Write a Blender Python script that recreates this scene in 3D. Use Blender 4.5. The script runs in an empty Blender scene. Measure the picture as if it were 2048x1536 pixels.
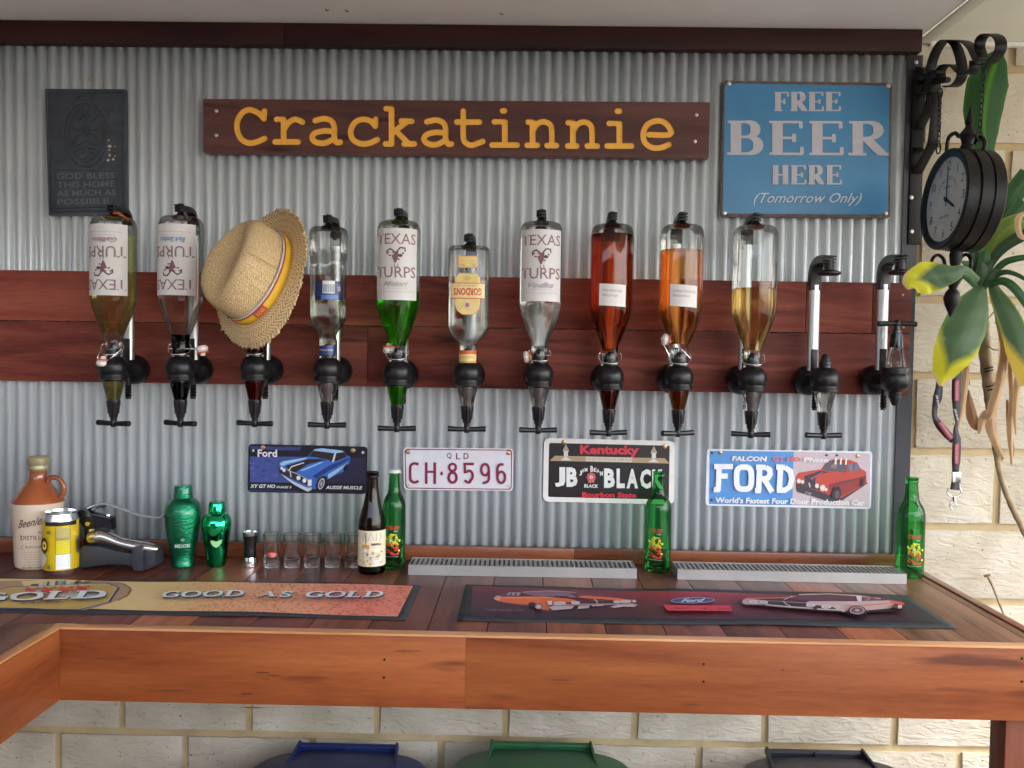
import bpy, bmesh, math, random
from mathutils import Vector, Matrix

random.seed(7)
SC = bpy.context.scene
COL = SC.collection
R = math.radians

# ------------------------------------------------------------------ camera
F_PX, VPX, VPY, ROLL = 1750.0, 1050.0, 709.0, 0.0158
CAM = Vector((0.0, -2.0, 1.522))
_a = Vector((VPX - 1024, 768 - VPY, -F_PX)).normalized()      # world +Y in camera axes
_x = Vector((1, -ROLL, 0)); _x = (_x - _x.dot(_a) * _a).normalized()
_z = _x.cross(_a)
C2W = Matrix((_x, _a, _z))                                     # camera -> world
cam_d = bpy.data.cameras.new('camera'); cam = bpy.data.objects.new('camera', cam_d); COL.objects.link(cam)
cam.matrix_world = Matrix.Translation(CAM) @ C2W.to_4x4()
cam_d.sensor_width = 36.0; cam_d.lens = 36.0 * F_PX / 2048.0; cam_d.clip_start = 0.02; cam_d.clip_end = 400
SC.camera = cam

# ------------------------------------------------------------------ world, sun, exposure
SUN_EL, SUN_AZ = R(48), R(122)
w = bpy.data.worlds.new('World'); SC.world = w; w.use_nodes = True
nt = w.node_tree; nt.nodes.clear()
sky = nt.nodes.new('ShaderNodeTexSky'); sky.sky_type = 'NISHITA'; sky.sun_disc = False
sky.sun_elevation = SUN_EL; sky.sun_rotation = SUN_AZ; sky.dust_density = 2.5; sky.air_density = 1.0; sky.ozone_density = 1.0
hs = nt.nodes.new('ShaderNodeHueSaturation'); hs.inputs['Saturation'].default_value = 0.55
bg = nt.nodes.new('ShaderNodeBackground'); bg.inputs['Strength'].default_value = 0.15
wo = nt.nodes.new('ShaderNodeOutputWorld')
nt.links.new(sky.outputs[0], hs.inputs['Color']); nt.links.new(hs.outputs[0], bg.inputs[0]); nt.links.new(bg.outputs[0], wo.inputs[0])
sl = bpy.data.lights.new('sun', 'SUN'); sl.energy = 1.1; sl.angle = R(12); sl.color = (1, 0.96, 0.9)
so = bpy.data.objects.new('sun', sl); COL.objects.link(so)
_sd = Vector((math.sin(SUN_AZ) * math.cos(SUN_EL), math.cos(SUN_AZ) * math.cos(SUN_EL), math.sin(SUN_EL)))
so.rotation_euler = _sd.to_track_quat('Z', 'Y').to_euler()
SC.view_settings.view_transform = 'Standard'; SC.view_settings.look = 'None'
SC.view_settings.exposure = 2.78; SC.view_settings.gamma = 1.0
SC.cycles.use_denoising = True
SC.cycles.max_bounces = 12; SC.cycles.transmission_bounces = 12; SC.cycles.transparent_max_bounces = 32
SC.cycles.diffuse_bounces = 5; SC.cycles.sample_clamp_indirect = 6; SC.cycles.blur_glossy = 0.5

# ------------------------------------------------------------------ pixel of the photograph -> point on a real plane
def ray(px, py):
    return C2W @ Vector((px - 1024, 768 - py, -F_PX))
def at(px, py, Y):
    d = ray(px, py); t = (Y - CAM.y) / d.y; return CAM + d * t
def onz(px, py, Z):
    d = ray(px, py); t = (Z - CAM.z) / d.z; return CAM + d * t
def onx(px, py, X):
    d = ray(px, py); t = (X - CAM.x) / d.x; return CAM + d * t

# ------------------------------------------------------------------ objects
def tag(o, label=None, cat=None, group=None, kind=None):
    if label: o['label'] = label
    if cat: o['category'] = cat
    if group: o['group'] = group
    if kind: o['kind'] = kind
    return o
def thing(name, loc, label=None, cat=None, group=None, kind=None):
    o = bpy.data.objects.new(name, None); COL.objects.link(o); o.location = loc; o.empty_display_size = 0.02
    return tag(o, label, cat, group, kind)
def root_loc(o):
    v = Vector((0, 0, 0))
    while o is not None:
        v += o.location; o = o.parent
    return v

class MB:
    def __init__(s): s.v = []; s.f = []; s.m = []; s.uv = {}
    def add(s, vs, fs, mi=0):
        b = len(s.v); s.v += [Vector(p) for p in vs]
        s.f += [tuple(b + i for i in f) for f in fs]; s.m += [mi] * len(fs); return b
    def box(s, a, b, mi=0, M=None):
        x0, y0, z0 = a; x1, y1, z1 = b
        vs = [(x0,y0,z0),(x1,y0,z0),(x1,y1,z0),(x0,y1,z0),(x0,y0,z1),(x1,y0,z1),(x1,y1,z1),(x0,y1,z1)]
        if M is not None: vs = [M @ Vector(p) for p in vs]
        s.add(vs, [(3,2,1,0),(4,5,6,7),(0,1,5,4),(1,2,6,5),(2,3,7,6),(3,0,4,7)], mi); return s
    def lathe(s, prof, n=32, M=None, rf=None, mi=0, close=False, cap=True):
        """prof: [(r, z)], rf(theta, z) multiplies the radius"""
        M = M or Matrix.Identity(4); vs = []; fs = []; k = len(prof)
        for (r, z) in prof:
            for j in range(n):
                th = 2 * math.pi * j / n; rr = r * (rf(th, z) if rf else 1)
                vs.append(M @ Vector((rr * math.cos(th), rr * math.sin(th), z)))
        rng = range(k) if close else range(k - 1)
        for i in rng:
            i2 = (i + 1) % k
            for j in range(n):
                j2 = (j + 1) % n
                fs.append((i*n+j, i*n+j2, i2*n+j2, i2*n+j))
        b = s.add(vs, fs, mi)
        if not close and cap:
            for i, flip in ((0, True), (k - 1, False)):
                if prof[i][0] > 1e-6:
                    ring = [b + i*n + j for j in range(n)]
                    s.f.append(tuple(reversed(ring)) if flip else tuple(ring)); s.m.append(mi)
        return s
    def tube(s, pts, r, n=8, mi=0, caps=True, flat=None):
        """flat: (side vector, half width) makes a strap instead of a round tube"""
        pts = [Vector(p) for p in pts]; k = len(pts); vs = []; fs = []; up = None
        rs = r if isinstance(r, (list, tuple)) else [r] * k
        for i, p in enumerate(pts):
            t = (pts[min(i+1, k-1)] - pts[max(i-1, 0)])
            t = t.normalized() if t.length > 1e-9 else Vector((0, 0, 1))
            if up is None:
                up = t.orthogonal().normalized()
            up = (up - up.dot(t) * t); up = up.normalized() if up.length > 1e-6 else t.orthogonal().normalized()
            sd = t.cross(up)
            for j in range(n):
                a = 2 * math.pi * j / n
                vs.append(p + (up * math.cos(a) + sd * math.sin(a)) * rs[i])
        for i in range(k - 1):
            for j in range(n):
                j2 = (j + 1) % n; fs.append((i*n+j, i*n+j2, (i+1)*n+j2, (i+1)*n+j))
        if caps: fs.append(tuple(range(n-1, -1, -1))); fs.append(tuple((k-1)*n + j for j in range(n)))
        s.add(vs, fs, mi); return s
    def strap(s, pts, side, hw, th, mi=0):
        """flat bar: follows pts, wide along side (+-hw), th thick"""
        pts = [Vector(p) for p in pts]; side = Vector(side).normalized(); k = len(pts); vs = []; fs = []
        hws = hw if isinstance(hw, (list, tuple)) else [hw] * k
        for i, p in enumerate(pts):
            t = (pts[min(i+1, k-1)] - pts[max(i-1, 0)]).normalized(); n = t.cross(side).normalized() * th / 2; h = side * hws[i]
            vs += [p - h - n, p + h - n, p + h + n, p - h + n]
        for i in range(k - 1):
            for j in range(4):
                j2 = (j + 1) % 4; fs.append((i*4+j, i*4+j2, i*4+4+j2, i*4+4+j))
        fs += [(3,2,1,0), tuple((k-1)*4 + j for j in range(4))]
        s.add(vs, fs, mi); return s
    def build(s, name, mats, parent=None, smooth=30, bevel=0, kind=None, seg=2, uv=None):
        off = root_loc(parent) if parent else Vector((0, 0, 0))
        me = bpy.data.meshes.new(name); me.from_pydata([p - off for p in s.v], [], s.f)
        if not isinstance(mats, (list, tuple)): mats = [mats]
        for m in mats: me.materials.append(m)
        if len(mats) > 1: me.polygons.foreach_set('material_index', s.m)
        if uv:
            l = me.uv_layers.new(name='UVMap')
            for lp in me.loops: l.data[lp.index].uv = uv[lp.vertex_index]
        if bevel or smooth:
            bm = bmesh.new(); bm.from_mesh(me)
            if bevel:
                bmesh.ops.remove_doubles(bm, verts=bm.verts, dist=1e-6)
                bm.normal_update()
                eds = [e for e in bm.edges if len(e.link_faces) == 2 and e.calc_face_angle(0) > R(35)]
                bmesh.ops.bevel(bm, geom=eds, offset=bevel, segments=seg, profile=0.6, affect='EDGES', clamp_overlap=True)
            bmesh.ops.recalc_face_normals(bm, faces=bm.faces) if bevel or not uv else None
            bm.to_mesh(me); bm.free()
        if smooth:
            me.polygons.foreach_set('use_smooth', [True] * len(me.polygons))
            me.set_sharp_from_angle(angle=R(smooth))
        me.update()
        o = bpy.data.objects.new(name, me); COL.objects.link(o)
        if parent: o.parent = parent
        if kind: o['kind'] = kind
        return o

def copy_tree(o, parent=None):
    c = o.copy(); COL.objects.link(c); c.parent = parent
    for ch in o.children: copy_tree(ch, c)
    return c
def ztf(x, y, z, rz=0): return Matrix.Translation((x, y, z)) @ Matrix.Rotation(rz, 4, 'Z')
def catmull(pts, n=6):
    pts = [Vector(p) for p in pts]; out = []
    P = [pts[0] * 2 - pts[1]] + pts + [pts[-1] * 2 - pts[-2]]
    for i in range(1, len(P) - 2):
        for k in range(n):
            t = k / n; a, b, c, d = P[i-1], P[i], P[i+1], P[i+2]
            out.append(0.5 * ((2*b) + (c-a)*t + (2*a-5*b+4*c-d)*t*t + (3*b-a-3*c+d)*t**3))
    out.append(pts[-1]); return out
def arc(cx, cy, rx, ry, a0, a1, n=10):
    return [(cx + rx*math.cos(R(a0+(a1-a0)*i/n)), cy + ry*math.sin(R(a0+(a1-a0)*i/n))) for i in range(n+1)]

# ------------------------------------------------------------------ materials
def _new(name):
    m = bpy.data.materials.new(name); m.use_nodes = True; n = m.node_tree.nodes; l = m.node_tree.links
    return m, n, l, n['Principled BSDF']
def S(bs, k, v):
    bs.inputs[k].default_value = v
def simple(name, col, rough=0.5, metal=0.0, var=0.12, scale=30, bump=0.0, bscale=80, coat=0, spec=0.5, coords='Object', rvar=0.0):
    m, n, l, b = _new(name); S(b, 'Roughness', rough); S(b, 'Metallic', metal); S(b, 'Coat Weight', coat); S(b, 'Coat Roughness', 0.12); S(b, 'Specular IOR Level', spec)
    tc = n.new('ShaderNodeTexCoord')
    no = n.new('ShaderNodeTexNoise'); no.inputs['Scale'].default_value = scale; no.inputs['Detail'].default_value = 6; l.new(tc.outputs[coords], no.inputs['Vector'])
    mr = n.new('ShaderNodeMapRange'); mr.inputs['From Min'].default_value = 0.3; mr.inputs['From Max'].default_value = 0.7
    mr.inputs['To Min'].default_value = 1 - var; mr.inputs['To Max'].default_value = 1 + var
    l.new(no.outputs['Fac'], mr.inputs['Value'])
    mx = n.new('ShaderNodeVectorMath'); mx.operation = 'SCALE'; mx.inputs[0].default_value = col[:3]; l.new(mr.outputs[0], mx.inputs['Scale'])
    l.new(mx.outputs[0], b.inputs['Base Color'])
    if rvar:
        r2 = n.new('ShaderNodeMapRange'); r2.inputs['From Min'].default_value = 0.3; r2.inputs['From Max'].default_value = 0.7
        r2.inputs['To Min'].default_value = rough - rvar; r2.inputs['To Max'].default_value = rough + rvar
        l.new(no.outputs['Fac'], r2.inputs['Value']); l.new(r2.outputs[0], b.inputs['Roughness'])
    if bump:
        n2 = n.new('ShaderNodeTexNoise'); n2.inputs['Scale'].default_value = bscale; n2.inputs['Detail'].default_value = 5; l.new(tc.outputs[coords], n2.inputs['Vector'])
        bp = n.new('ShaderNodeBump'); bp.inputs['Strength'].default_value = bump; bp.inputs['Distance'].default_value = 0.002
        l.new(n2.outputs['Fac'], bp.inputs['Height']); l.new(bp.outputs[0], b.inputs['Normal'])
    return m
def ramp(n, stops):
    r = n.new('ShaderNodeValToRGB'); e = r.color_ramp.elements
    while len(e) < len(stops): e.new(0.5)
    for i, (p, c) in enumerate(stops): e[i].position = p; e[i].color = (*c[:3], 1)
    return r
def wood(name, dark, mid, light, along='X', rough=0.35, coat=0.0, gs=1.0, dist=1.2, rand=0.0, off=(0,0,0), dense=1.0, knots=True, coatr=0.1):
    m, n, l, b = _new(name); S(b, 'Roughness', rough); S(b, 'Coat Weight', coat); S(b, 'Coat Roughness', coatr); S(b, 'Specular IOR Level', 0.3)
    tc = n.new('ShaderNodeTexCoord'); mp = n.new('ShaderNodeMapping'); oi = n.new('ShaderNodeObjectInfo')
    s = {'X': (1.6, 16*dense, 16*dense), 'Y': (16*dense, 1.6, 16*dense), 'Z': (16*dense, 16*dense, 1.6)}[along]
    mp.inputs['Scale'].default_value = [q * gs for q in s]; mp.inputs['Location'].default_value = off
    av = n.new('ShaderNodeVectorMath'); av.operation = 'ADD'; sc = n.new('ShaderNodeMath'); sc.operation = 'MULTIPLY'; sc.inputs[1].default_value = 37
    cb = n.new('ShaderNodeCombineXYZ')
    l.new(oi.outputs['Random'], sc.inputs[0])
    for i in range(3): l.new(sc.outputs[0], cb.inputs[i])
    l.new(tc.outputs['Object'], av.inputs[0]); l.new(cb.outputs[0], av.inputs[1]); l.new(av.outputs[0], mp.inputs['Vector'])
    n1 = n.new('ShaderNodeTexNoise'); n1.inputs['Scale'].default_value = 0.9; n1.inputs['Detail'].default_value = 3; n1.inputs['Distortion'].default_value = dist; l.new(mp.outputs[0], n1.inputs['Vector'])
    mp2 = n.new('ShaderNodeMapping'); s2 = {'X': (1, 9, 9), 'Y': (9, 1, 9), 'Z': (9, 9, 1)}[along]; mp2.inputs['Scale'].default_value = [14 * q for q in s2]; l.new(av.outputs[0], mp2.inputs['Vector'])
    n2 = n.new('ShaderNodeTexNoise'); n2.inputs['Scale'].default_value = 1.4; n2.inputs['Detail'].default_value = 7; n2.inputs['Roughness'].default_value = 0.65; l.new(mp2.outputs[0], n2.inputs['Vector'])
    ad = n.new('ShaderNodeMath'); ad.operation = 'MULTIPLY_ADD'; ad.inputs[1].default_value = 0.42; l.new(n2.outputs['Fac'], ad.inputs[0]); l.new(n1.outputs['Fac'], ad.inputs[2])
    rp = ramp(n, [(0.46, dark), (0.68, mid), (0.93, light)]); l.new(ad.outputs[0], rp.inputs[0])
    colout = rp.outputs[0]
    if knots:
        mp3 = n.new('ShaderNodeMapping'); s3 = {'X': (3, 22, 22), 'Y': (22, 3, 22), 'Z': (22, 22, 3)}[along]; mp3.inputs['Scale'].default_value = s3; l.new(av.outputs[0], mp3.inputs['Vector'])
        n3 = n.new('ShaderNodeTexNoise'); n3.inputs['Scale'].default_value = 1.3; n3.inputs['Detail'].default_value = 2; l.new(mp3.outputs[0], n3.inputs['Vector'])
        k = ramp(n, [(0.63, (1, 1, 1)), (0.74, (0.38, 0.3, 0.3))]); l.new(n3.outputs['Fac'], k.inputs[0])
        mu = n.new('ShaderNodeMix'); mu.data_type = 'RGBA'; mu.blend_type = 'MULTIPLY'; mu.inputs['Factor'].default_value = 1
        l.new(colout, mu.inputs['A']); l.new(k.outputs[0], mu.inputs['B']); colout = mu.outputs['Result']
    if rand:
        h = n.new('ShaderNodeHueSaturation'); r2 = n.new('ShaderNodeMapRange'); r2.inputs['To Min'].default_value = 1 - rand; r2.inputs['To Max'].default_value = 1 + rand
        l.new(oi.outputs['Random'], r2.inputs['Value']); l.new(r2.outputs[0], h.inputs['Value']); l.new(colout, h.inputs['Color']); colout = h.outputs[0]
    l.new(colout, b.inputs['Base Color'])
    bp = n.new('ShaderNodeBump'); bp.inputs['Strength'].default_value = 0.12; bp.inputs['Distance'].default_value = 0.001; l.new(ad.outputs[0], bp.inputs['Height']); l.new(bp.outputs[0], b.inputs['Normal'])
    return m
def thin_glass(name, face, edge, rough=0.02, ior=1.5):
    """thin-walled glass: tinted see-through, more tint where the wall is seen edge-on, mirror by Fresnel"""
    m, n, l, b = _new(name); n.remove(b); out = n['Material Output']
    lw = n.new('ShaderNodeLayerWeight'); lw.inputs['Blend'].default_value = 0.35
    rp = ramp(n, [(0.25, face), (0.9, edge)]); l.new(lw.outputs['Facing'], rp.inputs[0])
    tr = n.new('ShaderNodeBsdfTransparent'); l.new(rp.outputs[0], tr.inputs[0])
    gl = n.new('ShaderNodeBsdfGlossy'); gl.inputs['Roughness'].default_value = rough
    fr = n.new('ShaderNodeFresnel'); fr.inputs['IOR'].default_value = ior
    fm = n.new('ShaderNodeMath'); fm.operation = 'MULTIPLY'; fm.inputs[1].default_value = 0.75; l.new(fr.outputs[0], fm.inputs[0])
    mx = n.new('ShaderNodeMixShader'); l.new(fm.outputs[0], mx.inputs[0]); l.new(tr.outputs[0], mx.inputs[1]); l.new(gl.outputs[0], mx.inputs[2]); l.new(mx.outputs[0], out.inputs['Surface'])
    return m
def glass(name, col, ior=1.45, rough=0.0, see=0.3, edge=None):
    m, n, l, b = _new(name); n.remove(b); out = n['Material Output']
    g = n.new('ShaderNodeBsdfGlass'); g.inputs['Color'].default_value = (*col, 1); g.inputs['IOR'].default_value = ior; g.inputs['Roughness'].default_value = rough
    tr = n.new('ShaderNodeBsdfTransparent'); tr.inputs[0].default_value = (*col, 1)
    mx = n.new('ShaderNodeMixShader'); mx.inputs[0].default_value = see; l.new(g.outputs[0], mx.inputs[1]); l.new(tr.outputs[0], mx.inputs[2]); l.new(mx.outputs[0], out.inputs['Surface'])
    return m
def ink(name, col, rough=0.45, metal=0):
    return simple(name, col, rough=rough, metal=metal, var=0.05, scale=60)

M = {}
M['tin'] = simple('galvanised_tin', (0.67, 0.725, 0.76), rough=0.43, metal=0.40, var=0.06, scale=4, rvar=0.05)
M['jarrah'] = wood('dark_jarrah', (0.085, 0.015, 0.010), (0.18, 0.036, 0.023), (0.30, 0.080, 0.050), 'X', rough=0.6, coat=0.0, rand=0.22, coatr=0.25)
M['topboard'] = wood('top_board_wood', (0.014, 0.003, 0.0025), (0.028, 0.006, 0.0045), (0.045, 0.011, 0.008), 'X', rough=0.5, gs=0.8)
M['fascia'] = wood('orange_hardwood', (0.125, 0.027, 0.008), (0.225, 0.056, 0.015), (0.32, 0.098, 0.028), 'X', rough=0.45, coat=0.12, gs=0.6, dist=1.1, coatr=0.2, rand=0.06)
M['fascia_y'] = wood('orange_hardwood_side', (0.125, 0.027, 0.008), (0.225, 0.056, 0.015), (0.32, 0.098, 0.028), 'Y', rough=0.45, coat=0.12, gs=0.6, dist=1.1, coatr=0.2)
M['lip'] = wood('lit_worn_edge_wood', (0.34, 0.13, 0.05), (0.52, 0.23, 0.09), (0.62, 0.33, 0.16), 'X', rough=0.4, coat=0.2)  # worn edge, made paler to carry the light on the fascia top
M['lip_y'] = wood('lit_worn_edge_wood_side', (0.34, 0.13, 0.05), (0.52, 0.23, 0.09), (0.62, 0.33, 0.16), 'Y', rough=0.4, coat=0.2)
M['upstand'] = wood('upstand_wood', (0.10, 0.028, 0.012), (0.18, 0.052, 0.022), (0.26, 0.085, 0.035), 'X', rough=0.3, coat=0.4)
PL = [tuple(tuple(min(1, c*f) for c, f in zip(q, (1.5, 1.2, 1.1))) for q in p) for p in [((0.040,0.013,0.010),(0.075,0.025,0.018),(0.11,0.040,0.028)), ((0.055,0.018,0.012),(0.10,0.034,0.022),(0.15,0.056,0.034)),
      ((0.085,0.028,0.015),(0.155,0.058,0.028),(0.23,0.095,0.045)), ((0.045,0.014,0.014),(0.080,0.027,0.025),(0.12,0.044,0.036)),
      ((0.06,0.034,0.022),(0.105,0.062,0.038),(0.15,0.09,0.055))]]
for i, p in enumerate(PL): M['plank%d' % i] = wood('counter_plank_wood_%s' % 'abcde'[i], *p, 'Y', rough=0.45, coat=0.20, rand=0.18, dense=1.3, coatr=0.22)
M['post'] = wood('post_wood', (0.10, 0.025, 0.012), (0.17, 0.045, 0.022), (0.24, 0.075, 0.035), 'Z', rough=0.45)
M['signwood'] = wood('sign_board_wood', (0.070, 0.026, 0.023), (0.105, 0.042, 0.036), (0.15, 0.062, 0.050), 'X', rough=0.45, coat=0.1, gs=1.1)
M['steel_dark'] = simple('dark_steel_angle', (0.026, 0.028, 0.040), rough=0.4, var=0.1, scale=12)
M['black'] = simple('black_plastic', (0.006, 0.006, 0.0075), spec=0.4, rough=0.36, var=0.15, scale=40, bump=0.05)
M['black_gloss'] = simple('black_gloss_plastic', (0.007, 0.007, 0.010), rough=0.16, var=0.1)
M['iron'] = simple('black_iron', (0.006, 0.0056, 0.006), spec=0.3, rough=0.45, var=0.2, scale=60, bump=0.15, bscale=200)
M['alu'] = simple('brushed_aluminium', (0.55, 0.56, 0.58), rough=0.38, metal=0.9, var=0.04)
M['chrome'] = simple('chrome', (0.8, 0.8, 0.82), rough=0.12, metal=1.0, var=0.03)
M['satin'] = simple('satin_steel', (0.60, 0.61, 0.63), rough=0.22, metal=1.0, var=0.05)
M['stainless'] = simple('stainless_tray', (0.40, 0.385, 0.375), rough=0.42, metal=0.6, var=0.07, scale=14)
M['slot'] = simple('tray_well', (0.03, 0.028, 0.025), rough=0.5, metal=0.4)
M['brass'] = simple('brass_screw', (0.62, 0.40, 0.22), rough=0.28, metal=0.9, var=0.1)
M['zinc'] = simple('zinc_screw', (0.72, 0.68, 0.66), rough=0.3, metal=0.8, var=0.1)
M['white'] = ink('white_enamel', (0.78, 0.76, 0.78), rough=0.3)
M['ceramic'] = simple('white_ceramic', (0.75, 0.70, 0.66), rough=0.15, var=0.03)
M['rubber'] = ink('orange_rubber', (0.65, 0.13, 0.03), rough=0.5)
M['paper'] = simple('label_paper', (0.73, 0.71, 0.70), rough=0.6, var=0.04, scale=40)
M['note'] = simple('note_paper', (0.80, 0.78, 0.76), rough=0.6, var=0.03)

M['bottle'] = thin_glass('clear_bottle_glass', (0.95, 0.96, 0.955), (0.74, 0.76, 0.73))
M['green_glass'] = thin_glass('green_bottle_glass', (0.24, 0.70, 0.33), (0.04, 0.36, 0.11))
M['brown_glass'] = thin_glass('brown_bottle_glass', (0.24, 0.10, 0.045), (0.05, 0.02, 0.012))
M['cone'] = thin_glass('clear_chamber', (0.93, 0.93, 0.92), (0.55, 0.54, 0.53), rough=0.06)
M['shot'] = glass('shot_glass', (1.0, 1.0, 1.0), 1.5, see=0.12)
M['liq_yellow'] = glass('yellow_spirit', (0.94, 0.94, 0.66), 1.34, see=0.45)
M['liq_clear'] = glass('clear_spirit', (0.93, 0.93, 0.91), 1.34, see=0.45)
M['liq_green'] = glass('green_liqueur', (0.36, 0.90, 0.12), 1.34)
M['liq_red'] = glass('red_liqueur', (0.68, 0.10, 0.14), 1.34)
M['liq_dark'] = glass('dark_liqueur', (0.02, 0.01, 0.012), 1.34, see=0.1)
M['liq_rum'] = glass('rum', (0.64, 0.25, 0.13), 1.34)
M['liq_amber'] = glass('amber_spirit', (0.84, 0.53, 0.28), 1.34)
M['liq_gold'] = glass('gold_spirit', (0.90, 0.78, 0.52), 1.34)
M['core_clear'] = thin_glass('clear_valve', (0.8, 0.78, 0.77), (0.5, 0.48, 0.48), rough=0.1)
M['core'] = simple('chamber_core', (0.10, 0.08, 0.08), rough=0.25, var=0.1)

# ------------------------------------------------------------------ flat print: lettering and pictures as thin layers on their surface
INKS = {}
def inkm(rgb, rough=0.45):
    k = (tuple(round(c, 3) for c in rgb), rough)
    if k not in INKS: INKS[k] = ink('ink_%03d' % len(INKS), rgb, rough)
    return INKS[k]
class Print:
    """2D shapes in any flat coordinates; fn(u, v, layer) puts them on the surface"""
    def __init__(s, fn, parent, step=1.0):
        s.fn = fn; s.parent = parent; s.layer = 1; s.parts = {}
    def _mb(s, name, rgb):
        k = (name, tuple(rgb)); 
        if k not in s.parts: s.parts[k] = MB()
        return s.parts[k]
    def poly(s, pts, rgb, name='printed_picture'):
        mb = s._mb(name, rgb); mb.add([s.fn(u, v, s.layer) for u, v in pts], [tuple(range(len(pts)))]); s.layer += 1
    def grid(s, u0, v0, u1, v1, rgb, nu=12, nv=1, name='printed_picture'):
        mb = s._mb(name, rgb)
        vs = [s.fn(u0+(u1-u0)*i/nu, v0+(v1-v0)*j/nv, s.layer) for j in range(nv+1) for i in range(nu+1)]
        mb.add(vs, [(j*(nu+1)+i, j*(nu+1)+i+1, (j+1)*(nu+1)+i+1, (j+1)*(nu+1)+i) for j in range(nv) for i in range(nu)]); s.layer += 1
    def disc(s, cx, cy, rx, ry, rgb, n=20, rot=0, name='printed_picture'):
        c, q = math.cos(R(rot)), math.sin(R(rot))
        s.poly([(cx + rx*math.cos(2*math.pi*i/n)*c - ry*math.sin(2*math.pi*i/n)*q, cy + rx*math.cos(2*math.pi*i/n)*q + ry*math.sin(2*math.pi*i/n)*c) for i in range(n)], rgb, name)
    def line(s, pts, wd, rgb, name='printed_picture', cap=False, nib=None, bump=True):
        """nib=(thick, thin): width follows the stroke direction (vertical strokes thick)"""
        k = len(pts); L = []; Rr = []
        for i in range(k):
            a = pts[max(i-1, 0)]; b = pts[min(i+1, k-1)]; dx, dy = b[0]-a[0], b[1]-a[1]; ln = math.hypot(dx, dy) or 1
            wv = wd if nib is None else nib[1] + (nib[0]-nib[1]) * (abs(dy)/ln) ** 1.3
            mit = 1.0
            if 0 < i < k - 1:
                d1 = (pts[i][0]-a[0], pts[i][1]-a[1]); l1 = math.hypot(*d1) or 1; c = (d1[0]*dx + d1[1]*dy) / (l1*ln); mit = 1 / max(0.6, abs(c))
            nx, ny = -dy/ln*wv/2*mit, dx/ln*wv/2*mit
            L.append((pts[i][0]+nx, pts[i][1]+ny)); Rr.append((pts[i][0]-nx, pts[i][1]-ny))
        mb = s._mb(name, rgb)
        if cap:
            def half(c, frm, n=6):
                a0 = math.atan2(frm[1]-c[1], frm[0]-c[0]); r = math.hypot(frm[0]-c[0], frm[1]-c[1])
                return [(c[0]+r*math.cos(a0+math.pi*j/n), c[1]+r*math.sin(a0+math.pi*j/n)) for j in range(1, n)]
            e0 = half(pts[0], L[0]); e1 = half(pts[-1], Rr[-1])
            mb.add([s.fn(u, v, s.layer) for u, v in [Rr[0]] + list(reversed(e0)) + [L[0]]], [tuple(range(len(e0)+2))])
            mb.add([s.fn(u, v, s.layer) for u, v in [L[-1]] + list(reversed(e1)) + [Rr[-1]]], [tuple(range(len(e1)+2))])
        vs = [s.fn(u, v, s.layer) for ab in zip(L, Rr) for u, v in ab]
        mb.add(vs, [(2*i, 2*i+1, 2*i+3, 2*i+2) for i in range(k-1)])
        if bump: s.layer += 1
    def text(s, txt, u0, v0, u1, v1, rgb, bold=0.0, shear=0.0, name='lettering', flip=False, skew=0.0):
        """txt fills the box u0..u1, v0 (top) .. v1 (bottom); v grows downwards; bold thickens the strokes; skew shifts v along u"""
        cu = bpy.data.curves.new('t', 'FONT'); cu.body = txt; cu.offset = bold; cu.shear = shear; cu.resolution_u = 2
        ob = bpy.data.objects.new('t', cu); me = bpy.data.meshes.new_from_object(ob)
        xs = [p.co.x for p in me.vertices]; ys = [p.co.y for p in me.vertices]
        if xs:
            x0, x1, y0, y1 = min(xs), max(xs), min(ys), max(ys); mb = s._mb(name, rgb); vs = []
            for p in me.vertices:
                a = (p.co.x-x0)/(x1-x0); b = (p.co.y-y0)/(y1-y0)
                u = u0 + a*(u1-u0); v = v1 + b*(v0-v1) + skew*a
                if flip: u = u1 - a*(u1-u0); v = v0 + b*(v1-v0)
                vs.append(s.fn(u, v, s.layer))
            mb.add(vs, [tuple(f.vertices) for f in me.polygons])
        s.layer += 1
        bpy.data.objects.remove(ob); bpy.data.curves.remove(cu); bpy.data.meshes.remove(me)
    def done(s, rough=0.45):
        for (name, rgb), mb in s.parts.items():
            if mb.f: mb.build(name, inkm(rgb, rough), s.parent, smooth=0)
        s.parts = {}

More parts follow.
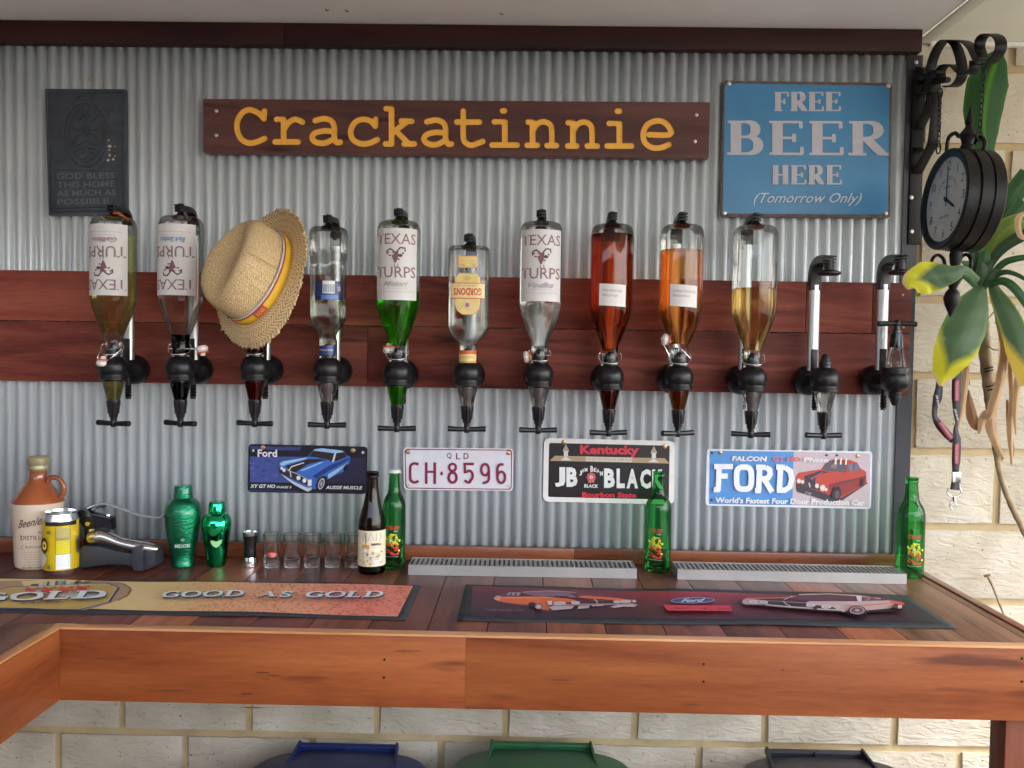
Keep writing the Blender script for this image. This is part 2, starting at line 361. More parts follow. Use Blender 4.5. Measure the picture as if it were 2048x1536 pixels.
# serif capitals: s stem, t thin bar, c contrast curve; x 0..1 is scaled to the letter's width
GL = {
 'F': [('s',[(.25,0),(.25,1)]),('t',[(.02,.965),(.96,.965)]),('t',[(.0,.035),(.55,.035)]),('t',[(.25,.5),(.68,.5)]),('k',[(.93,.98),(.93,.74)]),('k',[(.69,.36),(.69,.64)])],
 'E': [('s',[(.25,0),(.25,1)]),('t',[(.02,.965),(.93,.965)]),('t',[(.02,.035),(.96,.035)]),('t',[(.25,.5),(.72,.5)]),('k',[(.91,.98),(.91,.78)]),('k',[(.72,.38),(.72,.62)]),('k',[(.94,.02),(.94,.24)])],
 'H': [('s',[(.2,0),(.2,1)]),('s',[(.8,0),(.8,1)]),('t',[(.0,.965),(.4,.965)]),('t',[(.0,.035),(.4,.035)]),('t',[(.6,.965),(1,.965)]),('t',[(.6,.035),(1,.035)]),('t',[(.2,.5),(.8,.5)])],
 'R': [('s',[(.24,0),(.24,1)]),('t',[(.02,.965),(.5,.965)]),('t',[(.0,.035),(.46,.035)]),('c',[(.46,.965)]+arc(.50,.735,.26,.23,90,-90)[0:]+[(.24,.505)]),('d',[(.46,.5),(.86,.03)]),('t',[(.74,.035),(1.02,.035)])],
 'B': [('s',[(.24,0),(.24,1)]),('t',[(.02,.965),(.5,.965)]),('t',[(.0,.035),(.5,.035)]),('c',[(.46,.965)]+arc(.52,.745,.24,.22,90,-90)+[(.24,.525)]),('c',[(.46,.525)]+arc(.55,.28,.29,.245,90,-90)+[(.24,.035)])],
 'D': [('s',[(.22,0),(.22,1)]),('t',[(.0,.965),(.45,.965)]),('t',[(.0,.035),(.45,.035)]),('c',[(.4,.965)]+arc(.45,.5,.42,.465,90,-90,14)+[(.4,.035)])],
 'O': [('c',arc(.5,.5,.40,.46,80,440,24))],
 'G': [('c',arc(.52,.5,.42,.46,45,315,20)),('s',[(.84,.08),(.84,.44)]),('t',[(.58,.44),(1.02,.44)]),('k',[(.84,.98),(.84,.7)])],
 'C': [('c',arc(.52,.5,.42,.46,45,315,20)),('k',[(.84,.98),(.84,.7)])],
 'L': [('s',[(.25,0),(.25,1)]),('t',[(.02,.965),(.5,.965)]),('t',[(.0,.035),(.93,.035)]),('k',[(.92,.02),(.92,.32)])],
 'A': [('t2',[(.12,.03),(.5,.98)]),('d',[(.47,.98),(.82,.03)]),('t',[(.26,.34),(.68,.34)]),('t',[(.0,.035),(.28,.035)]),('t',[(.62,.035),(1.02,.035)])],
 'S': [('sp',[(.82,.74),(.76,.9),(.52,.965),(.26,.9),(.2,.74),(.34,.6),(.62,.44),(.8,.26),(.72,.1),(.48,.035),(.22,.1),(.16,.28)]),('k',[(.83,.97),(.83,.7)]),('k',[(.14,.03),(.14,.3)])],
 'X': [('d',[(.14,.97),(.86,.03)]),('t2',[(.86,.97),(.14,.03)]),('t',[(.0,.965),(.36,.965)]),('t',[(.64,.965),(1,.965)]),('t',[(.0,.035),(.36,.035)]),('t',[(.64,.035),(1,.035)])],
}
def serif(pr, txt, u0, v0, u1, v1, rgb, T=0.28, t=0.07, widths=None, gap=0.14, shear=0.0, skew=0.0, name='letter'):
    """each letter is a part of its own"""
    H = v1 - v0; ws = [(widths or {}).get(c, 1.0) if c != ' ' else 0.55 for c in txt]
    tot = sum(ws) + gap * (len(txt) - 1); k = (u1 - u0) / tot; x = 0
    for c, wd in zip(txt, ws):
        if c != ' ':
            sub = Print(pr.fn, pr.parent); sub.layer = pr.layer
            def P(p):
                uu = u0 + (x + p[0]*wd) * k + shear * H * p[1]
                return (uu, v1 - p[1]*H + skew * (uu - u0))
            for kind, pts in GL[c]:
                q = [P(p) for p in pts]
                TT, tt = T*H, t*H
                if kind in ('s', 'd', 'k', 't2'):
                    hw = {'s': TT, 'd': TT*1.12, 'k': tt*1.5, 't2': tt*1.15}[kind]/2; (xa, ya), (xb, yb) = q
                    sub.poly([(xa-hw, ya), (xa+hw, ya), (xb+hw, yb), (xb-hw, yb)], rgb, name)
                elif kind == 't': sub.line(q, tt, rgb, name)
                elif kind == 'sp': sub.line([(a.x, a.y) for a in catmull([(a, b, 0) for a, b in q], 3)], 0, rgb, name, nib=(TT*.62, max(tt*1.3, TT*.3)))
                else: sub.line(q, 0, rgb, name, nib=(TT, tt))
            sub.done()
        x += wd + gap
    pr.layer += 5

def rrect(x0, y0, x1, y1, r, n=5):
    out = []
    for cx, cy, a in ((x1-r, y1-r, 0), (x0+r, y1-r, 90), (x0+r, y0+r, 180), (x1-r, y0+r, 270)):
        out += [(cx + r*math.cos(R(a+90*i/n)), cy + r*math.sin(R(a+90*i/n))) for i in range(n+1)]
    return out
def slab(pts3, nrm, th):
    """solid sheet: outline pts3 pushed back along -nrm by th"""
    mb = MB(); k = len(pts3); n = Vector(nrm).normalized()
    mb.add(list(pts3) + [Vector(p) - n*th for p in pts3], [tuple(range(k)), tuple(range(2*k-1, k-1, -1))] + [(i, k+i, k+(i+1) % k, (i+1) % k) for i in range(k)])
    return mb
def screw(parent, p, r=0.0045, mat='brass', name='screw'):
    mb = MB(); Mx = Matrix.Translation(p) @ Matrix.Rotation(R(90), 4, 'X')
    mb.lathe([(r, 0), (r, 0.0008), (r*0.75, 0.0022), (r*0.3, 0.0026), (r*0.28, 0.0014), (0, 0.0014)], 14, Mx)
    return mb.build(name, M[mat], parent)

# ================================================================== SETTING
YB = 0.055                                    # brick face behind the tin
Z_TOP, Z_CEIL = 1.050, at(1000, 49, -0.030).z
Z_BB = at(1000, 94, -0.030).z; X_BM = at(1845, 85, -0.030).x; XS = at(1832, 560, -0.008).x                  # counter top, soffit
# ground
g = MB(); g.add([(-60,-60,0),(60,-60,0),(60,60,0),(-60,60,0)], [(0,1,2,3)])
g.build('ground', simple('paving_ground', (0.36, 0.34, 0.30), rough=0.8, var=0.2, scale=3, bump=0.3, bscale=40), smooth=0, kind='structure')
MB().box((-2.5, -2.7, 0.0), (2.6, 0.25, 0.012)).build('floor', simple('patio_floor', (0.06, 0.05, 0.042), rough=0.6, var=0.2, scale=4), smooth=0, kind='structure')
# ceiling (patio soffit): two sheets and a joint strip
mc = simple('soffit_paint', (0.82, 0.79, 0.75), rough=0.75, var=0.025, scale=5, bump=0.04, bscale=500)
ce = thing('ceiling', (0, -1.5, Z_CEIL), kind='structure')
JX = X_BM + 0.017
c1 = MB().box((-4.2, -2.6, Z_CEIL), (JX, 0.3, Z_CEIL+0.012)); c1.build('ceiling_panel', mc, ce, smooth=0)
c2 = MB().box((JX+0.004, -2.6, Z_CEIL+0.001), (2.3, 0.3, Z_CEIL+0.013)); c2.build('ceiling_panel', simple('soffit_paint_eave', (0.80, 0.79, 0.66), rough=0.75, var=0.03, scale=5), ce, smooth=0)
c3 = MB().box((JX+0.002, -2.6, Z_CEIL-0.006), (JX+0.032, YB-0.012, Z_CEIL-0.0005)); c3.build('joint_strip', simple('strip_paint', (0.66, 0.64, 0.56), rough=0.6, var=0.03), ce, smooth=30, bevel=0.002)
c4 = MB().box((JX+0.034, YB-0.014, Z_CEIL-0.010), (2.3, YB-0.001, Z_CEIL-0.0006)); c4.build('edge_bead', simple('bead_paint', (0.80, 0.78, 0.68), rough=0.6, var=0.03), ce, smooth=0)
for px, py in ((650, 18), (690, 20), (1000, 26)):
    p = onz(px, py, Z_CEIL - 0.0006)
    MB().tube([p, p + Vector((0.003, 0.004, -0.002)), p + Vector((0.007, 0.003, -0.001))], 0.0011, 5).build('stain', M['black'], ce, smooth=60)
# brick wall
mb_ = simple('mortar', (0.47, 0.36, 0.20), rough=0.9, var=0.16, scale=14, bump=0.4, bscale=180)
def brick_mat():
    m, n, l, b = _new('cream_brick'); S(b, 'Roughness', 0.85); S(b, 'Specular IOR Level', 0.25)
    tc = n.new('ShaderNodeTexCoord'); oi = n.new('ShaderNodeObjectInfo'); ad = n.new('ShaderNodeVectorMath'); ad.operation = 'ADD'
    mu = n.new('ShaderNodeMath'); mu.operation = 'MULTIPLY'; mu.inputs[1].default_value = 13; l.new(oi.outputs['Random'], mu.inputs[0])
    cb = n.new('ShaderNodeCombineXYZ'); [l.new(mu.outputs[0], cb.inputs[i]) for i in range(3)]
    l.new(tc.outputs['Object'], ad.inputs[0]); l.new(cb.outputs[0], ad.inputs[1])
    a = n.new('ShaderNodeTexNoise'); a.inputs['Scale'].default_value = 9; a.inputs['Detail'].default_value = 5; l.new(ad.outputs[0], a.inputs['Vector'])
    r1 = ramp(n, [(0.3, (0.47, 0.41, 0.31)), (0.55, (0.58, 0.52, 0.41)), (0.75, (0.66, 0.61, 0.51))]); l.new(a.outputs['Fac'], r1.inputs[0])
    v = n.new('ShaderNodeTexNoise'); v.inputs['Scale'].default_value = 150; v.inputs['Detail'].default_value = 2; l.new(ad.outputs[0], v.inputs['Vector'])
    r2 = ramp(n, [(0.25, (0.36, 0.28, 0.22)), (0.32, (1, 1, 1))]); l.new(v.outputs['Fac'], r2.inputs[0])
    mx = n.new('ShaderNodeMix'); mx.data_type = 'RGBA'; mx.blend_type = 'MULTIPLY'; mx.inputs['Factor'].default_value = 1
    l.new(r1.outputs[0], mx.inputs['A']); l.new(r2.outputs[0], mx.inputs['B'])
    h = n.new('ShaderNodeHueSaturation'); mr = n.new('ShaderNodeMapRange'); mr.inputs['To Min'].default_value = 0.93; mr.inputs['To Max'].default_value = 1.06
    l.new(oi.outputs['Random'], mr.inputs['Value']); l.new(mr.outputs[0], h.inputs['Value']); l.new(mx.outputs['Result'], h.inputs['Color']); l.new(h.outputs[0], b.inputs['Base Color'])
    # rock-face relief: broad chips and streaks
    mp = n.new('ShaderNodeMapping'); mp.inputs['Rotation'].default_value = (0, R(35), 0); mp.inputs['Scale'].default_value = (22, 22, 60); l.new(ad.outputs[0], mp.inputs['Vector'])
    c = n.new('ShaderNodeTexNoise'); c.inputs['Scale'].default_value = 1; c.inputs['Detail'].default_value = 7; c.inputs['Distortion'].default_value = 1.2; l.new(mp.outputs[0], c.inputs['Vector'])
    sm = n.new('ShaderNodeMath'); sm.operation = 'ADD'; l.new(c.outputs['Fac'], sm.inputs[0]); l.new(r2.outputs[0], sm.inputs[1])
    bp = n.new('ShaderNodeBump'); bp.inputs['Strength'].default_value = 0.62; bp.inputs['Distance'].default_value = 0.008; l.new(sm.outputs[0], bp.inputs['Height']); l.new(bp.outputs[0], b.inputs['Normal'])
    return m
M['brick'] = brick_mat()
bw = thing('wall', (0, YB, 0), kind='structure'); bw['label'] = 'cream rock-face brick wall with tan mortar behind the bar'
MB().box((-3.4, YB+0.0100, 0), (3.2, YB+0.2, 2.6)).build('mortar', mb_, bw, smooth=0)
def brick_mesh(L, H, seed):
    rg = random.Random(seed); mb = MB(); nx, nz = 8, 4; vs = []; d = 0.009
    for j in range(nz+1):
        for i in range(nx+1):
            ed = i in (0, nx) or j in (0, nz)
            x = -L/2 + L*i/nx + (rg.uniform(-.0012, .0012)); z = -H/2 + H*j/nz + rg.uniform(-.0012, .0012)
            vs.append((x, (0.0035 if ed else rg.uniform(-.0022, .0018)), z))
    fs = [(j*(nx+1)+i, j*(nx+1)+i+1, (j+1)*(nx+1)+i+1, (j+1)*(nx+1)+i) for j in range(nz) for i in range(nx)]
    ring = [i for i in range(nx+1)] + [(j+1)*(nx+1)-1 for j in range(1, nz+1)] + [nz*(nx+1)+i for i in range(nx-1, -1, -1)] + [j*(nx+1) for j in range(nz-1, 0, -1)]
    base = len(vs); vs += [(vs[i][0], 0.02, vs[i][2]) for i in ring]
    for q in range(len(ring)):
        q2 = (q+1) % len(ring); fs.append((ring[q2], ring[q], base+q, base+q2))
    mb.add(vs, fs); o = mb.build('brick', M['brick'], None, smooth=50); me = o.data; bpy.data.objects.remove(o); return me
BL, BH = 0.3075, 0.1772
bms = [brick_mesh(BL-0.018, BH-0.018, 40+i) for i in range(5)]
for k in range(-3, 10):
    z = 0.602 + BH*k + BH/2
    off = {0: 0.276}.get(k, 0.276 if k % 2 == 0 else 0.122)
    if k >= 2: off = 0.91 if k % 2 == 0 else 1.112
    for n_ in range(-14, 14):
        x = off + BL*n_ + BL/2
        if not (-2.4 < x < 2.6): continue
        if k >= 3 and x < 0.62: continue           # behind the tin sheet
        if k < 0 and False: continue
        b_ = bpy.data.objects.new('brick', random.choice(bms)); COL.objects.link(b_); b_.parent = bw; b_.location = (x, 0, z)
# corrugated tin
P_C, A_C = 0.0256, 0.0046
def tin(x0, x1, y0, z0, z1, parent, flatends=()):
    vs = []; n = int((x1-x0)/P_C*12); zs = [z0 + (z1-z0)*i/2 for i in range(3)]
    for z in zs:
        for i in range(n+1):
            x = x0 + (x1-x0)*i/n; s_ = (1 + math.cos(2*math.pi*x/P_C)) / 2
            yy = -0.0040 + 0.0118 * s_ ** 1.7
            a = 1.0
            if x > XS-0.05: a = max(0, 1 - (x-XS+0.05)/0.012)
            vs.append((x, y0 + yy*a, z))
    fs = [(j*(n+1)+i, j*(n+1)+i+1, (j+1)*(n+1)+i+1, (j+1)*(n+1)+i) for j in range(2) for i in range(n)]
    mb = MB(); mb.add(vs, fs); o = mb.build('corrugated_sheet', M['tin'], parent, smooth=80)
    so_ = o.modifiers.new('thickness', 'SOLIDIFY'); so_.thickness = 0.0006; so_.offset = 1
    return o
tw = thing('corrugated_wall', (0, 0, Z_TOP), kind='structure'); tw['label'] = 'corrugated galvanised tin sheeting lining the bar back'
tin(-1.75, 0.041, 0, 1.03, Z_CEIL-0.003, tw); tin(0.022, XS-0.006, -0.0016, 1.03, Z_CEIL-0.003, tw)
for px, py in ((179, 158),):
    screw(tw, at(px, py, -0.004), 0.004, 'brass')
# posts and battens carrying the sheet, hidden, keep it off the bricks
MB().box((-1.75, 0.012, 1.03), (0.85, YB-0.002, 1.06)).build('batten', M['post'], tw, smooth=0)

# dark steel angle at the sheet's end
se = thing('steel_strip', (0.87, 0, Z_TOP), 'dark grey painted steel angle strip closing the end of the tin sheet', 'steel strip')
MB().box((XS-0.034, -0.008, 1.05), (XS, -0.004, Z_BB-0.0005)).build('front_flange', M['steel_dark'], se, smooth=0)
MB().box((XS-0.004, -0.004, 1.05), (XS, YB-0.006, Z_BB-0.0005)).build('side_flange', M['steel_dark'], se, smooth=0)

def board(name, x0, x1, z0, z1, yf, th, mat, label, cat='timber board', joints=(), group=None, bev=0.0015, part='plank'):
    t = thing(name, ((x0+x1)/2, yf+th, z0), label, cat, group)
    xs = [x0] + list(joints) + [x1]
    for a, b in zip(xs[:-1], xs[1:]):
        MB().box((a+0.0004, yf, z0), (b-0.0004, yf+th, z1)).build(part, M[mat], t, bevel=bev, smooth=40)
    return t
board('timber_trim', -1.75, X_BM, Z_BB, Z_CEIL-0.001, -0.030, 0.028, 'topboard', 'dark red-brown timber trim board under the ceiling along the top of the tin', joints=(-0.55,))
YBAND = -0.026
def xat(px, py): return at(px, py, YBAND).x
b_up = board('timber_board', -1.75, 0.862, 1.5815, 1.695, YBAND, 0.021, 'jarrah', 'upper of the two dark red timber boards behind the bottles', joints=(xat(1612, 620), xat(1745, 620)), group='timber boards carrying the spirit dispensers')
b_lo = board('timber_board', -1.75, 0.862, 1.444, 1.5795, YBAND, 0.021, 'jarrah', 'lower of the two dark red timber boards behind the dispenser mounts', joints=(xat(735, 720),), group='timber boards carrying the spirit dispensers')
for px, py in ((1805, 590), (1806, 655)): screw(b_up if py < 640 else b_lo, at(px, py, YBAND), 0.003, 'brass')
board('timber_upstand', -1.75, 0.862, Z_TOP+0.0005, 1.083, -0.030, 0.022, 'upstand', 'low reddish timber upstand strip at the back of the counter', joints=(0.12,))

# ------------------------------------------------------------------ the bar counter
YF = -0.552; XL = at(121, 1266, YF).x; ZB = Z_TOP - 0.124; XR = 0.893
counter = thing('bar_counter', (0.1, -0.28, 0), 'long L-shaped timber bar counter with planked top and orange fascia', 'bar counter')
y_rim = YF + 0.021; xj = 0.045; n_ = 0
order = {-12:3,-11:0,-10:1,-9:0,-8:3,-7:2,-6:0,-5:3,-4:1,-3:0,-2:1,-1:0,0:2,1:1,2:3,3:0,4:3,5:2,6:4,7:4,8:4}
for k in range(-17, 9):
    a, b = xj + 0.102*k + 0.0006, xj + 0.102*(k+1) - 0.0006
    if a > XR - 0.012: continue
    b = min(b, XR-0.013)
    yf = y_rim + 0.0006
    if b <= XL - 0.02: yf = -2.3
    elif a < XL - 0.021: 
        MB().box((a, -2.3, Z_TOP-0.02), (XL-0.0216, yf-0.0006, Z_TOP)).build('plank', M['plank%d' % order.get(k, k % 5)], counter, bevel=0.0012, smooth=40)
    o = MB().box((a, yf, Z_TOP-0.02), (b, -0.008, Z_TOP)).build('plank', M['plank%d' % order.get(k, (k*7) % 4)], counter, bevel=0.0012, smooth=40)
MB().box((XL-0.02, YF, ZB), (-0.0916, y_rim, Z_TOP-0.0035)).build('fascia_board', M['fascia'], counter, bevel=0.0006, smooth=40)
MB().box((XL-0.0004, YF-0.0008, Z_TOP-0.0032), (XR+0.2, y_rim, Z_TOP+0.0012)).build('lit_edge_lip', M['lip'], counter, bevel=0.0016, smooth=40)  # separate strip, its pale colour stands in for the lit top edge
MB().box((XL-0.0212, -2.3, Z_TOP-0.0032), (XL-0.0006, y_rim, Z_TOP+0.0012)).build('lit_edge_lip', M['lip_y'], counter, bevel=0.0016, smooth=40)
MB().box((-0.0915, YF, ZB), (XR+0.2, y_rim, Z_TOP-0.0035)).build('fascia_board', M['fascia'], counter, bevel=0.0006, smooth=40)
MB().box((XL-0.0212, -2.3, ZB), (XL-0.0004, YF-0.0006, Z_TOP-0.0035)).build('fascia_board', M['fascia_y'], counter, bevel=0.0022, smooth=40)
MB().box((XR-0.012, y_rim+0.0006, Z_TOP-0.03), (XR+0.006, YB-0.004, Z_TOP+0.003)).build('edge_trim', M['upstand'], counter, bevel=0.002, smooth=40)
MB().box((-1.75, y_rim+0.001, ZB+0.02), (XR-0.014, YB-0.004, Z_TOP-0.0215)).build('frame', M['post'], counter, smooth=0)
pxl = at(2003, 1490, YF+0.035).x
MB().box((pxl, YF+0.024, 0), (pxl+0.085, YF+0.074, ZB-0.0005)).build('post', M['post'], counter, bevel=0.003, smooth=40)
for px, py in ((769, 1319), (768, 1355), (1407, 1328), (1407, 1363), (2044, 1317), (2044, 1363)):
    p = at(px, py, YF - 0.0003); MB().lathe([(0.0022, 0), (0.0022, 0.0005), (0, 0.0005)], 10, Matrix.Translation(p) @ Matrix.Rotation(R(90), 4, 'X')).build('nail', M['iron'], counter)

kn = Print(lambda u, v, l: at(u, v, YF-0.0003), counter); rk = random.Random(12)
for x, y, L_, h_ in ((525,1345,16,2.2),(548,1351,14,1.6),(532,1358,10,1.4),(495,1388,16,2.6),(505,1415,28,1.5),(345,1381,44,1.2),(166,1295,4,3.0),(205,1316,26,1.0),(1120,1360,30,1.1),(1380,1410,26,1.2),(812,1302,30,1.3),(1565,1340,5,2.0)):
    up_ = [(x-L_+2*L_*i/8, y-h_*math.sin(math.pi*i/8)*rk.uniform(.4,1.2)) for i in range(9)]; dn = [(x+L_-2*L_*i/8, y+h_*math.sin(math.pi*i/8)*rk.uniform(.4,1.2)) for i in range(1, 8)]
    kn.poly(up_+dn, (0.075,0.024,0.012), 'knot_stain'); kn.done(0.5)
# ================================================================== SIGNS ON THE TIN
# carved name board
YS = -0.030
sb = thing('sign', at(912, 255, YS), 'long brown timber board with routed yellow-orange typewriter lettering', 'sign')
A_, B_, C_, D_ = at(405.5, 197, YS), at(1421.5, 204, YS), at(1418, 317, YS), at(405.5, 305, YS)
mb = slab([D_, C_, B_, A_], (0, -1, 0), 0.024)
brd = mb.build('board', M['signwood'], sb, bevel=0.0035, smooth=40, seg=3)
M['paint'] = simple('yellow_letter_paint', (0.95, 0.50, 0.065), rough=0.42, var=0.07, scale=50, bump=0.1)
M['paint_e'] = simple('routed_edge_paint', (0.62, 0.20, 0.02), rough=0.5, var=0.15)
def crk():
    """stroke skeletons, coordinates read in photo pixels on the board face"""
    def c1(ox, oy, s, L): return [[(ox + x/s, oy + y/s) for x, y in st] for st in L]
    k = 3.657; out = []
    q = lambda L: c1(380, 170, k, L)
    out.append(q([[(542,245),(500,205),(440,180),(385,200),(348,260),(345,330),(375,395),(430,424),(490,415),(545,390)],[(545,190),(540,245)]]))
    out.append(q([[(632,250),(685,250),(685,415)],[(622,415),(790,415)],[(685,330),(720,275),(770,250),(822,270)]]))
    out.append(q([[(915,260),(980,245),(1035,262),(1055,310),(1055,380),(1070,418),(1098,418)],[(1050,340),(985,335),(915,350),(892,385),(920,418),(985,424),(1048,395)]]))
    out.append(q([[(1355,300),(1320,262),(1260,250),(1205,275),(1175,335),(1190,395),(1245,428),(1310,425),(1370,398)],[(1358,250),(1355,300)]]))
    out.append(q([[(1435,172),(1475,172),(1475,430)],[(1430,430),(1475,430)],[(1545,262),(1622,265)],[(1590,265),(1480,350)],[(1505,335),(1600,428)],[(1565,430),(1640,430)]]))
    out.append(q([[(1732,268),(1800,255),(1852,275),(1870,320),(1870,390),(1888,430),(1912,430)],[(1868,350),(1800,345),(1735,360),(1710,395),(1740,428),(1800,436),(1865,405)]]))
    q = lambda L: c1(900, 170, k, L)
    out.append(q([[(98,190),(98,380),(120,425),(160,440),(205,425),(240,412)],[(50,270),(215,270)]]))
    out.append(q([[(325,268),(402,268),(402,438)],[(308,438),(492,438)],[(385,188),(398,188)]]))
    out.append(q([[(572,270),(605,270),(605,440)],[(565,440),(640,440)],[(607,330),(640,282),(690,268),(735,290),(745,340),(745,440)],[(710,442),(780,442)]]))
    out.append(q([[(865,275),(900,275),(900,442)],[(862,445),(930,445)],[(902,335),(935,285),(985,270),(1028,292),(1040,340),(1040,445)],[(1005,445),(1080,445)]]))
    out.append(q([[(1165,280),(1240,280),(1240,445)],[(1150,445),(1330,445)],[(1225,190),(1240,190)]]))
    out.append(q([[(1456,362),(1608,362),(1605,310),(1560,268),(1505,262),(1445,290),(1415,350),(1425,415),(1475,455),(1540,458),(1602,435)]]))
    return out
cut = MB()
def capsule(mb, pts, r, y0, y1, n=8):
    for a, b in zip(pts[:-1], pts[1:]):
        dx, dz = b.x-a.x, b.z-a.z; ang = math.atan2(dz, dx); ol = []
        for i in range(n+1): ol.append((b.x + r*math.cos(ang-math.pi/2+math.pi*i/n), b.z + r*math.sin(ang-math.pi/2+math.pi*i/n)))
        for i in range(n+1): ol.append((a.x + r*math.cos(ang+math.pi/2+math.pi*i/n), a.z + r*math.sin(ang+math.pi/2+math.pi*i/n)))
        kk = len(ol)
        mb.add([(x, y0, z) for x, z in ol] + [(x, y1, z) for x, z in ol], [tuple(range(kk)), tuple(range(2*kk-1, kk-1, -1))] + [(i, kk+i, kk+(i+1) % kk, (i+1) % kk) for i in range(kk)])
RW = 5.9/886
cutters = []
for L in crk():
    cm = MB()
    lp = Print(lambda u, v, l: Vector((u, YS+0.0022 - 0.00006*l, v)), sb)
    for st in L:
        p3 = [at(x, y, YS) for x, y in st]
        p3 = catmull(p3, 3) if len(p3) > 3 else p3
        p3 = [Vector(p) for p in p3]
        KJ = globals().get('KJ', 0) + 1; capsule(cm, p3, RW, YS-0.002-KJ*0.00001, YS+0.0026+KJ*0.00003)
        lp.line([(p.x, p.z) for p in p3], RW*1.84, (0.95, 0.50, 0.065), 'letter', cap=True)
    for (nm, rgb), m_ in lp.parts.items(): m_.build('letter', M['paint'], brd, smooth=0)
    cutters.append(cm)
cmb = MB()
for c in cutters: cmb.add(c.v, c.f)
co = cmb.build('cutter', M['paint_e'], None, smooth=0)
brd.data.materials.append(M['paint_e'])
bo = brd.modifiers.new('rout', 'BOOLEAN'); bo.operation = 'DIFFERENCE'; bo.object = co; bo.solver = 'EXACT'; bo.use_self = True
try: bo.material_mode = 'TRANSFER'
except Exception: pass
dg = bpy.context.evaluated_depsgraph_get(); me = bpy.data.meshes.new_from_object(brd.evaluated_get(dg))
brd.modifiers.clear(); brd.data = me; bpy.data.objects.remove(co)
me.polygons.foreach_set('use_smooth', [False]*len(me.polygons))
for px, py in ((433, 222), (433, 271), (1393, 230), (1390, 283)): screw(sb, at(px, py, YS), 0.0042, 'zinc')

# blue enamel sign
YE = -0.012
bs_ = thing('sign', at(1612, 300, YE), 'blue enamel tin sign reading FREE BEER HERE in grey capitals', 'sign')
def quad_fn(TL, TR, BR, BLp, yoff=0.0, dl=0.00012, nrm=Vector((0, -1, 0))):
    def fn(u, v, l):
        return (TL*(1-u)*(1-v) + TR*u*(1-v) + BR*u*v + BLp*(1-u)*v) + nrm * (yoff + dl*l)
    return fn
def px_plane(Y, ox, oy, s, dl=0.00012):
    return lambda u, v, l: at(ox + u/s, oy + v/s, Y) + Vector((0, -dl*l, 0))
TL, TR, BR, BL_ = at(1446, 161, YE), at(1784, 166, YE), at(1780.5, 436, YE), at(1441, 434, YE)
fnq = quad_fn(TL, TR, BR, BL_)
slab([fnq(u, v, 0) for u, v in reversed(rrect(0, 0, 1, 1, 0.02, 3))][::-1], (0, -1, 0), 0.006).build('rim', simple('rusty_edge', (0.11, 0.075, 0.06), rough=0.6, var=0.45, scale=60), bs_, smooth=30)
M['blue'] = simple('blue_enamel', (0.050, 0.235, 0.46), rough=0.33, var=0.10, scale=8, bump=0.03)
face = slab([fnq(u, v, 6) for u, v in rrect(0.012, 0.022, 0.985, 0.975, 0.018, 3)], (0, -1, 0), 0.0004).build('face', M['blue'], bs_, smooth=0)
pr = Print(px_plane(YE-0.0012, 1420, 140, 4.8), face)
GREY = (0.50, 0.50, 0.56)
serif(pr, 'FREE', 618, 210, 1255, 395, GREY, T=.30, t=.075, widths={'F': .93, 'R': 1.06}, gap=.10)
serif(pr, 'BEER', 163, 487, 1705, 815, GREY, T=.31, t=.075, widths={'B': 1.05, 'R': 1.12}, gap=.13, skew=.004)
serif(pr, 'HERE', 596, 915, 1262, 1100, GREY, T=.29, t=.075, widths={'H': 1.02, 'R': 1.0}, gap=.10)
pr.text('(Tomorrow Only)', 415, 1180, 1455, 1305, (0.62, 0.68, 0.76), bold=0.0, shear=0.45, name='lettering'); pr.done()
for px, py in ((1458, 167), (1777, 172), (1449, 426), (1771, 427)): screw(bs_, at(px, py, YE-0.001), 0.0052, 'zinc')

# cast plaque
YP = -0.018
pl = thing('plaque', at(171, 303, YP), 'dark slate-grey cast plaque with an oval crest and worn raised lettering', 'plaque')
M['slate'] = simple('slate_casting', (0.045, 0.056, 0.072), rough=0.38, var=0.35, scale=35, bump=0.35, bscale=160)
PT = [at(90, 177, YP), at(250, 178, YP), at(253, 427, YP), at(97, 431, YP)]
fp = quad_fn(*PT, dl=1.0)                        # u,v in 0..1, layer in metres
slab([fp(0,1,0), fp(1,1,0), fp(1,0,0), fp(0,0,0)], (0,-1,0), 0.014).build('panel', M['slate'], pl, bevel=0.0015, smooth=40)
def rel(pts, r, name='moulding', lift=0.0008, closed=False, n=6):
    return MB().tube([fp(u, v, lift) for u, v in pts], r, n).build(name, M['slate'], pl, smooth=60)
def box_line(u0, v0, u1, v1, r, nm): rel([(u0,v0),(u1,v0),(u1,v1),(u0,v1),(u0,v0)], r, nm)
box_line(.03,.025,.97,.975,.0018,'border'); box_line(.08,.645,.92,.945,.0011,'border')
rel([(.5+.27*math.cos(t*math.pi/16), .365+.255*math.sin(t*math.pi/16)) for t in range(33)], .0016, 'oval_ring')
rel([(.5+.22*math.cos(t*math.pi/16), .365+.215*math.sin(t*math.pi/16)) for t in range(33)], .0009, 'oval_ring')
rg = random.Random(5); orn = MB()
for sgn in (-1, 1):
    for pts in ([(0,.09),(.05,.14),(.02,.20),(0,.27)], [(.02,.20),(.09,.25),(.16,.22),(.17,.30),(.09,.33),(.02,.30)], [(.0,.36),(.07,.36),(.15,.39),(.17,.45),(.08,.44),(0,.41)],
                [(.03,.47),(.1,.48),(.16,.50)], [(.03,.50),(.1,.52),(.14,.53)], [(.0,.54),(.06,.56),(.10,.55)], [(.05,.05),(.12,.09),(.08,.13)], [(.12,.03),(.09,.055),(0,.055)], [(.0,.30),(.03,.34),(.0,.38)]):
        cc = catmull([(0.5+sgn*a, b, 0) for a, b in pts], 3)
        orn.tube([fp(p.x, p.y, .0008) for p in cc], [0.0012+0.0007*rg.random() for _ in cc], 5)
orn.build('crest_pattern', M['slate'], pl, smooth=60)
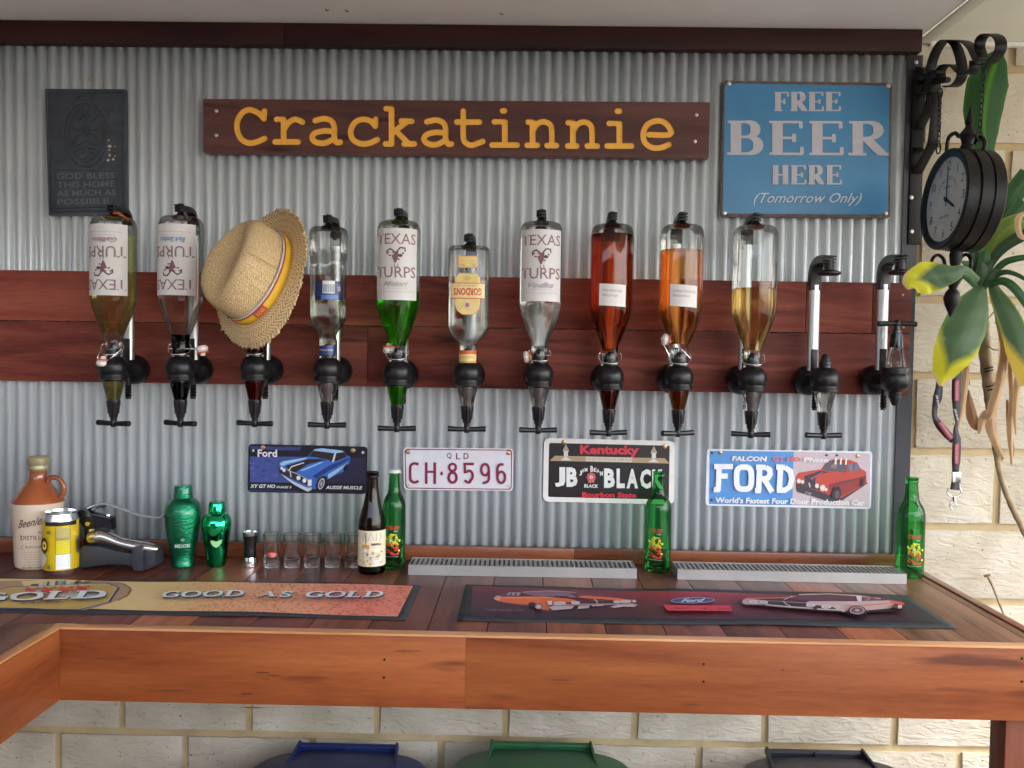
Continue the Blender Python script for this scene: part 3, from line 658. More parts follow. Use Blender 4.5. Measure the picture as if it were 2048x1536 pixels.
pp = Print(quad_fn(*PT, dl=0.0003), pl)
SLATE_L = (0.12, 0.145, 0.17)
for i, (tx, a, b) in enumerate((('GOD BLESS', .12, .86), ('THIS HOME', .12, .86), ('AS MUCH AS', .12, .87), ('POSSIBLE', .12, .78))):
    pp.layer = 4; pp.text(tx, a, .668+.068*i, b, .668+.068*i+.047, SLATE_L, bold=0.015, name='lettering')
pp.layer = 3
for (u, v, a) in ((.79,.41,.012),(.80,.46,.022),(.87,.46,.01),(.80,.53,.022),(.87,.54,.012),(.78,.57,.02),(.85,.565,.02),(.80,.49,.012)):
    pp.poly([(u+a*math.cos(t)*rg.uniform(.5,1.3), v+a*.6*math.sin(t)*rg.uniform(.5,1.3)) for t in [i*.9 for i in range(7)]], (0.55,0.50,0.40), 'chip_pattern')
pp.done(0.4)
screw(pl, at(249, 424, YP-0.002), 0.003, 'zinc')

# ================================================================== SPIRIT DISPENSERS AND THEIR BOTTLES
YD = -0.146; YR = -0.052; SD = 1750/(2.0+YD)
disp = [  # ball centre px, bar yaw (deg), bar tilt, rear-ball px
 (227, 737, -14, 'first of the row, holding the yellow bottle below the plaque'), (361, 737, -20, 'second of the row, holding the bottle with black neck liquid'),
 (510, 737, -10, 'hanging under the straw hat'), (655, 740, 4, 'holding the blue-labelled vodka bottle'), (795, 747, 6, 'holding the bright green bottle'),
 (935, 748, 5, 'holding the gin bottle with yellow label'), (1078, 750, 8, 'holding the nearly clear bottle with white label'), (1219, 755, 12, 'holding the dark rum bottle with a note'),
 (1358, 756, 26, 'holding the amber bottle'), (1504, 758, -9, 'holding the pale gold bottle'), (1650, 760, 10, 'empty, second from the end with its cone hanging down'),
 (1791, 759, 0, 'empty, at the end by the brick wall and turned upside down')]
def V3(x, y, z): return Vector((x, y, z))
def make_dispenser(px, py, yaw, txt, top_z=None, inverted=False, short=False):
    c = at(px, py, YD)
    rx = c.x if not (short or inverted) else at(1627 if short else 1764, 650, -0.075).x
    bx = at({0: px}.get(1, px), py, YD).x
    t = thing('spirit_dispenser', V3(rx, YBAND, c.z), 'black wall-mounted spirit dispenser ' + txt, 'drink dispenser', 'spirit dispensers in a row')
    zc = c.z
    # wall ball
    MB().lathe([(0.012,-0.001),(0.024,0.0),(0.031,0.008),(0.0335,0.018),(0.033,0.03),(0.029,0.042),(0.02,0.05),(0,0.052)][0:], 28, Matrix.Translation((rx if not (short or inverted) else c.x-0.004, YBAND-0.001, zc-0.004)) @ Matrix.Rotation(R(90), 4, 'X')).build('mount_ball', M['black'], t)
    # arm joining wall ball and collar
    MB().box((c.x-0.011, YD+0.02, zc-0.012), (c.x+0.011, YBAND-0.03, zc+0.010)).build('arm', M['black'], t, bevel=0.003)
    # ribbed spring stub below the wall ball
    zs = zc-0.034
    MB().lathe([(0.0001,-0.034),(0.006,-0.034)] + [(0.0075 if i % 2 else 0.0055, -0.030+0.0035*i) for i in range(9)] + [(0.006, 0.012)], 14, Matrix.Translation((rx+0.004, -0.085, zs))).build('ribbed_stub', M['black'], t)
    # rail, black slider tab, top arm with clamp
    zt = (top_z - 0.005) if top_z else zc + 0.205
    ry = -0.075
    rail_top = zc + 0.205 if not top_z else top_z - 0.03
    prof = MB(); w_, d_ = 0.0128, 0.009
    ol = [(w_*math.cos(a), d_*math.sin(a)) for a in [i*math.pi/8 for i in range(16)]]
    prof.add([(rx+x, ry+y, zc+0.018) for x, y in ol] + [(rx+x, ry+y, rail_top) for x, y in ol], [tuple(range(15,-1,-1)), tuple(range(16,32))] + [(i, (i+1) % 16, 16+(i+1) % 16, 16+i) for i in range(16)])
    prof.build('rail', M['alu'], t, smooth=50)
    MB().box((rx-0.0075, ry-0.0125, zc+0.015), (rx+0.0075, ry-0.0085, zc+0.065)).build('slider_tab', M['black'], t, bevel=0.003)
    zt = rail_top
    arm = catmull([V3(rx, ry, zt-0.012), V3(rx, ry, zt+0.022), V3(rx+0.001, ry-0.010, zt+0.042), V3(rx+0.002, ry-0.03, zt+0.050), V3((rx+c.x)/2, YD+0.012, zt+0.050), V3(c.x-0.002, YD-0.004, zt+0.048)], 4)
    am = MB(); am.strap(arm, (1, 0.12, 0), ([0.0125]*8+[0.0115]*(len(arm)-8)) if top_z is None else ([0.0125]*6+[0.0095]*(len(arm)-6)), 0.017 if top_z is None else 0.012); am.build('top_arm', M['black'], t, bevel=0.002)
    rb = MB(); kk_ = 1 if top_z is None else 0.72
    for i in range(3): rb.box((c.x-0.0135*kk_, YD-0.010-0.002*i, zt+0.040+0.006*i), (c.x+0.0125*kk_, YD-0.002, zt+0.043+0.006*i))
    rb.build('clamp_ribs', M['black'], t, bevel=0.0006)
    zp = zt+0.018
    if top_z is None: MB().lathe([(0,-0.003),(0.021,-0.003),(0.0245,0.0),(0.0245,0.003),(0.018,0.006),(0.011,0.008),(0.010,0.03)], 24, Matrix.Translation((c.x+0.001, YD-0.002, zp))).build('clamp_pad', M['black'], t)
    else: MB().lathe([(0,-0.003),(0.014,-0.003),(0.017,0.0),(0.015,0.004),(0.009,0.008),(0.006,0.012),(0.006,0.03)], 24, Matrix.Translation((c.x, YD, top_z-0.002))).build('clamp_pad', M['black'], t)
    # front unit, built hanging down, flipped for the last one
    F = Matrix.Translation((c.x, YD, zc)) @ (Matrix.Rotation(R(180), 4, 'X') if inverted else Matrix.Identity(4))
    MB().lathe([(0.010,0.026),(0.0165,0.0255),(0.022,0.022),(0.028,0.014),(0.0305,0.005),(0.030,-0.004),(0.0285,-0.011),(0.0275,-0.0125),(0.0275,-0.016),(0.0285,-0.0165),(0.028,-0.024),(0.022,-0.026)], 32, F).build('collar', M['black'], t)
    MB().lathe([(0.001,0.056),(0.006,0.054),(0.010,0.044),(0.0105,0.040),(0.013,0.039),(0.0135,0.033),(0.012,0.032),(0.013,0.026),(0.013,0.02)], 20, F).build('cork', M['black'], t)
    MB().lathe([(0.0225,-0.024),(0.0205,-0.036),(0.016,-0.055),(0.0128,-0.068),(0.0125,-0.071)], 28, F, cap=False).build('measure_chamber', M['cone'], t)
    MB().lathe([(0,-0.026),(0.0125,-0.026),(0.0125,-0.045),(0.009,-0.052),(0.0085,-0.069),(0,-0.069)], 20, F).build('inner_valve', M['core'] if top_z else M['core_clear'], t)
    MB().lathe([(0,-0.0675),(0.0143,-0.0675),(0.0143,-0.073),(0.0125,-0.088),(0.0118,-0.096),(0.0095,-0.097),(0.009,-0.104),(0.0068,-0.105),(0.0065,-0.113),(0,-0.113)], 24, F).build('nozzle', M['black_gloss'], t)
    hb = MB(); L_ = 0.0405; Rz = Matrix.Rotation(R(yaw), 4, 'Z')
    def hp(x, z): return F @ (Rz @ Vector((x, 0, z)))
    hb.tube([hp(-L_, -0.1165), hp(-L_*0.98, -0.1165), hp(-0.012, -0.1175), hp(0, -0.118), hp(0.012, -0.1175), hp(L_*0.98, -0.1165), hp(L_, -0.1165)], [0.0045, 0.0060, 0.0052, 0.0045, 0.0052, 0.0060, 0.0045], 10)
    hb.build('lever_bar', M['black'], t)
    MB().lathe([(0,-0.125),(0.005,-0.125),(0.0068,-0.121),(0.0068,-0.112),(0.005,-0.108)], 14, F).build('lever_hub', M['black'], t)
    return t, c, zc

def facet(k, amt):
    def f(th, z):
        a = (th + math.pi/k) % (2*math.pi/k) - math.pi/k
        s_ = min(1, max(0, (z-0.03)/0.05)); fl = 1/max(math.cos(a), 0.5) * math.cos(math.pi/k)
        return 1 - amt*s_*(1 - fl/1.0) if False else (1-amt*s_) + amt*s_*fl
    return f
SWING = [(0.0165,0.020),(0.0185,0.022),(0.0188,0.030),(0.0172,0.033),(0.0178,0.055),(0.0195,0.068),(0.026,0.085),(0.0335,0.103),(0.0405,0.122),(0.0448,0.138),(0.0463,0.155),(0.0465,0.20),(0.0465,0.295),(0.0455,0.306),(0.042,0.315),(0.036,0.320),(0.028,0.3205),(0.020,0.314),(0,0.312)]
GIN = [(0.0165,0.020),(0.0175,0.06),(0.018,0.066),(0.026,0.072),(0.037,0.083),(0.0425,0.095),(0.0435,0.11),(0.0435,0.255),(0.0425,0.264),(0.038,0.268),(0.03,0.268),(0,0.262)]
VOD = [(0.0175,0.020),(0.018,0.06),(0.018,0.075),(0.022,0.082),(0.031,0.092),(0.0375,0.106),(0.0385,0.12),(0.0385,0.215),(0.0365,0.225),(0.0385,0.235),(0.0402,0.25),(0.0405,0.285),(0.039,0.295),(0.034,0.300),(0.02,0.300),(0,0.296)]
def fill(prof, lo, hi, sc=0.945, rad=-0.0012):
    def rz(z):
        for (r0, z0), (r1, z1) in zip(prof[:-1], prof[1:]):
            if z0 <= z <= z1: return r0 + (r1-r0)*(z-z0)/(z1-z0) if z1 > z0 else r0
        return prof[-1][0]
    zs = [lo] + [z for _, z in prof if lo < z < hi] + [hi]
    out = [(0, lo)] + [(max(0.002, rz(z)*sc + rad*0), z) for z in zs] + [(0, hi)]
    return out
def bottle(name, c, prof, label, cat, liq=None, lo=0.040, hi=0.0, mat='bottle', rf=None, group=None):
    t = thing(name, V3(c.x, YD, c.z + 0.03), label, cat, group)
    T = Matrix.Translation((c.x, YD, c.z))
    k = [(r, z) for r, z in prof]
    mb = MB().lathe(k, 60, T, rf, cap=False)
    # open mouth: drop the first cap
    o = mb.build('glass', M[mat], t, smooth=60)
    if liq: MB().lathe(fill(prof, lo, hi), 60, T, rf).build('liquid', M[liq], t, smooth=60)
    return t
def cyl_fn(c, rad, dl=0.00015):
    def fn(u, v, l):
        a = u / rad; r = rad + 0.0004 + dl*l
        return Vector((c.x + r*math.sin(a), YD - r*math.cos(a), c.z + v))
    return fn
def swing_clip(t, c, side, hang, kind=0):
    """wire bail of the swing stopper folded against the neck, white stopper with orange seal"""
    z = c.z; w = 0.021
    pts = [V3(c.x-w, YD-0.002, z+0.052), V3(c.x-w-0.003, YD-0.004, z+0.046), V3(c.x-w, YD-0.010, z+0.034), V3(c.x-w*0.4, YD-0.021, z+0.030), V3(c.x+w*0.4, YD-0.021, z+0.030), V3(c.x+w, YD-0.010, z+0.034), V3(c.x+w+0.003, YD-0.004, z+0.046), V3(c.x+w, YD-0.002, z+0.052)]
    MB().tube(catmull(pts, 3), 0.0011, 6).build('wire_clip', M['chrome'], t, smooth=60)
    if hang is None: return
    s_, (hx, hy, hz), tilt = side, hang, kind
    b = V3(c.x+hx, YD+hy, z+hz)
    for e in (-1, 1):
        MB().tube(catmull([V3(c.x+e*w, YD-0.008, z+0.042), V3((c.x+e*w+b.x)/2+e*0.006, (YD-0.01+b.y)/2-0.004, (z+0.042+b.z)/2), b+V3(e*0.012, 0, 0.004), b+V3(e*0.004,0,0)], 3), 0.0011, 6).build('wire_arm', M['chrome'], t, smooth=60)
    Mx = Matrix.Translation(b) @ Matrix.Rotation(R(tilt), 4, 'Y')
    st = MB().lathe([(0,-0.009),(0.010,-0.009),(0.0132,-0.005),(0.0125,0.0),(0.010,0.003),(0.006,0.007),(0.005,0.012),(0,0.013)], 20, Mx).build('stopper', M['ceramic'], t)
    MB().lathe([(0.009,0.003),(0.0125,0.0035),(0.0125,0.0065),(0.009,0.0068)], 20, Mx, close=True).build('seal', M['rubber'], st)

tops = {}
info = []
for i, (px, py, yaw, txt) in enumerate(disp):
    tz = None
    c = at(px, py, YD)
    if i < 10:
        h = {2: 0.285, 3: 0.300, 5: 0.268}.get(i, 0.3205); tz = c.z + h
    t, c, zc = make_dispenser(px, py, yaw, txt, tz, inverted=(i == 11), short=(i == 10))
    info.append((t, c))
C = [c for _, c in info]
G2 = 'swing-top spirit bottles hung upside down in the dispensers'
FT = facet(10, 0.75)
b1 = bottle('spirit_bottle', C[0], SWING, 'upside-down bottle of pale yellow spirit with white label and hanging white stopper, below the plaque', 'bottle', 'liq_yellow', 0.075, 0.283, rf=FT, group=G2)
b2 = bottle('spirit_bottle', C[1], SWING, 'upside-down almost empty clear bottle with white label and black neck, beside the straw hat', 'bottle', 'liq_dark', 0.030, 0.072, rf=FT, group=G2)
b3 = bottle('spirit_bottle', C[2], [(r, z if z < .06 else .06+(z-.06)*.865) for r, z in SWING], 'upside-down bottle of red liqueur mostly hidden under the straw hat', 'bottle', 'liq_red', 0.034, 0.23, rf=FT, group=G2)
b4 = bottle('vodka_bottle', C[3], VOD, 'upside-down clear vodka bottle with dark blue label and barcode beside the hat', 'bottle', 'liq_clear', 0.030, 0.145)
b5 = bottle('spirit_bottle', C[4], SWING, 'upside-down bottle of bright green liqueur with upright white label', 'bottle', 'liq_green', 0.062, 0.175, rf=FT, group=G2)
def rgin(th, z):
    s_ = min(1, max(0, (z-0.066)/0.03)); n_ = 3.2
    q = (abs(math.cos(th))**n_ + (abs(math.sin(th))/0.80)**n_) ** (-1/n_); return (1-s_) + s_*q
b6 = bottle('gin_bottle', C[5], GIN, 'upside-down rectangular clear gin bottle with yellow and red label', 'bottle', 'liq_clear', 0.030, 0.196, rf=rgin)
b7 = bottle('spirit_bottle', C[6], SWING, 'upside-down clear bottle with upright white label, between the gin and dark rum bottles', 'bottle', 'liq_clear', 0.030, 0.15, rf=FT, group=G2)
b8 = bottle('spirit_bottle', C[7], SWING, 'upside-down bottle nearly full of dark red-brown rum with a small white note', 'bottle', 'liq_rum', 0.052, 0.300, rf=FT, group=G2)
b9 = bottle('spirit_bottle', C[8], SWING, 'upside-down bottle of orange amber spirit with a small white note', 'bottle', 'liq_amber', 0.072, 0.268, rf=FT, group=G2)
b10 = bottle('spirit_bottle', C[9], SWING, 'upside-down half-full bottle of pale gold spirit without any label', 'bottle', 'liq_gold', 0.060, 0.190, rf=FT, group=G2)
for k, (t, m_) in enumerate(((info[2][0], 'liq_red'), (info[4][0], 'liq_green'), (info[7][0], 'liq_rum'), (info[1][0], 'liq_dark'), (info[8][0], 'liq_amber'), (info[0][0], 'liq_yellow'))):
    c = [C[2], C[4], C[7], C[1], C[8], C[0]][k]
    MB().lathe([(0.0128,-0.028),(0.020,-0.028),(0.0195,-0.038),(0.0150,-0.056),(0.0122,-0.066),(0.0100,-0.066),(0.0128,-0.050)], 28, Matrix.Translation((c.x, YD, c.z)), close=True).build('measured_drink', M[m_], t)
MB().tube(catmull([C[0]+V3(.006,-.012,.327), C[0]+V3(.018,-.016,.326), C[0]+V3(.030,-.014,.319), C[0]+V3(.036,-.008,.314)], 4), .0026, 7).build('orange_band', M['rubber'], info[0][0], smooth=60)
swing_clip(b1, C[0], -1, (-0.012, -0.022, 0.014), 6)
swing_clip(b2, C[1], 1, (0.047, -0.002, 0.040), 170)
swing_clip(b3, C[2], 1, None); swing_clip(b5, C[4], 1, (-0.020, 0.006, 0.052), 0); swing_clip(b7, C[6], 1, (-0.024, 0.004, 0.038), 80)
swing_clip(b8, C[7], 1, None); swing_clip(b9, C[8], 1, (-0.029, -0.004, 0.080), 100); swing_clip(b10, C[9], 1, None)

# home-made labels
def turps(t, c, up, tint, name):
    rad = 0.0462; fn = cyl_fn(c, rad)
    z0, z1 = 0.153, 0.301
    wv = 0.049
    f = fn if up else (lambda u, v, l: fn(-u, (z0+z1) - v, l))
    g_ = MB(); nu = 14
    vs = [fn(-wv+2*wv*i/nu, z0+(z1-z0)*j, 0) for j in range(2) for i in range(nu+1)]
    g_.add(vs, [(i, i+1, nu+2+i, nu+1+i) for i in range(nu)]); o = g_.build('paper_label', M['paper'], t, smooth=60)
    p = Print(f, o); D1 = (0.17, 0.10, 0.12); DL = (0.62, 0.55, 0.56)
    for (tx, a, b) in (('TEXAS', .290, .268), ('TURPS', .222, .199)):
        p.text(tx, -.0445, a, .0450, b, (0.50,.42,.43), bold=0.016); p.text(tx, -.0450, a, .0445, b, (0.24,.13,.15), bold=-0.008); p.done(0.6)
    # little longhorn skull drawing: dabs of ink
    L0 = p.layer; p_ = p; p = Print(lambda u, v, l: f(u*1.55, .2445+(v-.2445)*1.55, l), o); p.layer = L0
    D2 = (0.10, 0.06, 0.08)
    for sg in (-1, 1): p.line([(sg*.002, .250), (sg*.007, .2535), (sg*.012, .2505), (sg*.0115, .246)] if sg < 0 else [(.002, .250), (.006, .255), (.012, .2545), (.0125, .250)], .0018, D2, 'logo')
    p.poly([(-.004,.250),(.004,.250),(.003,.241),(.0,.2335),(-.002,.236),(-.005,.244)], (0.2,.10,.12), 'logo'); p.disc(.006,.2445,.0032,.0022, D2, 10, name='logo'); p.disc(-.0035,.2465,.0015,.0015,(0.7,.6,.6),8,name='logo')
    for a, b in ((-.010,.2485),(-.0075,.2445),(.0095,.2475),(.004,.2395)): p.disc(a, b, .0018, .001, D2, 8, name='logo')
    p.line([(-.001,.233),(-.0015,.2295)], .0008, D2, 'logo'); p.line([(.003,.2335),(.004,.229)], .0007, D2, 'logo')
    p.done(0.6); p_.layer = p.layer; p = p_
    p.text(name, -.026, .192, .026, .181, tint, bold=0.012, shear=0.5)
    p.text('home made spirit approx 37% alc', -.024, .178, .024, .1755, (0.45,.42,.42)); p.text('keep well away from any flame and serve it chilled', -.036, .171, .036, .1685, (0.30,.28,.28))
    p.done(0.6)
turps(b1, C[0], False, (0.42, 0.22, 0.34), 'Galliano'); turps(b2, C[1], False, (0.13, 0.28, 0.50), 'Black Sambuca')
turps(b5, C[4], True, (0.40, 0.42, 0.40), 'Midori'); turps(b7, C[6], True, (0.42, 0.36, 0.44), 'Vodka')
# handwritten notes
for (t, c, u0, u1, v0, v1, tl) in ((b8, C[7], -.030, .0275, .150, .195, -.003), (b9, C[8], -.031, .0275, .150, .195, -.004)):
    fn = cyl_fn(c, 0.0462); g_ = MB(); nu = 10
    ff = lambda u, v, l: fn(u, v + tl*(u-u0)/(u1-u0) , l)
    vs = [ff(u0+(u1-u0)*i/nu, v0+(v1-v0)*j, 1) for j in range(2) for i in range(nu+1)]; g_.add(vs, [(i, i+1, nu+2+i, nu+1+i) for i in range(nu)]); nt_ = g_.build('paper_note', M['note'], t, smooth=60)
    p = Print(lambda u, v, l: ff(u, v, l+2), nt_); rg = random.Random(int(c.x*1000))
    for row in range(2):
        x = u0+.008; 
        while x < u1-.008 - row*.012:
            p.line([(x, v1-.015-.010*row+rg.uniform(-.0015,.0015)), (x+.0013, v1-.011-.010*row), (x+.0026, v1-.0155-.010*row)], .0008, (0.30,.26,.28), 'handwriting_text'); x += rg.uniform(.0028, .005)
    p.done()
# vodka bottle: wrap label with barcode, neck band, clear embossing
fn = cyl_fn(C[3], 0.0385); g_ = MB(); BLU = (0.018, 0.035, 0.13)
outl = lambda a0, a1, z0, z1, m_, nm, t, rad, ca: (lambda mb: (mb.add([cyl_fn(ca, rad)(a0+(a1-a0)*i/12, z, 0) for z in (z0, z1) for i in range(13)], [(i, i+1, 14+i, 13+i) for i in range(12)]), mb.build(nm, m_, t, smooth=60)))(MB())
outl(-.019, .040, .147, .186, inkm(BLU, .3), 'blue_label', b4, .0385, C[3])
p = Print(cyl_fn(C[3], 0.0386), b4)
p.grid(-.003, .160, .022, .186, (0.74, 0.76, 0.80), 6); 
for i in range(14): p.line([(-.001+.0017*i, .162), (-.001+.0017*i, .179)], .0007 if i % 3 else .0011, (0.10, 0.12, 0.2), bump=False)
p.layer += 1
p.grid(-.006, .148, .030, .157, (0.09, 0.20, 0.55), 6)
for i in range(7): p.text('imported vodka 700'[:9+i], -.018, .183-.0045*i, -.005, .1815-.0045*i, (0.35, 0.42, 0.6))
p.text('Vodka', .026, .180, .034, .165, (0.7, 0.74, 0.82)); p.done(0.3)
outl(-.025, .025, .032, .052, inkm((0.02, 0.04, 0.16), .3), 'neck_band', b4, .0182, C[3]); p = Print(cyl_fn(C[3], .0184), b4); p.text('IMPORTED', -.016, .044, .016, .0405, (0.7,.72,.8)); p.done()
# gin bottle label (front face slightly curved: elliptical)
def gin_fn(u, v, l):
    r = 0.0435; a = u/0.048; x = r*math.sin(a); n_ = 3.2; y = 0.80*r*(max(0.0, 1-(abs(x)/r)**n_))**(1/n_)
    return Vector((C[5].x + x*1.0, YD - y - 0.0009 - 0.00015*l, C[5].z + v))
p = Print(lambda u, v, l: gin_fn(-u, .304 - v, l), b6)          # drawn upright, bottle hangs upside down
YEL, RED, ORG = (0.80, 0.62, 0.22), (0.55, 0.03, 0.015), (0.75, 0.22, 0.05)
sh = lambda k: [(.0265+k, -.012-k*0), (.0265+k,.018)]
def shield(k, rgb):
    pts = [(-.029-k, .126), (-.029-k, .159), (-.024-k*.8, .170+k*.6), (-.012, .178+k), (.012, .178+k), (.024+k*.8, .170+k*.6), (.029+k, .159), (.029+k, .126), (.029+k, .104-k*.2), (.020, .096-k), (-.020, .096-k), (-.029-k, .104-k*.2)]
    p.poly(pts, rgb, 'label_print')
shield(.0022, ORG); shield(.0010, (0.8,.7,.5)); shield(0, YEL)
p.layer += 1
p.grid(-.045, .114, .045, .147, RED, 12, name='label_print'); p.grid(-.045, .1155, .045, .1455, (0.82, 0.66, 0.30), 12, name='label_print')
p.text('GORDON\'S', -.035, .1405, .035, .1245, RED, bold=0.03); p.text('LONDON DRY GIN', -.026, .1215, .026, .1185, (0.35,.10,.03))
p.disc(0, .160, .008, .0075, (0.62,.60,.55), name='label_print'); p.disc(0, .160, .0045, .0045, (0.5,.12,.05), name='label_print'); p.disc(0, .105, .007, .005, (0.62,.48,.2), name='label_print')
p.grid(-.024, .058, .024, .0835, ORG, 8, name='label_print'); p.grid(-.0222, .0598, .0222, .0817, (0.78,.62,.25), 8, name='label_print')
p.text('700ml', .006, .080, .019, .075, (0.4,.2,.05)); p.text('37%', -.019, .080, -.010, .075, (0.4,.2,.05)); p.text('produce of England', -.018, .070, .018, .068, (0.5,.3,.1)); p.done(0.35)
outl(-.026, .026, .022, .048, inkm((0.80,.62,.24), .4), 'neck_band', b6, .0180, C[5]); p = Print(cyl_fn(C[5], .0182), b6); p.grid(-.026,.042,.026,.050,(0.6,.10,.03),8); p.grid(-.026,.026,.026,.0275,(0.6,.10,.03),8); p.text("GORDON'S", -.016, .0385, .016, .0325, (0.4,.25,.06), flip=True); p.done()

# ------------------------------------------------------------------ straw hat
def straw(name, fu, fv, base=(0.66, 0.46, 0.22), dark=(0.30, 0.17, 0.065), light=(0.84, 0.66, 0.40)):
    m, n, l, b = _new(name); S(b, 'Roughness', 0.62)
    uv = n.new('ShaderNodeUVMap'); sp = n.new('ShaderNodeSeparateXYZ'); l.new(uv.outputs[0], sp.inputs[0])
    no = n.new('ShaderNodeTexNoise'); no.inputs['Scale'].default_value = 9; no.inputs['Detail'].default_value = 4
    l.new(uv.outputs[0], no.inputs['Vector'])
    def mth(op, a, bb=None, c=None):
        q = n.new('ShaderNodeMath'); q.operation = op
        for i, x in enumerate((a, bb, c)):
            if x is None: continue
            if isinstance(x, (int, float)): q.inputs[i].default_value = x
            else: l.new(x, q.inputs[i])
        return q.outputs[0]
    vv = mth('MULTIPLY_ADD', no.outputs['Fac'], 0.35, mth('MULTIPLY', sp.outputs['Y'], fv)); pg = mth('PINGPONG', vv, 1.0)
    ph = mth('MULTIPLY_ADD', pg, 1.6, mth('MULTIPLY', sp.outputs['X'], fu))
    ph = mth('MULTIPLY_ADD', no.outputs['Fac'], 0.8, ph)
    s1 = mth('SINE', mth('MULTIPLY', ph, 6.2832)); s2 = mth('ABSOLUTE', mth('SUBTRACT', pg, 0.5))
    n2 = n.new('ShaderNodeTexNoise'); n2.inputs['Scale'].default_value = 60; n2.inputs['Detail'].default_value = 4; l.new(uv.outputs[0], n2.inputs['Vector'])
    mix = mth('ADD', mth('MULTIPLY', s1, 0.22), mth('MULTIPLY', n2.outputs['Fac'], 0.95))
    mix = mth('SUBTRACT', mix, mth('MULTIPLY', mth('POWER', mth('MULTIPLY', s2, 2.0), 8.0), 0.25))
    r = ramp(n, [(0.12, dark), (0.42, base), (0.72, light)]); l.new(mix, r.inputs[0]); l.new(r.outputs[0], b.inputs['Base Color'])
    bp = n.new('ShaderNodeBump'); bp.inputs['Strength'].default_value = 0.8; bp.inputs['Distance'].default_value = 0.0015; l.new(mix, bp.inputs['Height']); l.new(bp.outputs[0], b.inputs['Normal'])
    return m
HC = at(524, 558, -0.218)
zh = Vector((-0.53, -0.74, 0.41)).normalized(); yh = Vector((0.20, 0.36, 0.90)); yh = (yh - yh.dot(zh)*zh).normalized(); xh = yh.cross(zh)
HM = Matrix((xh, yh, zh)).transposed().to_4x4(); HM = HM @ Matrix.Scale(1.07, 4); HM.translation = HC
hat = thing('straw_hat', HC, 'woven straw trilby hat with yellow ribbon band hung over a bottle', 'hat')
nu = 96; rg = random.Random(3)
def el(a, rx, ry): return (rx*math.cos(a), ry*math.sin(a))
# crown: from band edge up over the top with a centre pinch
CR = [(1.0, 0.0), (1.0, 0.014), (1.0, 0.034), (0.995, 0.056), (0.98, 0.078), (0.94, 0.096), (0.87, 0.109), (0.76, 0.117), (0.60, 0.121), (0.42, 0.119), (0.26, 0.116), (0.10, 0.114)]
vs = []; uvs = []
def crown_pt(rr, z, a):
    x, y = el(a, 0.071*rr, 0.096*rr)
    pin = math.exp(-((x)/0.036)**2) * max(0, (z-0.06)/0.05) ; zz = z - 0.026*pin*(1 - 2.0*y*y/0.01*0.3)
    s_ = math.exp(-((y-0.075)/0.045)**2) * max(0, (z-0.035)/0.08); x *= (1 - 0.28*s_)
    zz += 0.010*max(0, z/0.11)*(-y/0.09)*0.5
    return (x + rg.uniform(-.0006, .0006), y + rg.uniform(-.0006, .0006), zz*.80)
for rr, z in CR:
    for i in range(nu+1):
        a = 2*math.pi*(i % nu)/nu; rg = random.Random(int(z*1e5)*1000 + i % nu); vs.append(HM @ Vector(crown_pt(rr, z, a))); uvs.append((i/nu, (1-rr)*0.6 + z*5))
fs = [(j*(nu+1)+i, j*(nu+1)+i+1, (j+1)*(nu+1)+i+1, (j+1)*(nu+1)+i) for j in range(len(CR)-1) for i in range(nu)]
fs.append(tuple((len(CR)-1)*(nu+1)+i for i in range(nu)))
mb = MB(); mb.add(vs, fs); oc = mb.build('crown', straw('straw_weave_crown', 80, 30), hat, smooth=80, uv=uvs)
sm_ = oc.modifiers.new('thickness', 'SOLIDIFY'); sm_.thickness = 0.002; sm_.offset = -1
# brim with frayed straw edge, turned up at the back
NB = 300; vs = []; uvs = []; RWS = [0, .2, .4, .6, .8, .93, 1.0]
for j, s_ in enumerate(RWS):
    for i in range(NB+1):
        a = 2*math.pi*(i % NB)/NB; rg = random.Random(j*5000 + i % NB); fr = (0.0 if s_ < .9 else (rg.uniform(-.10, .05) + (rg.uniform(.03,.12) if rg.random() < .22 else 0)) * (s_-.9)/.1)
        ww = 0.047 + 0.006*math.sin(a)          # brim width
        rx, ry = 0.0715 + (ww+.0010)*(s_+fr), 0.0965 + ww*(s_+fr)*0.88
        x, y = el(a, rx, ry); z = -0.004*s_ + 0.026*s_*s_*max(0, math.sin(a+0.15))**2 - 0.020*s_*s_*max(0, -math.sin(a)) + 0.006*s_*math.sin(2*a+1) + 0.010*s_*s_*max(0,-math.cos(a))
        if s_ > .9: z += rg.uniform(-.0016, .0016)
        vs.append(HM @ Vector((x, y, z))); uvs.append((i/NB, s_))
fs = [(j*(NB+1)+i, j*(NB+1)+i+1, (j+1)*(NB+1)+i+1, (j+1)*(NB+1)+i) for j in range(len(RWS)-1) for i in range(NB)]
mb = MB(); mb.add(vs, fs); obm = mb.build('brim', straw('straw_weave_brim', 90, 4.5), hat, smooth=80, uv=uvs)
sm_ = obm.modifiers.new('thickness', 'SOLIDIFY'); sm_.thickness = 0.002; sm_.offset = -1
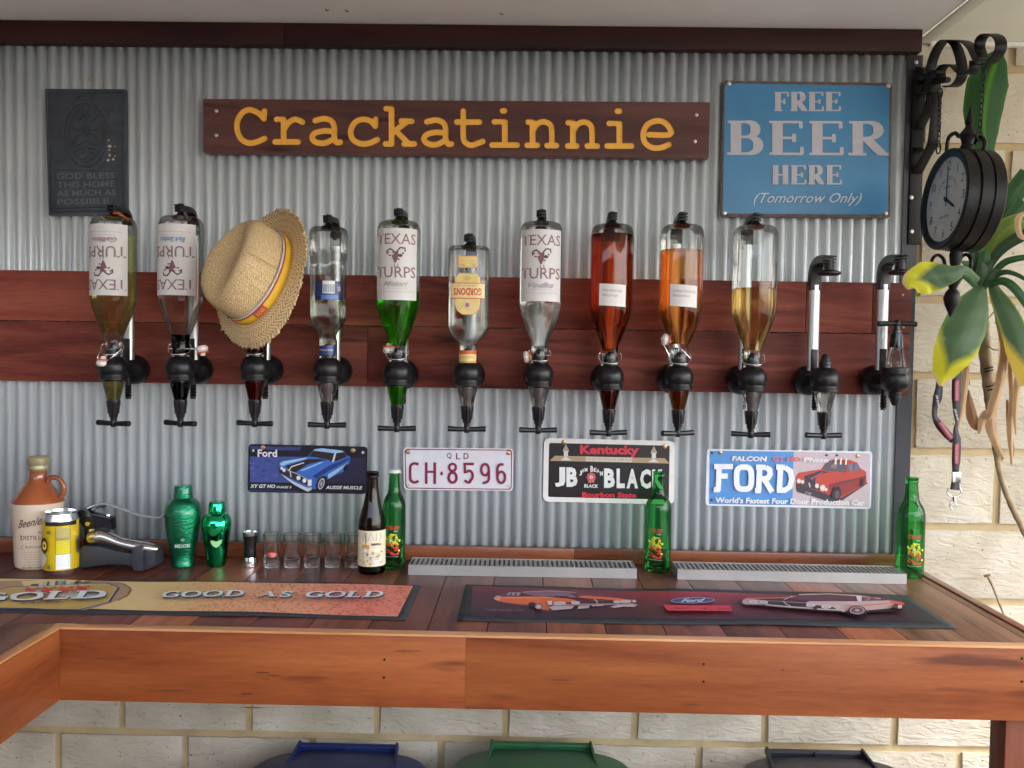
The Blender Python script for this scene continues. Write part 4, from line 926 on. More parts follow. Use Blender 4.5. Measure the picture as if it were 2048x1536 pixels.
# ribbon: yellow with a grey-and-red upper edge
def band(z0, z1, r0, nm, rgb, off):
    off -= 0.004
    mb = MB(); n_ = 72; vs = []
    for z in (z0, z1):
        for i in range(n_):
            a = 2*math.pi*i/n_; x, y = el(a, (0.078+off)*(1-0.35*z*.6) , (0.101+off)*(1-0.35*z*.6)); vs.append(HM @ Vector((x, y, z)))
    mb.add(vs, [(i, (i+1) % n_, n_+(i+1) % n_, n_+i) for i in range(n_)])
    o = mb.build(nm, simple('ribbon_'+nm, rgb, rough=0.6, var=0.05), hat, smooth=80); q = o.modifiers.new('t', 'SOLIDIFY'); q.thickness = 0.0006
    return o
band(0.001, 0.018, 0, 'ribbon', (0.80, 0.50, 0.03), 0.0018); band(0.0175, 0.0205, 0, 'ribbon_edge', (0.50, 0.05, 0.07), 0.0021); band(0.0202, 0.0245, 0, 'ribbon_edge', (0.55, 0.56, 0.58), 0.0018)
def hat_fn(u, v, l):      # u along the ribbon (angle, degrees), v height
    a = R(u); o_ = -0.0014 + 0.0002*l; x, y = el(a, (0.078+o_)*(1-0.35*v*.6), (0.101+o_)*(1-0.35*v*.6)); return HM @ Vector((x, y, v))
p = Print(hat_fn, hat); HA = -62
p.grid(HA, .0035, HA+18, .0175, (0.50, 0.06, 0.05), 6, name='printed_logo'); p.text('XXXX', HA+2, .015, HA+16, .0065, (0.75, 0.45, 0.05), bold=0.02); p.done(0.6)

# ================================================================== NUMBER PLATES ON THE TIN
YN = -0.0075
GP = 'number plates screwed to the tin'
def plate(label, corners, crop, outer, th=0.0015, rad=0.06, cat='number plate'):
    """corners px TL TR BR BL; crop = (ox, oy, s)"""
    q = [at(*p, YN) for p in corners]; t = thing('number_plate', (q[0]+q[1]+q[2]+q[3])/4, label, cat, GP)
    asp = (q[1]-q[0]).length / (q[3]-q[0]).length; f = quad_fn(*q, dl=0.00018)
    ol = [(u, v) for u, v in [(x/asp, y) for x, y in rrect(0, 0, asp, 1, rad*asp*.5, 5)]]
    o = slab([f(u, v, 0) for u, v in ol], (0, -1, 0), th).build('plate_sheet', inkm(outer, 0.3), t, smooth=30)
    return t, f, asp, Print(px_plane(YN-0.0002, *crop, dl=0.00016), o)
def inner(pr, f, asp, mu, mv, rgb, rad=.05, lay=1):
    k = MB(); pts = [(mu + x/asp*(1-2*mu), mv + y*(1-2*mv)) for x, y in rrect(0, 0, asp, 1, rad*asp*.5, 5)]
    k.add([f(u, v, lay) for u, v in pts], [tuple(range(len(pts)))]); k.build('printed_panel', inkm(rgb, 0.3), pr.parent, smooth=0); pr.layer = lay + 1

# blue muscle-car plate
t, f, asp, p = plate('black and blue metal plate with a picture of a blue striped muscle car', [(497, 888), (735, 893.5), (733, 988), (495, 984)], (480, 870, 7.314), (0.012, 0.012, 0.022))
p.layer = 3
p.poly([(150,315),(1000,318),(1250,320),(1250,690),(1040,700),(150,690)], (0.055, 0.085, 0.30), 'printed_picture')
p.poly([(1250,320),(1840,340),(1840,720),(1250,700)], (0.024, 0.022, 0.060)); p.poly([(150,165),(900,175),(880,225),(560,225),(150,200)], (0.045, 0.055, 0.20))
rg = random.Random(11)
for _ in range(16):
    x, y = rg.uniform(170, 560), rg.uniform(340, 660); p.poly([(x+rg.uniform(15,60)*math.cos(a), y+rg.uniform(8,32)*math.sin(a)) for a in [i*.9 for i in range(7)]], rg.choice([(0.075,0.12,0.38),(0.04,0.06,0.22),(0.085,0.10,0.34)])); p.layer -= .7
p.layer = 20; CB, CL, CD = (0.045, 0.15, 0.52), (0.30, 0.52, 0.80), (0.018, 0.045, 0.20)
def carpic(p, ox=0, oy=0, sx=1, sy=1, body=CB, hi=CL, lo=CD, scr=(0.03,0.018,0.018), bump=(0.55,0.58,0.66), name='printed_picture'):
    T = lambda L: [(ox + x*sx, oy + y*sy) for x, y in L]
    P = lambda L, c: p.poly(T(L), c, name)
    P([(575,430),(620,385),(985,320),(1095,205),(1200,190),(1500,225),(1560,290),(1620,320),(1610,400),(1570,450),(1540,520),(1290,640),(1260,700),(1140,790),(1060,790),(1000,825),(900,770),(800,720),(600,575),(580,500)], body)
    P([(1300,450),(1600,325),(1605,360),(1290,530),(1120,640),(1060,600)], lo)
    P([(1290,575),(1580,400),(1560,450),(1300,640)], hi)
    P([(1095,205),(1200,190),(1500,225),(1535,250),(1390,262),(1085,225)], hi)
    P([(1085,228),(1385,268),(1350,388),(1280,352),(1120,322),(1005,312)], scr); P([(1418,262),(1520,247),(1570,310),(1500,345),(1385,388)], scr)
    P([(1388,262),(1414,258),(1377,392),(1350,390)], (0.6,0.65,0.75))
    P([(590,410),(640,380),(980,325),(985,345),(700,420),(640,450),(600,440)], hi)
    P([(680,452),(960,362),(1000,350),(1290,352),(1000,425),(850,520),(820,545),(730,520)], scr)
    P([(850,530),(900,490),(1200,382),(1340,402),(1290,440),(1120,490),(980,590),(870,565)], body); P([(880,515),(1180,395),(1230,392),(930,520)], hi)
    p.line(T([(720,520),(760,460),(945,400)]), 14*abs(sx), (0.7,0.7,0.75), name)
    P([(582,455),(700,505),(860,560),(1010,640),(1000,735),(800,650),(600,565)], (0.03,0.025,0.04))
    P([(600,555),(720,630),(800,680),(1000,770),(1060,760),(1050,800),(1000,825),(890,770),(800,720),(700,650)], bump)
    p.line(T([(700,508),(860,570),(1010,650)]), 10*abs(sx), (0.5,0.5,0.58), name); p.line(T([(745,530),(755,610)]), 16*abs(sx), (0.6,0.6,0.66), name)
    for (x, y, r) in ((655,510,24), (620,482,20), (865,622,30), (952,662,28)): p.disc(ox+x*sx, oy+y*sy, r*abs(sx), r*abs(sy)*1.1, (0.75,0.76,0.82), 14, name=name)
    P([(1000,650),(1058,645),(1056,735),(1002,742)], (0.75,0.75,0.8))
    P([(1130,790),(1120,740),(1150,640),(1230,590),(1275,600),(1285,660),(1255,740),(1190,800)], (0.015,0.013,0.018))
    p.disc(ox+1200*sx, oy+708*sy, 42*abs(sx), 85*abs(sy), (0.50,0.50,0.54), 20, rot=18, name=name); p.disc(ox+1200*sx, oy+708*sy, 30*abs(sx), 68*abs(sy), (0.10,0.10,0.12), 20, rot=18, name=name); p.disc(ox+1200*sx, oy+708*sy, 14*abs(sx), 34*abs(sy), (0.4,0.4,0.45), 14, rot=18, name=name)
    P([(1515,490),(1545,440),(1575,410),(1572,470),(1540,525)], (0.012,0.012,0.016))
carpic(p)
W_ = (0.74, 0.74, 0.80)
p.text('Ford', 272, 205, 556, 315, W_, bold=0.03, skew=4); p.done(.3); p.text('XY GT HO', 160, 712, 530, 768, W_, bold=0.03, shear=0.25, skew=3); p.text('PHASE 3', 545, 738, 765, 772, W_, bold=0.02, shear=0.3, skew=2); p.done(.3); p.text('AUSSIE MUSCLE', 1265, 734, 1800, 784, W_, bold=0.03, shear=0.25, skew=6)
p.line([(150,800),(880,815)], 10, (0.05,0.06,0.22)); p.done(0.3)
for px, py, m_ in ((526, 895, 'brass'), (706, 901, 'brass')): screw(t, at(px, py, YN-0.004), 0.0056, m_)
for px, py in ((506.5, 901), (726, 905)): p2 = at(px, py, YN-0.0045); MB().lathe([(0.0032,0),(0.0032,0.0004),(0,0.0004)], 12, Matrix.Translation(p2) @ Matrix.Rotation(R(90), 4, 'X')).build('bolt_hole_rim', inkm((0.55,0.56,0.60)), t)

# Queensland plate
MAR = (0.22, 0.022, 0.06)
t, f, asp, p = plate('white number plate with maroon border and characters CH 8596', [(806.5, 895), (1027, 897), (1026, 982), (808, 979.5)], (790, 880, 7.877), (0.74, 0.71, 0.76), rad=.07)
inner(p, f, asp, .012, .028, MAR, .065, 1); inner(p, f, asp, .022, .052, (0.70, 0.69, 0.76), .06, 2)
p.text('Q', 815, 203, 895, 300, MAR, bold=0.012); p.text('L', 962, 205, 1028, 303, MAR, bold=0.012); p.text('D', 1080, 205, 1163, 303, MAR, bold=0.012)
p.done(.3); lw = 42; p.line([(q.x, q.y) for q in catmull([(372,385,0),(345,375,0),(300,368,0),(258,390,0),(240,440,0),(240,600,0),(258,645,0),(305,668,0),(350,655,0),(370,640,0)], 3)], lw, MAR, 'letter'); p.done(.3)
p.line([(493,352),(493,690)], lw, MAR, 'letter'); p.line([(628,352),(628,692)], lw, MAR, 'letter'); p.line([(493,500),(628,500)], 36, MAR, 'letter'); p.done(.3)
p.poly([(735,488),(762,525),(735,564),(708,525)], MAR, 'letter'); p.done(.3)
p.line(arc(908,430,54,56,0,360,20), lw-4, MAR, 'letter'); p.line(arc(908,590,62,80,0,360,24), lw, MAR, 'letter'); p.done(.3)
p.line([(1245,376),(1105,376)], lw, MAR, 'letter'); p.line([(1103,358),(1103,520)], lw-6, MAR, 'letter'); p.line([(1103,512)] + arc(1165,560,60,80,-90,70,12)[:] + [(q.x, q.y) for q in catmull([(1185,660,0),(1150,668,0),(1100,635,0)], 3)][0:], lw-2, MAR, 'letter'); p.done(.3)
p.line(arc(1420,465,60,88,0,360,22), lw-2, MAR, 'letter'); p.line([(1480,470),(1482,610),(1462,650),(1420,672),(1385,672)], lw-2, MAR, 'letter'); p.done(.3)
p.line(arc(1675,585,60,88,0,360,22), lw-2, MAR, 'letter'); p.line([(1615,580),(1614,450),(1632,400),(1670,380),(1712,385)], lw-2, MAR, 'letter'); p.done(0.3)
for px, py in ((816.5, 904), (1017, 906)): screw(t, at(px, py, YN-0.0008), 0.0052, 'brass')
for px, py in ((816, 970), (1016, 972)): MB().lathe([(0.0030,0),(0.0030,0.0005),(0.0018,0.0005)], 12, Matrix.Translation(at(px, py, YN-0.0008)) @ Matrix.Rotation(R(90), 4, 'X')).build('eyelet', M['zinc'], t)

# Kentucky plate
t, f, asp, p = plate('black Kentucky number plate with white rim and bold white lettering', [(1088, 876), (1350, 882), (1348, 1009), (1085.5, 1003)], (1070, 860, 6.827), (0.78, 0.76, 0.75), rad=.09)
BK = (0.018, 0.014, 0.018); KR = (0.60, 0.035, 0.06); WH = (0.78, 0.78, 0.80); TAN = (0.42, 0.30, 0.19)
inner(p, f, asp, .040, .075, BK, .03, 2)
p.text('Kentucky', 615, 205, 1420, 365, KR, bold=0.045, skew=8); p.done(.3)
p.poly([(200,420),(270,350),(1770,385),(1838,457)], TAN)
for ox, oy in ((0, 0), (1200, 25)):
    p.poly([(345+ox,413+oy),(420+ox,362+oy),(495+ox,415+oy)], (0.66,0.63,0.6)); p.poly([(393+ox,360+oy),(393+ox,292+oy),(378+ox,288+oy),(422+ox,192+oy),(465+ox,290+oy),(450+ox,294+oy),(450+ox,362+oy)], (0.66,0.63,0.6)); p.poly([(390+ox,284+oy),(422+ox,196+oy),(456+ox,286+oy)], TAN)
p.poly([(692,363),(1325,377),(1322,438),(690,424)], (0.66,0.60,0.54)); p.text('THE BEST BOURBON HAS COME FROM', 700, 372, 1315, 412, (0.40,0.30,0.22), bold=0.01, skew=14)
p.done(.3); p.text('J', 272, 505, 412, 772, WH, bold=0.05, name='letter'); p.done(.3); p.text('B', 428, 508, 580, 774, WH, bold=0.05, name='letter'); p.done(.3)
for ch, a, b in (('B',942,1090),('L',1112,1225),('A',1248,1405),('C',1432,1580),('K',1598,1755)): p.text(ch, a, 522+(a-942)*.022, b, 788+(a-942)*.022, WH, bold=0.05, name='letter'); p.done(.3)
for i, (ch, x, y, h) in enumerate((('J',620,548,70),('I',655,528,46),('M',695,515,52),('B',775,488,80),('E',820,515,52),('A',860,528,54),('M',905,560,62))):
    p.text(ch, x-20*(1 if ch not in 'I' else .4), y, x+20*(1 if ch not in 'I' else .4), y+h, WH, bold=0.03)
for a in range(0, 360, 45): p.disc(765+38*math.cos(R(a)), 640+38*math.sin(R(a)), 28, 28, (0.55,0.10,0.13), 12)
p.disc(765, 640, 40, 40, (0.62,0.16,0.18), 16); p.disc(765, 640, 20, 20, (0.75,0.68,0.66), 14); p.disc(765,640,8,8,(0.1,.05,.05),8)
p.poly([(738,680),(722,722),(745,712),(762,724),(766,684)], (0.6,0.22,0.15)); p.poly([(770,684),(775,722),(790,708),(808,716),(795,678)], (0.6,0.22,0.15))
p.text('BLACK', 668, 732, 858, 780, WH, bold=0.03, shear=0.1, skew=6); p.text('Bourbon State', 640, 838, 1380, 915, KR, bold=0.045, skew=8); p.done(0.3)
for px, py in ((1128, 884.5), (1329.5, 893)): screw(t, at(px, py, YN-0.001), 0.0054, 'brass')

# long blue and pink plate
t, f, asp, p = plate('long blue and pink number plate with large white lettering and a red car', [(1414, 898), (1745, 903), (1742, 1018), (1411, 1011)], (1400, 880, 5.535), (0.72, 0.76, 0.86), rad=.04)
p.layer = 2; p.poly([(108,118),(1035,128),(1022,722),(100,708)], (0.075, 0.27, 0.62)); p.poly([(1035,128),(1885,148),(1876,748),(1022,722)], (0.56, 0.45, 0.50)); p.layer = 5
RC = (0.50, 0.050, 0.035); DK = (0.035, 0.022, 0.05)
p.poly([(1070,560),(1440,690),(1580,665),(1860,475),(1780,455),(1440,560)], (0.05,0.03,0.05))
p.poly([(1058,405),(1090,362),(1340,322),(1400,235),(1480,215),(1660,220),(1740,250),(1770,310),(1838,350),(1842,470),(1780,520),(1560,640),(1480,640),(1440,600),(1350,640),(1070,560),(1060,490)], RC)
p.poly([(1420,560),(1440,480),(1835,400),(1838,470),(1560,625),(1500,540)], (0.30,0.03,0.03)); p.poly([(1420,500),(1835,395),(1835,412),(1430,520)], (0.12,0.03,0.04))
p.poly([(1150,400),(1330,340),(1420,352),(1300,392),(1272,440),(1275,500),(1200,520),(1160,470)], DK); p.poly([(1215,425),(1345,355),(1365,358),(1235,440)], (0.30,0.08,0.12))
p.poly([(1350,322),(1410,240),(1500,222),(1620,270),(1612,362),(1480,342),(1400,345)], (0.10,0.08,0.12)); p.poly([(1440,300),(1480,240),(1530,250),(1500,320)], (0.22,.17,.18))
p.poly([(1632,272),(1685,255),(1690,345),(1652,352)], (0.14,.18,.26)); p.poly([(1700,255),(1740,265),(1765,315),(1758,335),(1706,342)], (0.12,.14,.22))
p.poly([(1070,430),(1160,452),(1270,502),(1400,515),(1400,572),(1250,540),(1070,500)], (0.06,0.03,0.045)); p.poly([(1060,490),(1400,592),(1440,640),(1350,655),(1075,570)], (0.04,0.025,0.045))
for x, y, r in ((1090,452,24),(1130,462,20),(1290,505,24),(1352,528,32),(1388,545,18)): p.disc(x, y, r, r*1.15, (0.72,0.55,0.52), 14); p.disc(x, y, r*.55, r*.6, (0.80,0.72,0.70), 10)
p.line([(1200,470),(1212,520)], 16, (0.6,0.45,0.48)); p.text('GT HO', 1155, 568, 1225, 600, (0.6,.6,.65), skew=10)
p.poly([(1455,640),(1450,580),(1480,520),(1530,510),(1555,550),(1550,620),(1510,660)], (0.02,0.015,0.03)); p.disc(1510,600,26,46,(0.10,.08,.1),14,rot=12); p.poly([(1770,500),(1780,430),(1805,425),(1800,500),(1780,520)], (0.02,.015,.03))
p.text('FALCON', 348, 175, 735, 230, WH, bold=0.04, shear=0.12, skew=5); p.text('GT HO', 795, 182, 1105, 232, (0.72,0.14,0.16), bold=0.04, skew=5); p.text('Phase', 1140, 190, 1415, 242, WH, bold=0.03, shear=0.1, skew=4); p.text('111', 1480, 194, 1620, 266, WH, bold=0.03, shear=0.1, skew=4)
q = lambda L: p.line(L, 66, (0.80,0.82,0.86), 'letter')
def FL(strokes, wd=62):
    s_ = Print(p.fn, p.parent); s_.layer = p.layer
    for st in strokes: s_.line(st, wd, (0.80, 0.82, 0.87), 'letter')
    s_.done(0.3)
FL([[(195,555),(208,262)],[(150,290),(358,290)],[(200,395),(300,395)],[(145,545),(215,545)]], 58)
FL([[(600-115+88*math.cos(R(a))**1 if 0 else 480+(82 if math.cos(R(a))>0 else -82)*abs(math.cos(R(a)))**.6, 418+(122 if math.sin(R(a))>0 else -122)*abs(math.sin(R(a)))**.6) for a in range(0,361,15)]], 62)
FL([[(640,570),(655,272)],[(612,298),(720,300)],[(720,300),(762,325),(768,375),(745,415),(700,425),(655,425)],[(700,425),(790,572)],[(600,555),(665,555)]], 60)
FL([[(870,560),(885,280)],[(835,295),(930,300)],[(930,300),(990,340),(1008,430),(985,515),(930,550),(840,550)]], 60)
p.layer += 8; p.text("World's Fastest Four Door Production Car", 165, 632, 1812, 718, WH, bold=0.03, shear=0.08, skew=0 ) if False else p.text("World's Fastest Four Door Production Car", 165, 625, 1812, 690, WH, bold=0.03, shear=0.08, skew=30)
p.done(0.3)
for px, py in ((1441, 905), (1715.5, 912)): screw(t, at(px, py, YN-0.0012), 0.0045, 'brass')
for px, py in ((1424, 906), (1653, 910.5), (1674, 910.5), (1423, 1000)): MB().lathe([(0.0026,0),(0.0026,0.0005),(0,0.0005)], 12, Matrix.Translation(at(px, py, YN-0.003)) @ Matrix.Rotation(R(90), 4, 'X')).build('bolt_hole', inkm((0.015,0.015,0.05)), t)

# ================================================================== ON THE COUNTER
ZT = Z_TOP + 0.0004
def spot(px, py): return onz(px, py, ZT)
def px2m(p): return F_PX / (p.y + 2.0)           # pixels per metre at that depth
# stoneware rum jug
c = spot(77, 1131); k = px2m(c)
jug = thing('stoneware_jug', c, 'cream and brown stoneware rum jug with handle behind the yellow can', 'jug')
T = Matrix.Translation(c)
M['cream'] = simple('cream_glaze', (0.62, 0.50, 0.39), rough=0.2, var=0.05, scale=14, coat=0.3); M['brownglaze'] = simple('brown_glaze', (0.28, 0.075, 0.025), rough=0.14, var=0.22, scale=22, coat=0.5)
h = lambda py: (1137-py)/k*1.0
MB().lathe([(0,0),(0.041,0),(0.0448,0.004),(0.0465,0.012),(0.0492,h(1060)),(0.0512,h(1006))], 48, T).build('body', M['cream'], jug)
MB().lathe([(0.0513,h(1006)),(0.0505,h(1003)),(0.045,h(994)),(0.032,h(978)),(0.021,h(965)),(0.0175,h(955)),(0.0170,h(943)),(0.018,h(941))], 48, T).build('shoulder', M['brownglaze'], jug)
M['goldcap'] = simple('gold_cap', (0.38, 0.34, 0.20), rough=0.35, metal=0.4, var=0.2, scale=40, bump=0.1)
MB().lathe([(0.0165,h(943)),(0.0195,h(942)),(0.021,h(938)),(0.0195,h(932)),(0.0215,h(928)),(0.0215,h(918)),(0.019,h(914.5)),(0,h(914))], 36, T).build('cap', M['goldcap'], jug)
hp = [(96,966),(98,958),(105,954.5),(114,956),(122,962),(127.5,973),(127,986),(122.5,994),(119,998)]
Yh = c.y - 0.004
MB().tube(catmull([at(x, y, Yh) for x, y in hp], 4), 0.0052, 10).build('handle', M['brownglaze'], jug, smooth=60)
def cyl_map(c, rad_fn, dl=0.00015):
    def fn(u, v, l):
        r = rad_fn(v); a = u/r; rr = r + 0.0003 + dl*l
        yaw = math.atan2(c.x-CAM.x, c.y-CAM.y)      # turned so that the print faces the room
        return Vector((c.x + rr*math.sin(a-yaw), c.y - rr*math.cos(a-yaw), c.z + v))
    return fn
jr = lambda v: 0.0465 + (0.0512-0.0465)*(v-0.012)/(h(1006)-0.012)
p = Print(cyl_map(c, jr), jug); BR = (0.10, 0.05, 0.03)
p.text('Beenleigh', -.042, .107, .026, .084, BR, bold=0.015, shear=0.5, skew=.012); p.line([(-.040,.079),(.02,.094)], .0008, BR); p.text('RUM', .000, .083, .018, .0785, BR)
p.text('DISTILLERY', -.034, .0745, .026, .066, BR, bold=0.0); p.line([(-.036,.064),(.026,.066)], .0006, BR); p.line([(-.036,.0765),(-.032,.064)], .0012, BR)
p.line([(-.030,.0545),(.022,.0555)], .0006, BR); p.line([(-.030,.0455),(.022,.0465)], .0006, BR); p.line([(-.030,.0545),(-.034,.050),(-.030,.0455)], .0008, BR); p.text('RUM LIQUEUR', -.024, .053, .020, .0475, BR)
for i, tx in enumerate(('In its old stone jars the rum', 'liqueur was made from the best', 'sugar cane grown by the river', 'and aged for years in oak', 'before it was bottled')): p.text(tx, -.032+.002*i, .041-.0052*i, .022, .0385-.0052*i, BR)
p.text('the old distillery by river', -.028, .014, .022, .0115, BR); p.text('EST 1884 QUEENSLAND', -.030, .0085, .022, .0055, BR, bold=.03); p.done(0.5)

# yellow can
c = spot(122, 1143); k = px2m(c); can = thing('drink_can', c, 'yellow drink can with silver rim and white barcode panel, on the counter before the jug', 'can')
T = Matrix.Translation(c); r_ = 33.5/k; H_ = 124/k
M['canyellow'] = simple('can_yellow', (0.72, 0.50, 0.015), rough=0.26, metal=0.25, var=0.05); M['canrim'] = simple('can_aluminium', (0.66, 0.67, 0.70), rough=0.22, metal=0.95, var=0.05)
MB().lathe([(r_*.80,.000),(r_*.86,.004),(r_*.98,.0095)], 48, T).build('base_rim', M['canrim'], can)
MB().lathe([(r_*.98,.0094),(r_,.012),(r_,H_-.0175)], 48, T).build('body', M['canyellow'], can)
MB().lathe([(r_,H_-.0175),(r_*.995,H_-.016),(r_*.89,H_-.006),(r_*.875,H_-.0035),(r_*.91,H_-.001),(r_*.91,H_),(r_*.87,H_),(r_*.85,H_-.006),(r_*.80,H_-.008),(0,H_-.0075)], 48, T).build('lid', M['canrim'], can)
MB().strap([c+V3(0,-.012,H_-.0058), c+V3(0,-.004,H_-.0055), c+V3(0,.006,H_-.0058)], (1,0,0), .007, .0012).build('ring_pull', M['canrim'], can)
p = Print(cyl_map(c, lambda v: r_+.0001), can)
p.grid(-.0335,H_-.026,.0335,H_-.0176,(0.015,0.015,0.02),16); p.layer+=1

p.grid(-.0095,.0120,.0190,.0430,(0.74,0.76,0.80),8)
for i in range(13): p.line([(-.0070,.0390-.0018*i),(.0140,.0390-.0018*i)], .0009 if i%3 else .0004, (0.12,.13,.18), bump=False)
p.layer+=1; DG=(0.16,0.14,0.06)
p.line([(.0175,.014),(.0175,H_-.028)], .0011, DG); p.line([(-.0095,.044),(-.0095,H_-.028)], .0008, DG); p.grid(-.009,.0735,.0185,.0770,(0.3,.28,.22),6)
p.grid(-.0085,.0785,.0165,H_-.030,(0.47,0.41,0.14),6); p.grid(-.0085,.0450,.0165,.072,(0.70,0.62,0.03),6)
for i in range(7): p.text('per serve 1.4 std drink'[:14+i], -.0075, H_-.034-.0042*i, .0150, H_-.0365-.0042*i, (0.30,.26,.10)); 
for i in range(5): p.text('contains refreshing malt'[:16+i], -.0075, .0700-.0048*i, .0150, .0672-.0048*i, (0.48,.40,.02))
p.disc(-.0225,H_-.0385,.0045,.0038,DG); p.disc(-.0225,.0185,.0042,.0048,DG)
p.disc(-.0330,.062,.0095,.0165,(0.03,0.028,0.03)); p.disc(-.0315,.062,.0055,.0095,(0.72,0.50,0.015)); p.disc(-.031,.062,.002,.004,(0.03,0.028,0.03)); p.disc(.0335,.060,.0035,.020,(0.03,0.028,0.03))
p.poly([(-.040,.052),(-.030,.044),(-.025,.036),(-.028,.026),(-.038,.015)], (0.5,.48,.42)); p.done(0.28)

# lever corkscrew on its stand
cs = thing('lever_corkscrew', spot(238, 1134), 'black and silver lever corkscrew resting on a black stand', 'corkscrew')
Yc = spot(238, 1134).y
def CP(x, y, dy=0.0): return at(x/5.485, 890+y/5.485, Yc+dy)
def extr(pts, y0, y1, name, mat, bevel=.0015, dyf=None, smooth=40):
    a = [CP(x, y, y0) for x, y in pts]; mb = MB(); kk = len(a); b_ = [CP(x, y, y1) for x, y in pts]
    b_ = [Vector((p.x, p2.y, p.z)) for p, p2 in zip(a, b_)]
    mb.add(a + b_, [tuple(range(kk)), tuple(range(2*kk-1, kk-1, -1))] + [(i, kk+i, kk+(i+1) % kk, (i+1) % kk) for i in range(kk)])
    return mb.build(name, M[mat], cs, bevel=bevel, smooth=smooth)
M['stand'] = simple('charcoal_stand', (0.030, 0.034, 0.042), rough=0.4, var=0.1)
extr([(870,1150),(905,1110),(1100,1120),(1300,1175),(1460,1195),(1460,1330),(1340,1315),(1180,1310),(1020,1335),(880,1348),(862,1300)], -.030, .026, 'stand', 'stand')
extr([(1450,1125),(1545,1108),(1556,1160),(1560,1384),(1500,1386),(1452,1372)], -.042, -.030, 'stand_arm', 'stand'); extr([(1560,1165),(1640,1168),(1690,1150),(1695,1330),(1625,1360),(1562,1384)], -.030, .024, 'stand_arm', 'stand')
# silver grips: two long rounded handles
def grip(dy, nm='grip'):
    pts = [(985,1010),(1050,990),(1120,985),(1200,1010),(1300,1050),(1450,1085),(1600,1110),(1700,1120),(1738,1112)]
    rr = [.0105,.0128,.0135,.0118,.0098,.0105,.0112,.008,.003]
    rr = [q*1.22 for q in rr]; pc = catmull([CP(x, y+20, dy) for x, y in pts], 3); r2 = []
    for i in range(len(pc)):
        q_ = i/3; a = int(min(q_, len(rr)-2)); fr = q_-a; r2.append(rr[a]*(1-fr)+rr[a+1]*fr)
    MB().tube(pc, r2, 14).build(nm, M['satin'], cs, smooth=70)
grip(-.017); grip(.015)
extr([(945,935),(1040,930),(1050,1120),(990,1165),(940,1150)], -.012, .010, 'barrel', 'black_gloss'); extr([(975,925),(1035,920),(1030,1060),(972,1062)], -.015, -.012, 'barrel_plate', 'satin', .0006)
extr([(835,760),(850,715),(900,700),(960,712),(1000,750),(1110,770),(1215,800),(1225,940),(1130,955),(960,930),(905,900),(850,830)], -.014, .012, 'lever_head', 'black_gloss', .004)
extr([(925,900),(985,905),(990,1180),(920,1200)], -.008, .008, 'frame_leg', 'black_gloss', .002)
MB().lathe([(0,-.017),(.0045,-.017),(.0055,-.014),(.0055,-.010)], 16, Matrix.Translation(CP(1000, 850, 0)) @ Matrix.Rotation(R(-90), 4, 'X')).build('pivot_pin', M['chrome'], cs)
a = CP(1180, 925, 0); b = CP(1185, 755, 0); MB().tube([a, a.lerp(b,.55), a.lerp(b,.56), b.lerp(a,.06), b], [.0055,.0055,.0064,.0064,.0054], 14).build('screw_barrel', M['chrome'], cs, smooth=50)
lv = catmull([CP(x, y, 0) for x, y in ((930,735),(970,695),(1040,662),(1130,645),(1230,662),(1360,705),(1480,750),(1600,780),(1720,792),(1780,785),(1815,755))], 4)
MB().strap(lv, (0.05, 1, 0), [.0085 if i < 12 else .0068 for i in range(len(lv))], .0028).build('lever_handle', M['satin'], cs, bevel=.0008, smooth=70)
lv2 = [p + V3(0,0,-.002) for p in lv[2:10]]
MB().strap(catmull([CP(x, y, 0) for x, y in ((975,752),(1010,715),(1080,680),(1160,668))], 4), (0, 1, 0), .006, .004).build('lever_web', M['black_gloss'], cs, smooth=60)
for i in range(1): MB().tube([CP(1040, 1100, 0) + V3(.006*math.cos(a_*.8), .006*math.sin(a_*.8), -.0009*a_) for a_ in range(28)], .0011, 6).build('spiral_worm', M['chrome'], cs, smooth=60)

# shakers
def foil(name, col, scale, bump, rough):
    m, n, l, b = _new(name); S(b, 'Metallic', 0.85); S(b, 'Roughness', rough); S(b, 'Base Color', (*col, 1)); S(b, 'Coat Weight', .6); S(b, 'Coat Roughness', .05)
    tc = n.new('ShaderNodeTexCoord'); mp = n.new('ShaderNodeMapping'); mp.inputs['Rotation'].default_value = (R(30), R(40), 0); mp.inputs['Scale'].default_value = (1, 1, 3.4); l.new(tc.outputs['Object'], mp.inputs['Vector'])
    v = n.new('ShaderNodeTexVoronoi'); v.inputs['Scale'].default_value = scale; l.new(mp.outputs[0], v.inputs['Vector']); n2 = n.new('ShaderNodeTexNoise'); n2.inputs['Scale'].default_value = scale*2.2; n2.inputs['Detail'].default_value = 4; l.new(mp.outputs[0], n2.inputs['Vector'])
    ad = n.new('ShaderNodeMath'); ad.operation = 'ADD'; l.new(v.outputs['Distance'], ad.inputs[0]); l.new(n2.outputs['Fac'], ad.inputs[1])
    bp = n.new('ShaderNodeBump'); bp.inputs['Strength'].default_value = bump; bp.inputs['Distance'].default_value = 0.002; l.new(ad.outputs[0], bp.inputs['Height']); l.new(bp.outputs[0], b.inputs['Normal']); return m
M['foil'] = foil('green_foil', (0.006, 0.20, 0.095), 120, 0.40, 0.24); M['gchrome'] = simple('green_chrome', (0.02, 0.50, 0.20), rough=0.07, metal=1.0, var=0.05)
c = spot(366, 1131); k = px2m(c); sh1 = thing('cocktail_shaker', c, 'taller cocktail shaker in crinkled dark green foil finish', 'cocktail shaker', 'green cocktail shakers'); T = Matrix.Translation(c)
hh = lambda py: (1137-py)/k*.985
